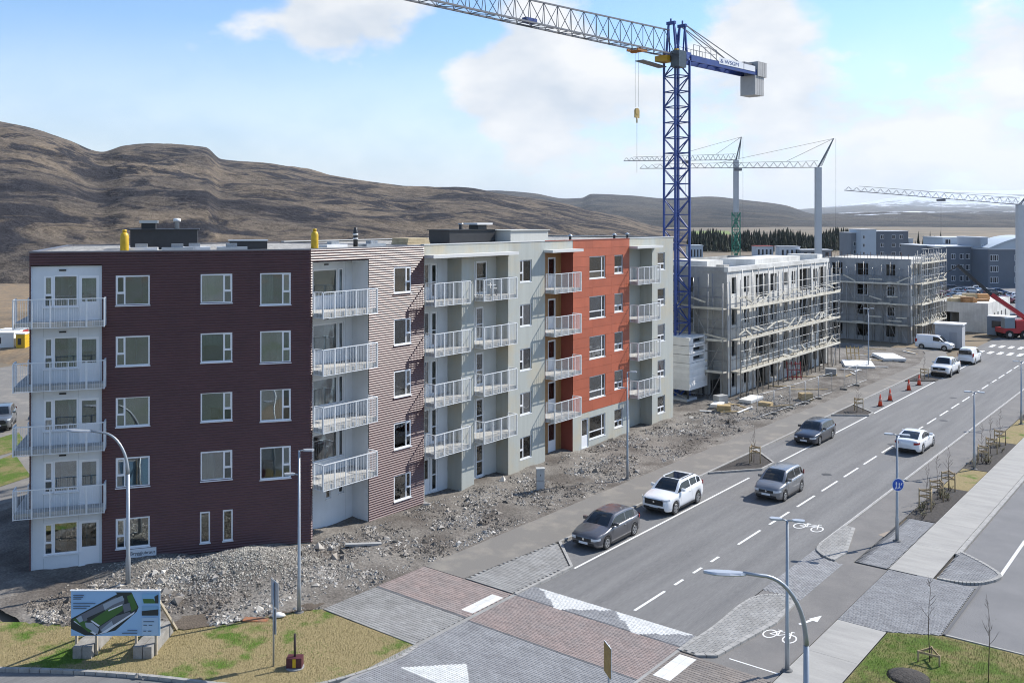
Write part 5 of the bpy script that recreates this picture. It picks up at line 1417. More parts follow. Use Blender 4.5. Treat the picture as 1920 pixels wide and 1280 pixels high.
SPEC = {
 'hatch': dict(L=4.26, W=1.79, wf=0.86, wr=3.49, R=0.315, top=[(0, 0.62), (0.06, 0.70), (0.35, 0.80), (1.0, 0.92), (1.25, 0.955), (2.4, 0.97), (3.6, 1.0), (4.1, 0.98), (4.26, 0.86)],
   roof=1.46, cab=(1.12, 2.02, 3.55, 4.14), pillars=[(2.70, 2.78), (3.62, 4.2)], doors=[1.42, 2.74, 3.52], tail=(0.76, 0.98)),
 'suv': dict(L=4.48, W=1.86, wf=0.90, wr=3.57, R=0.355, sill=0.27, top=[(0, 0.72), (0.06, 0.86), (0.35, 0.97), (1.0, 1.06), (1.25, 1.09), (2.4, 1.12), (3.8, 1.18), (4.3, 1.14), (4.48, 0.95)],
   roof=1.66, cab=(1.15, 2.0, 3.75, 4.36), pillars=[(2.74, 2.81), (3.52, 3.58), (4.0, 4.4)], doors=[1.45, 2.78, 3.62], tail=(0.95, 1.16), lamp_z=0.93, grille=(0.62, 0.60, 0.90)),
 'mpv': dict(L=4.08, W=1.75, wf=0.80, wr=3.33, R=0.31, top=[(0, 0.66), (0.06, 0.76), (0.3, 0.88), (0.85, 1.0), (1.05, 1.02), (2.4, 1.04), (3.5, 1.06), (3.95, 1.03), (4.08, 0.88)],
   roof=1.60, cab=(0.82, 1.72, 3.55, 4.02), pillars=[(2.48, 2.55), (3.35, 3.42), (3.75, 4.1)], doors=[1.25, 2.52, 3.36], tail=(0.90, 1.2), tailx=0.74),
 'wagon': dict(L=4.60, W=1.80, wf=0.92, wr=3.56, R=0.32, top=[(0, 0.60), (0.06, 0.69), (0.35, 0.79), (1.1, 0.91), (1.35, 0.94), (2.5, 0.96), (4.0, 0.99), (4.45, 0.96), (4.6, 0.85)],
   roof=1.47, cab=(1.22, 2.12, 3.95, 4.52), pillars=[(2.82, 2.9), (3.66, 3.73), (4.2, 4.6)], doors=[1.55, 2.86, 3.68], tail=(0.74, 0.95)),
 'coupe': dict(L=4.62, W=1.79, wf=0.84, wr=3.60, R=0.325, top=[(0, 0.58), (0.06, 0.68), (0.4, 0.80), (1.2, 0.90), (1.5, 0.93), (2.6, 0.95), (3.7, 0.98), (4.1, 1.0), (4.5, 0.99), (4.62, 0.86)],
   roof=1.41, cab=(1.32, 2.25, 3.05, 4.18), pillars=[(3.5, 4.2)], doors=[1.65, 3.08], tail=(0.72, 0.90), plate_rear=0.52, tailx=0.55),
 'saloon': dict(L=4.55, W=1.78, wf=0.88, wr=3.52, R=0.31, top=[(0, 0.58), (0.06, 0.68), (0.4, 0.80), (1.2, 0.90), (1.45, 0.93), (2.6, 0.95), (3.7, 0.98), (4.1, 1.0), (4.45, 0.98), (4.55, 0.86)],
   roof=1.44, cab=(1.28, 2.15, 3.15, 3.95), pillars=[(2.75, 2.82), (3.5, 4.0)], doors=[1.6, 2.78, 3.4], tail=(0.72, 0.92)),
 'pickup': dict(L=5.35, W=1.98, wf=0.98, wr=4.15, R=0.40, sill=0.42, top=[(0, 0.95), (0.06, 1.06), (0.3, 1.14), (1.2, 1.20), (1.5, 1.22), (2.6, 1.25), (3.55, 1.26), (3.75, 1.24), (5.2, 1.22), (5.35, 1.16)],
   roof=1.88, cab=(1.35, 2.05, 3.25, 3.62), pillars=[(2.62, 2.70), (3.35, 3.7)], doors=[1.7, 2.66, 3.5], tail=(0.86, 1.16), tailx=0.80, lamp_z=1.02, grille=(0.62, 0.78, 1.02)),
 'small_van': dict(L=4.42, W=1.83, wf=0.90, wr=3.58, R=0.315, sill=0.22, top=[(0, 0.66), (0.06, 0.78), (0.35, 0.93), (0.8, 1.05), (1.0, 1.08), (2.4, 1.10), (4.2, 1.10), (4.38, 1.08), (4.42, 1.0)],
   roof=1.84, cab=(0.85, 1.65, 4.30, 4.40), roofline=[(0.85, 1.06), (1.65, 1.74), (2.1, 1.82), (3.0, 1.84), (4.3, 1.80), (4.36, 1.62), (4.40, 1.10)], pillars=[(2.25, 4.42)], doors=[1.2, 2.2], tail=(0.85, 1.35), tailx=0.82, plate_rear=0.7),
}
def put(o, x, y, rz=0.0, z=0.0):
    o.location = (x, y, z); o.rotation_euler = (0, 0, rz); return o
silver_grey = car_paint('warm_grey', (0.115, 0.115, 0.125), 0.55, 0.33)
white_p = car_paint('white', (0.78, 0.79, 0.80), 0.0, 0.25)
mid_grey = car_paint('mid_grey', (0.21, 0.215, 0.225), 0.55, 0.33)
dark_blue = car_paint('blue_black', (0.028, 0.032, 0.045), 0.3)
PKG = 'cars parked along the kerb'
put(make_car('parked_car', SPEC['hatch'], silver_grey, 'grey metallic hatchback parked next to the paved corner', 'car', PKG), -26.04, 40.9)
s = put(make_car('parked_car', SPEC['suv'], white_p, 'white suv with a dark glass roof parked behind the grey hatchback', 'car', PKG), -26.02, 48.0)
MB().box(-0.46, 0.46, -0.12, 1.05, 1.655, 1.692).build('glass_roof', car_glass, s)
for q in (-1, 1): MB().bar((q * 0.60, -0.1, 1.675), (q * 0.58, 1.4, 1.665), 0.03, 0.03).build('roof_rail', chrome, s)
put(make_car('car', SPEC['mpv'], mid_grey, 'grey compact car driving along the near lane beside the tree island', 'car'), -22.12, 54.05)
put(make_car('parked_car', SPEC['wagon'], dark_blue, 'blue black estate car parked between the two tree islands', 'car', PKG), -25.45, 68.9)
put(make_car('car', SPEC['coupe'], white_p, 'white coupe driving away beside the right kerb line', 'car'), -18.85, 70.9, math.pi)
pk = put(make_car('pickup_truck', SPEC['pickup'], white_p, 'white pickup truck parked past the traffic cones', 'pickup'), -25.3, 106.7)
MB().box(-0.86, 0.86, 1.05, 2.55, 1.19, 1.30).build('load_bed', trim_black, pk)
MB().box(-0.75, 0.75, -2.74, -2.69, 0.55, 0.70).build('bull_bar', chrome, pk)
v1 = put(make_car('van', SPEC['small_van'], white_p, 'white small van parked beyond the white pickup', 'van'), -25.2, 117.2, math.pi)
MB().box(-0.68, 0.68, 2.20, 2.235, 1.18, 1.62).build('rear_glass', car_glass, v1)
v2 = put(make_car('van', SPEC['small_van'], white_p, 'white delivery van standing crosswise at the site hut', 'van'), -31.2, 126.2, math.pi / 2)
put(make_car('parked_car', SPEC['suv'], mat('car_paint_steel', (0.16, 0.17, 0.18), 0.3, metal=.5, coat=.8), 'steel grey car parked on the yard behind the maroon house', 'car', 'cars on the yard behind the maroon house'), -78.0, 33.2, R(60))
put(make_car('parked_car', SPEC['hatch'], dark_blue, 'dark car partly hidden by the left balconies on the rear yard', 'car', 'cars on the yard behind the maroon house'), -78.5, 38.0, R(60))
# ================================================================ hills, far houses, woods
def hill_mat(name, a, b, c, sc_, dark_ramp=(0.5, 0.64), snow=None, obj_sc=1.0):
    m = bpy.data.materials.new(name); m.use_nodes = True
    nt = m.node_tree; N, L = nt.nodes.new, nt.links.new; bs = nt.nodes['Principled BSDF']
    bs.inputs['Roughness'].default_value = 0.97; bs.inputs['Specular IOR Level'].default_value = 0.1
    geo = N('ShaderNodeNewGeometry')
    mp = N('ShaderNodeMapping'); mp.inputs['Scale'].default_value = (1, 1, 2.6); L(geo.outputs['Position'], mp.inputs['Vector'])
    def nz(s, d, r=0.6, dist=0.0):
        n = N('ShaderNodeTexNoise'); n.inputs['Scale'].default_value = s; n.inputs['Detail'].default_value = d; n.inputs['Roughness'].default_value = r; n.inputs['Distortion'].default_value = dist
        L(mp.outputs[0], n.inputs['Vector']); return n.outputs['Fac']
    def rng_(f, lo, hi):
        r = N('ShaderNodeMapRange'); r.inputs['From Min'].default_value = lo; r.inputs['From Max'].default_value = hi; L(f, r.inputs['Value']); return r.outputs[0]
    def mx(f, A_, B_):
        x = N('ShaderNodeMix'); x.data_type = 'RGBA'; L(f, x.inputs['Factor'])
        for k, v in (('A', A_), ('B', B_)):
            if isinstance(v, tuple): x.inputs[k].default_value = (*v, 1)
            else: L(v, x.inputs[k])
        return x.outputs['Result']
    c1 = mx(rng_(nz(sc_ * 0.9, 8, 0.62, 0.6), 0.40, 0.62), a, b)
    c2 = mx(rng_(nz(sc_ * 2.2, 12, 0.72, 1.0), *dark_ramp), c1, c)
    g = N('ShaderNodeMix'); g.data_type = 'RGBA'; g.blend_type = 'MULTIPLY'; g.inputs['Factor'].default_value = 1
    r = N('ShaderNodeMapRange'); r.inputs['From Min'].default_value = 0.3; r.inputs['From Max'].default_value = 0.7; r.inputs['To Min'].default_value = 0.28; r.inputs['To Max'].default_value = 1.65
    L(nz(sc_ * 14, 12, 0.85), r.inputs['Value']); L(c2, g.inputs['A']); L(r.outputs[0], g.inputs['B']); col = g.outputs['Result']
    if snow:
        zsep = N('ShaderNodeSeparateXYZ'); L(geo.outputs['Position'], zsep.inputs[0])
        ad = N('ShaderNodeMath'); ad.operation = 'MULTIPLY_ADD'; ad.inputs[1].default_value = snow[1]; L(nz(sc_ * 3, 10, 0.7), ad.inputs[0]); L(zsep.outputs['Z'], ad.inputs[2])
        col = mx(rng_(ad.outputs[0], snow[0] - 0.03 * snow[1], snow[0] + 0.03 * snow[1]), col, (0.80, 0.84, 0.90))
    L(col, bs.inputs['Base Color'])
    bp = N('ShaderNodeBump'); bp.inputs['Strength'].default_value = 1.0; bp.inputs['Distance'].default_value = 0.6 / sc_ * 0.06; L(nz(sc_ * 12, 8, 0.7), bp.inputs['Height']); L(bp.outputs[0], bs.inputs['Normal'])
    return m
def hills(name, ridge, r_foot, r_ridge, r_back, m, na=240, nr=70, rough=0.05, seed=0.0, foot_z=-1.0, power=1.25, skew=None, terr=0.0):
    """range of hills: ridge = (pixel x, pixel y) skyline seen from the drone, standing r_ridge metres away; real slopes in front and behind"""
    mb = MB(); mb.smooth = True
    x0, x1 = ridge[0][0], ridge[-1][0]
    rows = []
    for i in range(na + 1):
        px = x0 + (x1 - x0) * i / na
        u = (px - 960) / 1750
        zr_ = CAM_H + (411 - interp(ridge, px)) / 1750 * r_ridge
        col = []
        for j in range(nr + 1):
            f = j / nr
            if f < 0.72:
                g_ = f / 0.72; Y = r_foot + (r_ridge - r_foot) * g_ ; prof = g_ ** power
            else:
                g_ = (f - 0.72) / 0.28; Y = r_ridge + (r_back - r_ridge) * g_; prof = 1 - g_ * g_ * 1.2
            X = u * Y
            x, y = X * CT - Y * ST, X * ST + Y * CT
            k = 1.0 / (r_ridge * 0.11)
            nn = noise.fractal((x * k, y * k, seed), 1.0, 2.1, 8)
            damp = 4 * prof * (1 - prof) if f < 0.72 else 0.6
            z = foot_z + (zr_ - foot_z) * prof + nn * rough * (zr_ - foot_z + 0.02 * r_ridge) * (0.12 + 1.0 * damp)
            if terr:
                q = z / terr; z = terr * (math.floor(q) + min(1, max(0, (q - math.floor(q) - 0.3) / 0.4))) * 0.5 + z * 0.5
            col.append(mb.vert((x, y, z)))
        rows.append(col)
    for a, b in zip(rows, rows[1:]):
        for j in range(nr): mb.face((a[j], b[j], b[j + 1], a[j + 1]))
    o = mb.build(name, m); o['kind'] = 'structure'
    return o
near_hill = hill_mat('hill_moor', (0.190, 0.152, 0.112), (0.112, 0.095, 0.080), (0.036, 0.035, 0.040), 0.0085, (0.47, 0.55))
hills('near_hill', [(-420, 190), (-200, 200), (0, 227), (60, 240), (125, 262), (190, 285), (235, 272), (290, 268), (385, 275), (415, 297), (500, 305), (600, 325), (700, 340), (780, 350), (870, 352), (960, 366), (1050, 379), (1100, 392), (1170, 408), (1230, 426), (1300, 436)], 235, 1150, 1700, near_hill, na=620, nr=180, rough=0.085, seed=2.2, power=0.85, foot_z=-1.5)
far_moor = hill_mat('far_moor', (0.10, 0.088, 0.074), (0.055, 0.057, 0.062), (0.026, 0.030, 0.038), 0.0016, (0.5, 0.62), snow=(270, 380))
hills('middle_ridge', [(800, 372), (880, 358), (930, 357), (1000, 362), (1060, 372), (1090, 371), (1110, 363), (1180, 366), (1250, 372), (1330, 368), (1400, 375), (1470, 384), (1520, 400), (1580, 410), (1700, 416)], 1500, 4600, 6500, hill_mat('ridge_moor_shaded', (0.085, 0.073, 0.058), (0.045, 0.043, 0.042), (0.020, 0.022, 0.026), 0.0022, (0.47, 0.58)), rough=0.05, seed=5.0, foot_z=-6, power=1.5)  # cloud shadow on the ridge is put into its dark heather colours
hills('low_moor', [(1380, 412), (1450, 407), (1520, 401), (1600, 399), (1700, 397), (1800, 397), (1920, 396), (2100, 395)], 1400, 7200, 9500, far_moor, rough=0.10, seed=8.0, foot_z=-8, power=0.8)
hills('far_moor', [(1300, 402), (1400, 398), (1500, 392), (1560, 388), (1640, 383), (1720, 386), (1800, 388), (1920, 386), (2100, 384)], 6000, 12000, 15000, hill_mat('far_moor_snow', (0.12, 0.105, 0.09), (0.07, 0.07, 0.075), (0.035, 0.04, 0.05), 0.0009, (0.5, 0.62), snow=(480, 560)), rough=0.06, seed=11.0, foot_z=0, power=0.9)
hills('snow_mountain', [(1480, 398), (1560, 388), (1620, 380), (1680, 370), (1730, 360), (1760, 356), (1830, 358), (1900, 356), (1960, 354), (2040, 362), (2200, 372)], 12500, 19000, 24000, hill_mat('mountain_snow', (0.16, 0.16, 0.17), (0.11, 0.115, 0.13), (0.09, 0.095, 0.11), 0.0006, (0.5, 0.62), snow=(720, 900)), rough=0.10, seed=14.0, foot_z=0, power=1.2)
field = sheet('green_field', [tuple(cam_pt(x, Y).xy) for x, Y in ((1292, 760), (1372, 760), (1366, 1000), (1300, 1000))], 4.0, mat('field_green', (0.16, 0.22, 0.05), .95, var=.2, scale=.02))
# ---- conifer wood
needle = mat('conifer_needles', (0.020, 0.030, 0.020), 0.9, col2=(0.032, 0.034, 0.022), scale=.2, island=0.35, spec=.2)
mb = MB(); rng = random.Random(21)
def conifer(mb, p, h, r):
    mb.smooth = False
    for k in range(5):
        z0 = h * (0.06 + 0.17 * k); rr = r * (1 - 0.17 * k) * rng.uniform(.85, 1.15); zt = min(h, z0 + h * 0.36); n = 6; a0 = rng.random() * 6
        tip = mb.vert((p.x, p.y, p.z + zt))
        ring_ = [mb.vert((p.x + rr * rng.uniform(.7, 1.2) * math.cos(a0 + 6.283 * j / n), p.y + rr * rng.uniform(.7, 1.2) * math.sin(a0 + 6.283 * j / n), p.z + z0 - rng.uniform(0, .5))) for j in range(n)]
        for j in range(n): mb.face((ring_[j], ring_[(j + 1) % n], tip))
for k in range(900):
    px, Y = rng.uniform(1288, 1650), rng.uniform(470, 640)
    if 1640 < px: continue
    h = rng.uniform(5.5, 11.5) * (0.8 + 0.4 * noise.noise((px * .02, 0, 0)) + .12)
    if noise.noise((px * .05, Y * .02, 7)) < -.28: continue
    conifer(mb, cam_pt(px, Y), h, h * .2)
o = mb.build('conifer_wood', needle); tag(o, 'dark belt of conifers behind the building site', 'wood', kind='stuff')
bark = mat('conifer_bark', (0.06, 0.045, 0.035), .9)
for k, px in enumerate((1716, 1722, 1731, 1738, 1744, 1752, 1757, 1764)):
    Y = 262 + 3 * (k % 3); p = cam_pt(px, Y); t = empty('conifer_tree', p, 0, 'dark slender conifer standing between the grey apartment blocks', 'tree', 'conifers between the grey apartment blocks')
    h = 10.2 + 1.3 * ((k * 5) % 3); MB().tube([(0, 0, -.2), (0, 0, h * .6)], [.18, .06], 6).build('trunk', bark, t)
    c = MB(); conifer(c, Vector((0, 0, .5)), h, 1.3); conifer(c, Vector((0.2, .3, .2)), h * .8, 1.5); c.build('crown', needle, t)
# ---- far apartment blocks, standing square to the drone's view
blk_dark = mat('block_slate', (0.15, 0.175, 0.21), 0.7, var=0.12, scale=.3)
blk_pale = mat('block_pale_blue', (0.50, 0.57, 0.63), 0.7, var=0.06, scale=.3)
blk_mid = mat('block_grey', (0.24, 0.26, 0.285), 0.7, var=.1, scale=.3)
far_glass = mat('far_glass', (0.03, 0.035, 0.045), .15)
far_white = mat('far_white', (0.66, 0.68, 0.70), .6)
WINF = {}
def far_block(label, x0, x1, ytop, Y, m, wins=(), deep=12, z0=-0.5, turn=0.0, roof=None, extra=None):
    """block whose front spans pixels x0..x1 at Y metres; wins = (columns, rows, w, h, first row z)"""
    p = cam_pt(x0, Y); w = (x1 - x0) / 1750 * Y; h = zat(ytop, Y)
    t = empty('apartment_block', p, TH + turn, label, 'house', 'apartment blocks beyond the site')
    MB().box(0, w, 0, deep, z0, h).build('wall', m, t)
    MB().box(-.15, w + .15, -.15, deep + .15, h, h + .22).build('roof', roof or far_white, t)
    for cols, rows, ww, hh, zf, zs in wins:
        key = (ww, hh)
        if key not in WINF:
            mbw = MB(); mbw.holed(0, ww, 0, hh, [(.12, ww * .55, .12, hh - .12), (ww * .55 + .1, ww - .12, .12, hh - .12)], -.06, .05); fr = mbw.mesh('window', far_white)
            WINF[key] = (fr, MB().box(.1, ww - .1, -.03, -.012, .1, hh - .1).mesh('pane', far_glass))
        for c in cols:
            for r in range(rows):
                o = add('window', WINF[key][0], t, T(c * w, 0, zf + zs * r)); add('pane', WINF[key][1], o)
    if extra: extra(t, w, h)
    return t
far_block('pale blue stair wing of the slate apartment block behind the poles', 1615, 1643, 431, 330, blk_pale, [((0.1,), 4, .9, 1.3, .8, 2.9)])
far_block('slate grey apartment block with small paired windows and a white roof edge', 1643.4, 1703, 434, 331, blk_dark, [((0.12, .48, .72), 4, 1.3, 1.4, .7, 2.95)])
far_block('low grey wing left of the pale blue stair wing', 1596, 1614.6, 437, 335, blk_mid, [((0.2, .6), 3, 1.2, 1.3, 1.2, 2.9)])
far_block('slim teal balcony bay at the slate block', 1703.6, 1712, 448, 333, blk_pale, [((0.1,), 3, 1.2, 1.6, .7, 2.9)])
far_block('long dark grey apartment block behind the car park with scattered white windows', 1752, 1838, 463, 236, blk_dark, [((0.08, .36, .55, .68, .82, .93), 3, 1.1, 1.4, .9, 2.75)])
far_block('blue grey end block beside the dark conifers', 1725.5, 1751.6, 461, 240, blk_mid, [((0.1, .55), 3, 1.3, 1.4, .9, 2.8)])
far_block('pale set back top floor above the long dark grey block', 1768, 1838.5, 446, 249, blk_pale, [((0.05, .55, .7, .86), 1, 1.6, 1.4, 9.8, 2.8)], z0=9.0)
far_block('tall pale stair tower between the two dark apartment blocks', 1838.4, 1852, 446, 232, mat('stair_tower', (.33, .36, .40), .7), [((0.12,), 4, .5, .6, 1.6, 2.7)])
def arc(t, w, h):
    mb = MB(); n = 14; pr = [(w * k / n, h + 3.4 * math.sin(math.pi * (0.06 + 0.94 * k / n) * .62)) for k in range(n + 1)]
    for (xa, za), (xb, zb_) in zip(pr, pr[1:]):
        mb.poly(((xa, -.02, h - .01), (xb, -.02, h - .01), (xb, -.02, zb_), (xa, -.02, za))); mb.poly(((xa, -.3, za), (xb, -.3, zb_), (xb, 11, zb_), (xa, 11, za)))
        mb.poly(((xa, -.3, za - .3), (xb, -.3, zb_ - .3), (xb, -.3, zb_), (xa, -.3, za)))
    mb.build('arched_roof', blk_pale, t)
far_block('dark apartment block with a pale arched roof at the car park', 1852.5, 1960, 468, 228, blk_dark, [((0.03, .1, .46, .56, .66), 3, 1.1, 1.5, .9, 2.7)], extra=arc)
# ---- sheds in the middle distance
def shed(label, x0, x1, yt, yb, m, roofm):
    Y = 1750 * CAM_H / (yb - 411); p = cam_pt(x0, Y); w = (x1 - x0) / 1750 * Y; h = zat(yt, Y)
    t = empty('shed', p, TH, label, 'shed', 'low sheds before the conifer wood')
    MB().box(0, w, 0, 8, -.3, h).build('wall', m, t); MB().prism([(-.3, -.3), (w + .3, -.3), (w + .3, 8.3), (-.3, 8.3)], h, h + .25).build('roof', roofm, t)
    for k in range(4): MB().box(w * (.1 + .23 * k), w * (.1 + .23 * k) + w * .1, -.04, -.01, .6, h * .7).build('window', far_glass, t)
roof_red = mat('shed_red_roof', (.30, .06, .05), .7)
shed('white shed with a red roof before the conifers', 1418, 1450, 462, 480, far_white, roof_red)
shed('pale grey metal shed beside the red roofed one', 1462, 1500, 463, 481, far_white, mat('shed_grey_roof', (.45, .47, .5), .6))
shed('long dull grey shed behind the concrete shell roof', 1502, 1560, 469, 482, blk_mid, far_white)
shed('blue grey shed beside the blue crane mast', 1293, 1318, 461, 484, blk_pale, blk_pale)
# ---- rising car park with its retaining wall
cp = sheet('car_park', [tuple(cam_pt(x, Y).xy) for x, Y in ((1770, 158), (1960, 150), (1960, 236), (1745, 240))], 0.02, asphalt_lot)
t = empty('retaining_wall', cam_pt(1768, 166), TH - R(12), 'long grey retaining wall below the far car park', 'wall')
MB().box(0, 9, 0, .4, -.2, 2.3).build('wall', blk_mid, t); MB().box(-.05, 9.1, -.06, .46, 2.3, 2.42).build('coping', far_white, t)
for k in range(12): MB().box(.35 + .72 * k, .42 + .72 * k, -.05, -.004, .1, 2.2).build('joint', blk_dark, t)
paints = [car_paint('far_silver', (.38, .40, .43), .4), car_paint('far_red', (.22, .03, .04)), car_paint('far_black', (.02, .022, .026)), white_p, car_paint('far_blue', (.05, .10, .2))]
protos = {}
cols = ['silver', 'dark red', 'black', 'white', 'blue']
for k, (px, Y, c, kind) in enumerate(((1770, 222, 4, 'hatch'), (1786, 214, 2, 'wagon'), (1800, 206, 0, 'saloon'), (1820, 205, 0, 'mpv'), (1838, 212, 3, 'hatch'), (1776, 196, 1, 'hatch'), (1792, 192, 2, 'saloon'), (1812, 190, 3, 'wagon'), (1832, 186, 0, 'hatch'), (1858, 200, 2, 'suv'), (1872, 204, 4, 'hatch'), (1886, 184, 1, 'saloon'), (1908, 190, 3, 'suv'))):
    c_ = make_car('parked_car', SPEC[kind], paints[c], '%s %s in the car park before the slate apartment blocks' % (cols[c], {'hatch': 'hatchback', 'wagon': 'estate car', 'saloon': 'saloon', 'mpv': 'compact car', 'suv': 'suv'}[kind]), 'car', 'cars in the far car park')
    put(c_, *cam_pt(px, Y).xy, TH + R(80 if k % 3 else 100), .03)
# ================================================================ street furniture, planting, site clutter
galv = mat('galvanised_pole', (0.36, 0.39, 0.42), 0.42, metal=0.5, var=0.12, scale=2)
lamp_head = mat('lamp_head_grey', (0.42, 0.45, 0.49), 0.4, metal=0.3)
lamp_glass = mat('lamp_underside', (0.55, 0.57, 0.58), 0.3)
def curved_lamp(x, y, h, rz, label, reach=2.7):
    t = empty('street_lamp', (x, y, 0), rz, label, 'street lamp', 'street lamps with a curved arm')
    MB().lathe([(0.11, -0.1), (0.11, 1.4), (0.085, 1.5), (0.075, h * 0.72)], n=12).build('pole', galv, t)
    pts = []
    for k in range(13):
        a = math.pi / 2 * k / 12
        pts.append((reach * 0.45 * (math.cos(a) - 1), 0, h * 0.72 + (h * 0.26) * math.sin(a)))
    pts.append((-reach * 0.62, 0, h * 0.99))
    MB().tube(pts, [0.07 - 0.0018 * k for k in range(len(pts))], 10).build('arm', galv, t)
    hx = -reach * 0.6
    mb = MB(T(hx, 0, h * 0.985) @ Matrix.Rotation(R(3), 4, 'Y'))
    prof = [(0, .05), (-.15, .12), (-.45, .17), (-.8, .16), (-1.0, .10), (-1.12, .03)]
    rows = []
    for px_, w in prof: rows.append([mb.vert((px_, -w, 0)), mb.vert((px_, -w * .7, .05)), mb.vert((px_, w * .7, .05)), mb.vert((px_, w, 0)), mb.vert((px_, w * .8, -.03)), mb.vert((px_, -w * .8, -.03))])
    for a, b in zip(rows, rows[1:]):
        for k in range(6): mb.face((a[k], b[k], b[(k + 1) % 6], a[(k + 1) % 6]))
    mb.face(rows[-1]); mb.face(rows[0][::-1])
    mb.build('lamp_head', lamp_head, t)
    MB(T(hx, 0, h * 0.985) @ Matrix.Rotation(R(3), 4, 'Y')).box(-.9, -.35, -.11, .11, -.045, -.031).build('lens', lamp_glass, t)
    return t
curved_lamp(-39.2, 22.07, 7.15, TH, 'tall curved street lamp before the maroon front beside the gravel')
curved_lamp(-9.25, 24.4, 7.15, TH, 'curved street lamp reaching over the lower walkway beside the lawn')
def t_lamp(x, y, h, rz, label, arms=(-0.62, 0.62), low_arm=None, group='straight street lamps with flat heads'):
    t = empty('street_lamp', (x, y, 0), rz, label, 'street lamp', group)
    MB().lathe([(0.085, -0.1), (0.085, 1.2), (0.07, 1.25), (0.045, h - 0.02)], n=12).build('pole', galv, t)
    MB().lathe([(0.2, -0.05), (0.2, 0.09), (0.12, 0.11)], n=12).build('base', mat('lamp_base', (0.12, .12, .12), .8), t)
    for z, aa in ((h, arms), *(((low_arm[1], (low_arm[0],)),) if low_arm else ())):
        for a in aa:
            s = 1 if a > 0 else -1
            MB().tube([(0, 0, z - 0.04), (s * 0.22, 0, z + 0.0)], 0.03, 8).build('arm', galv, t)
            MB().prism([(s * .18, -.06), (s * .3, -.13), (s * (abs(a) - .06), -.13), (s * abs(a), -.05), (s * abs(a), .05), (s * (abs(a) - .06), .13), (s * .3, .13), (s * .18, .06)], z - 0.035, z + 0.03).build('lamp_head', lamp_head, t)
    return t
t_lamp(-31.19, 25.16, 6.85, TH, 'straight street lamp with two offset heads at the soil strip', arms=(0.62,), low_arm=(-0.62, 5.85))
t_lamp(-30.84, 50.9, 6.85, TH, 'straight street lamp on the rubble edge before the red panelled bay', arms=(0.6,), low_arm=(-0.6, 5.85))
t_lamp(-33.1, 105.9, 6.6, TH, 'straight street lamp standing among the rubble at the far scaffold', arms=(0.6, -.6))
l1 = t_lamp(-13.2, 32.95, 5.55, R(20), 'double headed street lamp at the lower bicycle symbol')
l2 = t_lamp(-14.1, 49.7, 5.5, R(20), 'double headed street lamp carrying the round blue sign')
t_lamp(-14.15, 67.07, 5.15, R(20), 'double headed street lamp at the end of the yellowed grass verge')
t_lamp(-14.3, 84.2, 5.1, R(20), 'double headed street lamp farthest down the planted verge')
# round blue sign on the lamp
t = empty('round_sign', (-14.1, 49.7, 2.95), TH + R(8), 'round blue path sign with white walkers on the lamp post', 'sign')
sign_blue = mat('sign_blue', (0.016, 0.085, 0.42), 0.4); sign_white = mat('sign_white', (0.78, 0.79, 0.8), .45)
MB().disc((0, -.075, 0), (0, 1, 0), .33, .03, 28).build('rim', sign_white, t); MB().disc((0, -.085, 0), (0, 1, 0), .30, .03, 28).build('plate', sign_blue, t)
mb = MB()
for q in (((-.14, .06), (-.05, .07)), ((-.10, .04), (-.10, -.10)), ((-.10, -.1), (-.16, -.2)), ((-.1, -.1), (-.05, -.2)), ((.03, .02), (.09, .02)), ((.06, .02), (.06, -.08)), ((.06, -.08), (.02, -.18)), ((.06, -.08), (.11, -.18)), ((.15, -.02), (.22, .1))):
    (a, b), (c, d) = q; p, e = Vector((a, b)), Vector((c, d)); dd = (e - p).normalized() * .0; n_ = Vector((-(e - p).y, (e - p).x)).normalized() * .022
    mb.poly([(p.x + n_.x, -.1015, p.y + n_.y), (p.x - n_.x, -.1015, p.y - n_.y), (e.x - n_.x, -.1015, e.y - n_.y), (e.x + n_.x, -.1015, e.y + n_.y)])
mb.disc((-.10, -.1015, .12), (0, 1, 0), .035, .002, 10); mb.disc((.06, -.1015, .07), (0, 1, 0), .03, .002, 10)
mb.build('symbol', sign_white, t)
# traffic signs seen from behind or edge on
t = empty('traffic_sign', (-28.15, 21.53, 0), R(-15), 'grey backed traffic sign on a thin post on the corner lawn', 'sign')
MB().tube([(0, 0, -.1), (0, 0, 3.15)], .035, 8).build('post', galv, t)
MB().box(-.33, .33, .04, .06, 2.25, 3.2).build('plate', lamp_head, t); MB().box(-.3, .3, .062, .068, 2.3, 3.15).build('face', sign_white, t)
MB().box(-.12, .12, .04, .06, 1.25, 2.2).build('lower_plate', lamp_head, t)
t = empty('traffic_sign', (-16.05, 25.35, 0), R(-38), 'yellow traffic sign seen edge on at the raised crossing', 'sign')
MB().tube([(0, 0, -.1), (0, 0, 2.9)], .035, 8).build('post', galv, t)
MB().box(-.3, .3, -.06, -.04, 1.95, 2.9).build('plate', mat('sign_yellow', (0.36, 0.22, 0.04), .5, var=.3, scale=8), t); MB().box(-.32, .32, -.039, -.02, 1.93, 2.92).build('back', sign_white, t)
# marker box with a post on the lawn
t = empty('marker_post', (-27.46, 21.96, 0.06), TH, 'short black post in a dark red foot with a yellow label on the lawn', 'marker post')
MB().tube([(0, 0, .3), (0, 0, 1.25)], .045, 8).build('post', mat('post_rust', (0.05, .035, .03), .8), t)
MB().box(-.28, .28, -.18, .18, .06, .42).build('foot', mat('foot_maroon', (0.09, .02, .03), .6, var=.3, scale=9), t)
MB().box(-.05, .07, -.19, -.181, .08, .4).build('label', yel, t)
MB().lathe([(.34, 0), (.34, .05), (.3, .06)], n=18).build('base_plate', mat('plate_grey', (.25, .25, .25), .8), t)
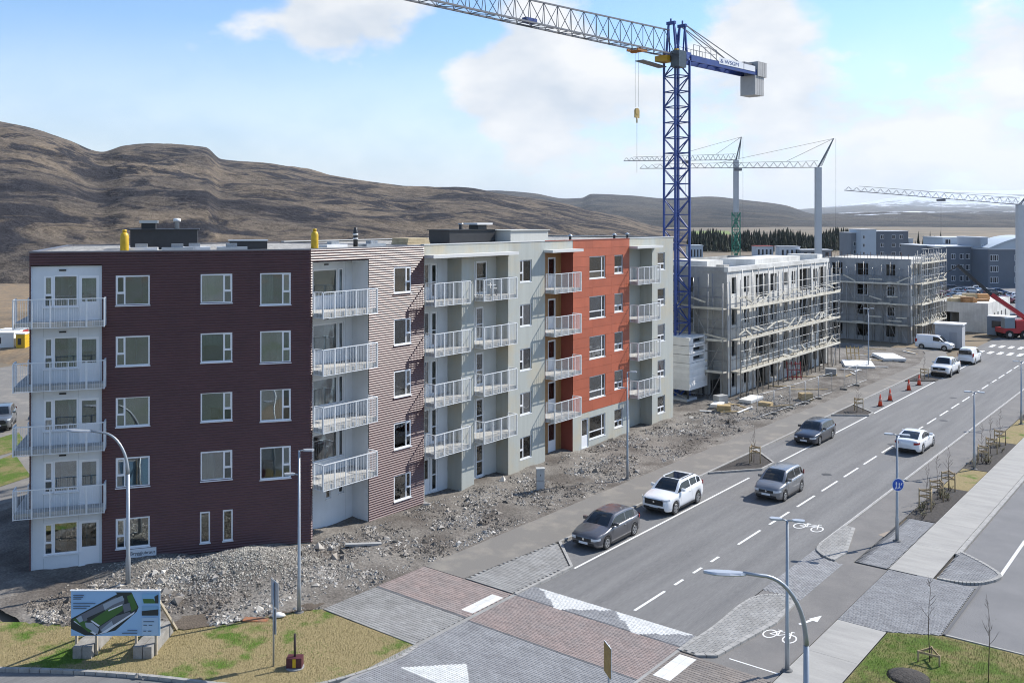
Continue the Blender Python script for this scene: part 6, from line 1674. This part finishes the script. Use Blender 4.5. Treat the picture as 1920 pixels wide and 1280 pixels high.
# ---------------------------------------------------------------- project board on concrete blocks
bl = Vector((math.cos(TH), math.sin(TH), 0))
Yb = 35.15; c0 = cam_pt(216.5, Yb)
t = empty('project_board', c0, TH, 'large blue project board showing an aerial drawing of the new houses', 'sign board')
bw, bz0, bz1 = 1.675, 0.83, 2.52
art = lambda n, c: mat('print_' + n, c, 0.45)
MB().box(-bw, bw, 0, .03, bz0, bz1).build('board', art('sky', (0.30, 0.50, 0.72)), t)
def printed(name, m, pts, off):
    mb = MB(); mb.poly([(-bw + 2 * bw * x, -.002 - .0015 * off, bz1 - (bz1 - bz0) * y) for x, y in pts][::-1]); return mb.build(name, m, t)
art_n = [0]
def pr(m, *pts):
    art_n[0] += 1; return printed('print', m, pts, art_n[0])
road_i, green_i, roof_i, wall_i, white_i, dk = art('road', (.05, .055, .06)), art('green', (.05, .14, .03)), art('roof', (.13, .15, .18)), art('walls', (.30, .36, .42)), art('white', (.7, .74, .78)), art('dark', (.02, .03, .03))
pr(dk, (0, .62), (.52, .07), (.5, .03), (.68, .03), (.76, .36), (.74, .46), (.5, .88), (.28, .99), (.16, .99), (0, .84))
pr(green_i, (.63, .12), (.69, .06), (.75, .38), (.68, .46)); pr(white_i, (.03, .68), (.05, .66), (.29, .95), (.27, .98))
pr(green_i, (.02, .63), (.12, .56), (.27, .88), (.2, .92)); pr(roof_i, (.08, .56), (.5, .14), (.6, .16), (.6, .27), (.15, .68))
pr(wall_i, (.36, .30), (.46, .20), (.48, .30), (.38, .42)); pr(wall_i, (.46, .2), (.58, .1), (.6, .2), (.48, .3)); pr(dk, (.18, .6), (.38, .42), (.39, .47), (.19, .66))
pr(green_i, (.22, .66), (.42, .40), (.60, .30), (.58, .44), (.32, .78)); pr(white_i, (.42, .42), (.58, .29), (.585, .31), (.425, .45)); pr(white_i, (.22, .66), (.24, .65), (.33, .77), (.31, .79))
pr(roof_i, (.58, .30), (.66, .26), (.68, .42), (.6, .48)); pr(wall_i, (.16, .70), (.24, .70), (.32, .84), (.3, .96), (.17, .8)); pr(roof_i, (.32, .80), (.5, .56), (.66, .46), (.68, .5), (.34, .92))
pr(wall_i, (.34, .86), (.46, .66), (.48, .76), (.36, .92)); pr(white_i, (.29, .97), (.34, .93), (.72, .45), (.71, .5), (.4, .92)); pr(wall_i, (.06, .6), (.12, .54), (.14, .66), (.1, .7))
pr(art('pic_sky', (.22, .45, .66)), (.80, .06), (.985, .06), (.985, .27), (.80, .27)); pr(green_i, (.81, .17), (.93, .17), (.96, .27), (.82, .27)); pr(dk, (.94, .12), (.985, .07), (.985, .27), (.95, .27))
pr(art('pic_blue', (.2, .38, .55)), (.80, .33), (.985, .33), (.985, .54), (.80, .54)); pr(dk, (.80, .44), (.985, .40), (.985, .54), (.80, .54))
pr(art('panel', (.36, .52, .68)), (.80, .58), (.985, .58), (.985, .97), (.80, .97))
for k, (x0, x1, y_) in enumerate(((.03, .15, .08), (.03, .14, .12), (.03, .12, .16), (.03, .28, .26), (.03, .22, .32), (.03, .18, .37), (.64, .75, .86), (.58, .75, .92), (.82, .94, .66), (.82, .86, .74), (.88, .92, .74), (.82, .85, .87), (.87, .91, .87))): pr(art('type', (.09, .14, .2)), (x0, y_), (x1, y_), (x1, y_ + .022), (x0, y_ + .022))
MB().box(-bw - .03, bw + .03, -.03, .05, bz1, bz1 + .035).build('edge_strip', sign_white, t)
tim = mat('grey_timber', (.42, .36, .27), .85, var=.25, scale=4)
for x in (-1.5, -.75, .75, 1.5):
    MB().box(x - .04, x + .04, .035, .13, -.1, bz1 + .06).build('post', tim, t)
    MB().bar((x, .1, bz1 - .25), (x, 2.3, .02), .07, .1).build('strut', tim, t)
blkc = mat('ballast_concrete', (.30, .285, .26), .9, col2=(.2, .19, .17), scale=2, fine=.15, fscale=20)
for k, x in enumerate((-1.28, -.92, .98, 1.34)):
    o = MB().box(-.165, .165, -.25, 2.0, -.1, .52).build('ballast_block', blkc); o.location = c0 + bl * (x - .05) ; o.rotation_euler = (0, 0, TH)
    tag(o, ('outer concrete ballast block below the text lines of the project board', 'inner concrete ballast block below the text lines of the project board', 'inner concrete ballast block below the small pictures of the project board', 'outer concrete ballast block below the small pictures of the project board')[k], 'concrete block', 'ballast blocks of the project board')
# ---------------------------------------------------------------- cabinet, cones
t = empty('utility_cabinet', (-33.71, 45.52, .08), TH + R(5), 'pale grey two part utility cabinet standing in the rubble', 'cabinet')
MB().box(-.24, .24, -.16, .16, 0, .58).build('lower_box', mat('cabinet_grey', (.46, .47, .46), .6, var=.1), t); MB().box(-.24, .24, -.17, .17, .6, 1.3).box(-.27, .27, -.2, .2, 1.3, 1.35).build('upper_box', MATS['cabinet_grey'], t)
MB().box(-.02, .02, -.18, -.171, .9, 1.0).build('lock', dark_metal, t)
cone_red = mat('cone_orange', (.72, .075, .03), .5)
for k, (x, y) in enumerate(((-25.5, 84.85), (-25.6, 88.06), (-25.7, 94.4), (-25.7, 98.0))):
    t = empty('traffic_cone', (x, y, 0), .3 * k, ('orange traffic cone beside the second tree island', 'orange traffic cone second from the tree island', 'orange traffic cone third from the tree island', 'orange traffic cone beside the front of the pickup')[k], 'cone', 'traffic cones in the parking bay')
    MB().lathe([(.20, .05), (.04, 1.05), (.03, 1.06)], n=14).build('cone', cone_red, t); MB().box(-.24, .24, -.24, .24, 0.002, .05).build('foot', dark_metal, t)
    MB().lathe([(.142, .46), (.098, .72)], n=14).build('band', mat('cone_band', (.6, .25, .2), .5), t)
# ---------------------------------------------------------------- young trees with timber stakes
stake = mat('stake_timber', (.40, .30, .17), .8, var=.2, scale=5)
twig = mat('sapling_bark', (.075, .05, .04), .85)
leaf = mat('bud_leaf', (.10, .14, .03), .8, island=.4)
def sapling(mb, h, seed, rng=None):
    rng = random.Random(seed)
    pts = [(rng.uniform(-.02, .02) * k, rng.uniform(-.02, .02) * k, h * k / 6) for k in range(7)]
    mb.tube(pts, [.022 - .003 * k for k in range(7)], 6)
    for k in range(9):
        z = h * rng.uniform(.4, .95); a = rng.random() * 6.28; L = (h - z) * .32 + .1; q = (math.cos(a) * L * .5, math.sin(a) * L * .5, z + L * .75)
        mb.tube([(0, 0, z), (q[0] * .6, q[1] * .6, z + L * .35), q], [.008, .006, .002], 4)
        for j in range(1):
            b = a + rng.uniform(-1, 1); mb.tube([(q[0] * .6, q[1] * .6, z + L * .35), (q[0] * .6 + math.cos(b) * L * .3, q[1] * .6 + math.sin(b) * L * .3, z + L * .75)], [.006, .002], 4)
def tree(x, y, z, h, label, frame=1.0, seed=1, low=False, group='young trees with timber stakes'):
    t = empty('young_tree', (x, y, z), .25 * seed, label, 'tree', group)
    mb = MB(); sapling(mb, h, seed); mb.build('trunk', twig, t)
    mb = MB(); rng = random.Random(seed + 50)
    for k in range(26):
        zz = h * rng.uniform(.45, 1.02); a = rng.random() * 6.28; r = (h * 1.05 - zz) * .3 * rng.random() + .03; p = Vector((math.cos(a) * r, math.sin(a) * r, zz)); d = Vector((rng.uniform(-1, 1), rng.uniform(-1, 1), rng.uniform(-1, 1))) * .022
        mb.poly((p, p + d, p + Vector((d.y, -d.x, d.z + .02))))
    mb.build('crown', leaf, t)
    if frame:
        r, hh = .42, frame
        c = [Vector((r * math.cos(2.1 * k), r * math.sin(2.1 * k), 0)) for k in range(3)]
        for k in range(3):
            MB().tube([c[k] + Vector((0, 0, -.15)), c[k] + Vector((0, 0, hh))], .035, 7).build('stake', stake, t)
            for z_ in ((hh - .1, hh - .42) if not low else (hh - .06,)): MB().bar(c[k] + Vector((0, 0, z_)), c[(k + 1) % 3] + Vector((0, 0, z_)), .025, .08).build('rail', stake, t)
    return t
tree(-26.2, 59.6, .07, 2.6, 'staked sapling on the first planting island beside the grey compact car', 1.15, 1)
tree(-26.2, 81.0, .07, 2.6, 'staked sapling on the planting island beside the traffic cones', 1.15, 2)
tree(-26.2, 101.9, .07, 2.4, 'staked sapling on the planting island before the pickup', 1.05, 3)
for k, (x, y) in enumerate(((-14.3, 56.2), (-14.3, 58.5), (-14.3, 61.0))): tree(x, y, .05, 2.7, ('staked sapling in the shrub bed, nearest the round blue sign', 'middle staked sapling of the shrub bed beside the blue sign lamp', 'staked sapling of the shrub bed, next to the yellowed verge')[k], 1.15, 5 + k)
for k, (x, y) in enumerate(((-14.2, 69.5), (-14.2, 72.3), (-14.2, 75.4), (-14.2, 88.5), (-14.2, 92))): tree(x, y, .05, 2.7, 'staked sapling in the further planting beds of the verge', 1.1, 9 + k, group='staked saplings in the further beds')
tree(-9.3, 36.9, .05, 3.2, 'tall bare sapling in a low triangular timber frame on the right lawn', .42, 15, low=True)
tree(-7.25, 36.6, .05, 3.1, 'thin bare sapling without a frame on the right lawn', 0, 16)
# low shrubs in the beds
for k in range(30):
    rng = random.Random(k + 200)
    bed = (54.3, 61.2) if k < 17 else (67.2, 76)
    x, y = rng.uniform(-14.6, -13.6), rng.uniform(*bed)
    t = empty('shrub', (x, y, .045), 0, 'low sparse shrub just coming into leaf in the dark planting beds', 'shrub', 'low shrubs in the planting beds')
    ms, ml = MB(), MB()
    for j in range(9):
        a = rng.random() * 6.28; L = rng.uniform(.2, .5); q = Vector((math.cos(a) * L * .5, math.sin(a) * L * .5, L * .8)); ms.tube([(0, 0, -.02), q], [.008, .003], 4)
        for i in range(7):
            p = q * rng.uniform(.4, 1.0) + Vector((rng.uniform(-.06, .06), rng.uniform(-.06, .06), rng.uniform(-.03, .05))); d = Vector((rng.uniform(-1, 1), rng.uniform(-1, 1), rng.uniform(-.5, .5))) * .05
            ml.poly((p, p + d, p + Vector((d.y, -d.x, d.z + .03))))
    ms.build('stem', twig, t); ml.build('foliage', mat('shrub_leaf', (.13, .12, .045), .8, island=.4), t)
# dark mulch mound on the right lawn
MBm = MB(); rng = random.Random(9)
MBm.lathe([(.75, 0), (.6, .07), (.3, .12), (.02, .14)], n=18); o = MBm.build('mulch_mound', mulch); o.location = (-9.6, 35.2, .04); tag(o, 'dark round mulch patch at the foot of the framed sapling', 'mulch')
# ---------------------------------------------------------------- site fence along the pavement
mesh_wire = mat('fence_wire', (.40, .41, .42), .5, metal=.5)
FP = {}
def fence_panel(k, p, q, label):
    P_, Q_ = Vector((*p, .1)), Vector((*q, .1)); d = Q_ - P_; L = d.length
    t = empty('site_fence', P_, math.atan2(d.y, d.x), label, 'fence', 'mesh fence panels along the building site')
    key = round(L, 1)
    if key not in FP:
        f = MB().tube([(0.03, 0, .1), (0.03, 0, 2.0)], .022, 6).tube([(key - .03, 0, .1), (key - .03, 0, 2.0)], .022, 6).tube([(0.03, 0, 1.98), (key - .03, 0, 1.98)], .02, 6).tube([(.03, 0, .18), (key - .03, 0, .18)], .02, 6).mesh('frame', mesh_wire)
        w = MB()
        for i in range(1, int(key / .16)): w.bar((i * .16, 0, .18), (i * .16, 0, 1.97), .005)
        for i in range(1, 7): w.bar((.04, .004, .18 + i * .27), (key - .04, .004, .18 + i * .27), .005)
        FP[key] = (f, w.mesh('wire_mesh', mesh_wire), MB().box(-.35, .35, -.12, .12, 0, .14).mesh('foot', blkc))
    add('frame', FP[key][0], t); add('wire_mesh', FP[key][1], t); add('foot', FP[key][2], t, RZ(R(90)))
pts = [(-31.6, 72.5), (-31.4, 75.5), (-31.2, 78.5), (-31.0, 81.5), (-30.9, 84.5), (-30.7, 87.5), (-30.6, 90.5), (-30.4, 93.5), (-30.3, 96.5)]
for k in range(len(pts) - 1):
    if k != 5: fence_panel(k, pts[k], pts[k + 1], 'galvanised mesh fence panel between the pavement and the concrete shell')
# ---------------------------------------------------------------- clutter of the site
rng = random.Random(77)
clut = [mat('tan_pallet', (.46, .34, .17), .85, var=.25, scale=5), mat('white_sheet', (.72, .72, .70), .7), mat('grey_block', (.33, .33, .32), .9), mat('dark_pipe', (.07, .075, .08), .6), mat('red_frame', (.32, .035, .03), .6)]
def pallet(x, y, rz, n, label, z=None):
    t = empty('pallet', (x, y, site_h(x, y) if z is None else z), rz, label, 'pallet', 'pallets on the building site')
    for k in range(3): MB().box(-.6, .6, -.4 + .34 * k, -.28 + .34 * k, 0, .1).build('bearer', clut[0], t)
    for k in range(5): MB().box(-.6 + .25 * k, -.42 + .25 * k, -.4, .4, .1, .125).build('slat', clut[0], t)
    if n: MB().box(-.55, .55, -.38, .38, .128, .128 + n).build('load', clut[0] if n < .5 else clut[2], t)
pallet(-35.2, 73.9, .5, .35, 'tan pallet with a low load on the gravel before the prefab stack')
pallet(-33.4, 78.5, .1, .2, 'tan pallet lying beside the white sheets')
pallet(-31.6, 83.2, .8, .45, 'tan pallet with a crate beside the fence feet')
pallet(-36.6, 76.2, 1.2, .7, 'pallet of grey blocks beside the prefab stack')
pallet(-34.5, 98, .3, .6, 'pallet of grey blocks below the scaffold far end')
for k, (x, y, w, l, lab) in enumerate(((-35.3, 79.6, 1.2, 2.6, 'white insulation sheets lying before the concrete shell'), (-36.4, 75.0, .9, 1.5, 'white insulation sheets beside the grey block pallet'), (-34.5, 106.5, 3.2, 4.6, 'large pale slab stack at the far end of the scaffold'), (-33.2, 113.5, 2.5, 4.5, 'pale slabs on the ground before the grey shell'))):
    t = empty('sheet_stack', (x, y, site_h(x, y)), .2 * k, lab, 'sheet stack', 'stacks of pale sheets on the site')
    for j in range(3): MB().box(-w / 2 + .05 * j, w / 2 + .03 * j, -l / 2 - .04 * j, l / 2, .1 * j, .1 * j + .09).build('sheet', clut[1], t)
for k in range(26):
    x, y = rng.uniform(-36.8, -31.6), rng.uniform(72, 122)
    a = rng.random() * 3.1; L = rng.uniform(.8, 3.0)
    o = MB().box(-L / 2, L / 2, -.08, .08, 0, .06).build('timber_board', clut[k % 2 if k % 3 else 0]); o.location = (x, y, site_h(x, y) + .06); o.rotation_euler = (rng.uniform(-.05, .05), rng.uniform(-.06, .06), a)
    tag(o, 'loose board lying in the rubble before the scaffolds', 'board', 'loose boards on the site')
for k, (x, y, m, lab) in enumerate(((-36.3, 92.6, 4, 'red steel formwork frame leaning at the scaffold foot'), (-35.6, 108.6, 0, 'yellow timber frame leaning at the far scaffold'))):
    t = empty('formwork_frame', (x, y, site_h(x, y)), .6, lab, 'frame')
    for q in range(4): MB().bar((-.7 + .45 * q, 0, 0), (-.7 + .45 * q, .5, 1.8), .09).build('stud', clut[m], t)
    for z in (.3, 1.0, 1.6): MB().bar((-.75, z * .28 - .07, z), (.7, z * .28 - .07, z), .09).build('rail', clut[m], t)
# debris near the corner house
def board(x, y, rz, w, l, h, m, name, label, cat):
    o = MB().box(-l / 2, l / 2, -w / 2, w / 2, 0, h).build(name, m); o.location = (x, y, site_h(x, y) + .05); o.rotation_euler = (.04, .05, rz); tag(o, label, cat); return o
rusty = mat('rusty_sheet', (.36, .13, .05), .85, col2=(.2, .12, .08), scale=4)
board(-31.95, 23.55, TH, .35, 1.0, .04, rusty, 'rusty_sheet', 'orange rusty sheet lying in the soil before the gravel heap', 'metal sheet')
board(-34.9, 32.2, .9, .22, 1.8, .1, clut[2], 'concrete_beam', 'broken pale concrete beam on the rubble beside the maroon corner', 'beam')
o = MB().lathe([(.02, 0), (.34, .05), (.3, .17), (.12, .28), (.02, .3)], n=9).build('rubble_sack', clut[1]); o.location = (-31.45, 24.3, .1); o.scale = (0.9, .5, .6); o.rotation_euler = (0, 0, .7); tag(o, 'crumpled white sack at the foot of the straight lamp', 'sack')
o = MB(); stone(o, (0, 0, .1), .3, random.Random(4)); o = o.build('boulder', mat('boulder_pale', (.45, .44, .42), .9, var=.2)); o.location = (-31.2, 35.2, .1); tag(o, 'single pale boulder at the pavement edge', 'boulder')
# ---------------------------------------------------------------- red mobile crane
red_p = mat('crane_red', (.42, .022, .03), .4)
p = cam_pt(1896, 130); t = empty('mobile_crane', p, TH, 'red mobile crane with a black tipped telescopic boom at the far junction', 'mobile crane')
MB().box(-1.6, 4.4, -1.2, 1.2, .75, 1.45).build('chassis', red_p, t)
MB().box(.1, 2.3, -1.1, 1.0, 1.45, 2.5).build('engine_cover', red_p, t)
MB().box(-1.5, -.1, -1.15, -.1, 1.45, 2.9).build('cab', mat('crane_cab', (.20, .26, .30), .15), t)
for x in (-.9, 1.2, 3.2):
    for y in (-1.15, 1.15):
        w_ = MB().disc((x, y, .58), (0, 1, 0), .58, .4, 20).build('wheel', tyre_mat, t); MB().disc((x, y * 1.18, .58), (0, 1, 0), .26, .06, 14).build('rim', rim_mat, w_)
MB().bar((3.2, .4, 2.0), (-2.6, .4, 6.0), .5, .55).build('boom', red_p, t); MB().bar((-2.6, .4, 6.0), (-7.3, .4, 10.1), .32, .36).build('boom_tip', dark_metal, t)
MB().bar((-7.3, .4, 10.0), (-8.0, .4, 9.5), .14).bar((-8.0, .4, 9.5), (-9.0, .4, 9.0), .09).build('boom_head', dark_metal, t)
# ---------------------------------------------------------------- ground and yard behind the maroon house
yard = sheet('rear_yard', [(-105, 20), (-52, 14), (-52, 30), (-72, 50), (-110, 50)], -0.05, asphalt_dusty)
sheet('rear_verge', [(-68, 27.2), (-73.5, 29.7), (-75, 33.2), (-69.5, 31.5)], -.03, grass_fresh)
sheet('rear_verge', [(-60, 24), (-66.5, 26.8), (-68.4, 30.0), (-61.5, 28.0)], -.03, grass_fresh)
ochre = mat('ochre_earth', (.24, .165, .09), .95, col2=(.15, .115, .075), scale=.3, fine=.3, fscale=2, bump=.8, bscale=2)
sheet('excavation', [(-110, 50.2), (-72, 50.2), (-60, 66), (-110, 110), (-300, 180), (-300, 60)], -.04, ochre)
mb = MB(); mb.smooth = True; rows = []
for i in range(41):
    row = []
    for j in range(25):
        x, y = -175 + 2.6 * i, 48 + 2.0 * j; e = math.sin(math.pi * i / 40) * math.sin(math.pi * j / 24)
        row.append(mb.vert((x, y, -.2 + e * (2.6 + 2.6 * noise.fractal((x * .06, y * .06, 3), 1, 2, 4)))))
    rows.append(row)
for a, b in zip(rows, rows[1:]):
    for j in range(24): mb.face((a[j], b[j], b[j + 1], a[j + 1]))
structure('earth_mound', mb, ochre)
sheet('moor_verge', [(-300, 60), (-300, 180), (-110, 110), (-60, 66), (-70, 120), (-200, 320), (-420, 260), (-420, 40)], -.08, mat('verge_moor', (.13, .105, .075), .97, col2=(.07, .06, .05), scale=.06, fine=.35, fscale=.5, ramp=(.4, .6)))
for k, (px, Y, m, w) in enumerate(((4, 118, clut[1], 4), (46, 117, yel, 1.1), (24, 121, clut[4], 3.0))):
    t = empty('site_container', cam_pt(px, Y), TH, ('white site container on the ochre ground behind the maroon house', 'yellow digger body on the ochre ground behind the maroon house', 'dull red site container behind the white one')[k], ('container', 'digger', 'container')[k])
    MB().box(-w / 2, w / 2, -1, 1, .1, 2.2).build('body', m, t); MB().box(-w / 2 - .05, w / 2 + .05, -1.05, 1.05, 2.2, 2.3).build('roof', clut[1], t); MB().box(-w * .3, w * .1, -1.02, -1.001, .9, 1.7).build('window', far_glass, t)
sheet('unseen_ground', [(-140, -220), (160, -220), (160, 9.9), (-16.9, 9.9), (-16.9, -20.1), (-60, -20.1), (-60, 7.5), (-140, -5)], -.06, mat('unseen_ground_grey', (.15, .15, .145), .95, col2=(.10, .12, .07), scale=.05, fine=.2, fscale=1))  # unseen neutral ground added behind the drone to grey the window reflections
# ================================================================ seams and odds and ends on the houses
seam = mat('board_seam', (0.40, 0.43, 0.45), 0.8)
mb = MB(FF)
for z in FLOORS:
    for u in (-12.29, -10.80): mb.box(u - .006, u + .006, .0965, .0995, z - .75, z + .6)
    mb.box(bay[0] + .02, bay[1] - .02, .0965, .0992, z - .285, z - .27)
for u in (-12.29, -10.80): mb.box(u - .006, u + .006, .0965, .0995, 0, .6)
o = mb.build('panel_seam', seam, house); o['kind'] = 'stuff'
mb = MB(FL)
for z in [*FLOORS, .1]:
    mb.box(31.05, 34.86, 1.2965, 1.2992, z - .285, z - .27); mb.box(34.40, 34.412, 1.296, 1.2994, z, z + 2.4)
o = mb.build('panel_seam', seam, house); o['kind'] = 'stuff'
chair_m = mat('chair_white', (.66, .67, .66), .5); chair_d = mat('chair_dark', (.05, .05, .055), .6)
def chair(u, d, z, rz, m, label):
    p = F_LONG @ Vector((u, d, z)); t = empty('balcony_chair', p, rz, label, 'chair', 'folding chairs on the top balcony')
    MB().box(-.22, .22, -.2, .2, .42, .45).build('seat', m, t); MB().box(-.22, .22, .19, .22, .5, .9).build('backrest', m, t)
    for x in (-.2, .2):
        MB().bar((x, -.2, 0), (x, .2, .9), .025).build('leg', chair_d, t); MB().bar((x, .2, 0), (x, -.18, .43), .025).build('leg', chair_d, t)
chair(44.5, .1, FLOORS[0] + .003, .4, chair_d, 'dark folding chair on the top balcony beside the double doors')
chair(45.3, -.2, FLOORS[0] + .003, 2.2, chair_m, 'white folding chair on the top balcony beside the double doors')
t = empty('balcony_table', F_LONG @ Vector((44.95, -.35, FLOORS[0] + .003)), 0, 'small round white table on the top balcony', 'table')
MB().lathe([(.3, .68), (.3, .7)], n=16).build('top', chair_m, t); MB().lathe([(.03, 0), (.03, .68)], n=8).build('leg', chair_d, t); MB().lathe([(.18, 0), (.18, .02)], n=12).build('foot', chair_d, t)
# ================================================================ the air
def haze(density):
    mb = MB(); mb.box(-26000, 26000, -3000, 27000, -1.2, 720)
    m = bpy.data.materials.new('haze'); m.use_nodes = True
    nt = m.node_tree; nt.nodes.remove(nt.nodes['Principled BSDF'])
    v = nt.nodes.new('ShaderNodeVolumePrincipled')
    v.inputs['Color'].default_value = (0.84, 0.92, 1.0, 1); v.inputs['Density'].default_value = density; v.inputs['Anisotropy'].default_value = 0.2
    nt.links.new(v.outputs[0], nt.nodes['Material Output'].inputs['Volume'])
    o = mb.build('haze', m); o['kind'] = 'stuff'
    o['label'] = 'thin blue haze over the whole valley'; o['category'] = 'haze'
    return o
haze(0.000045)
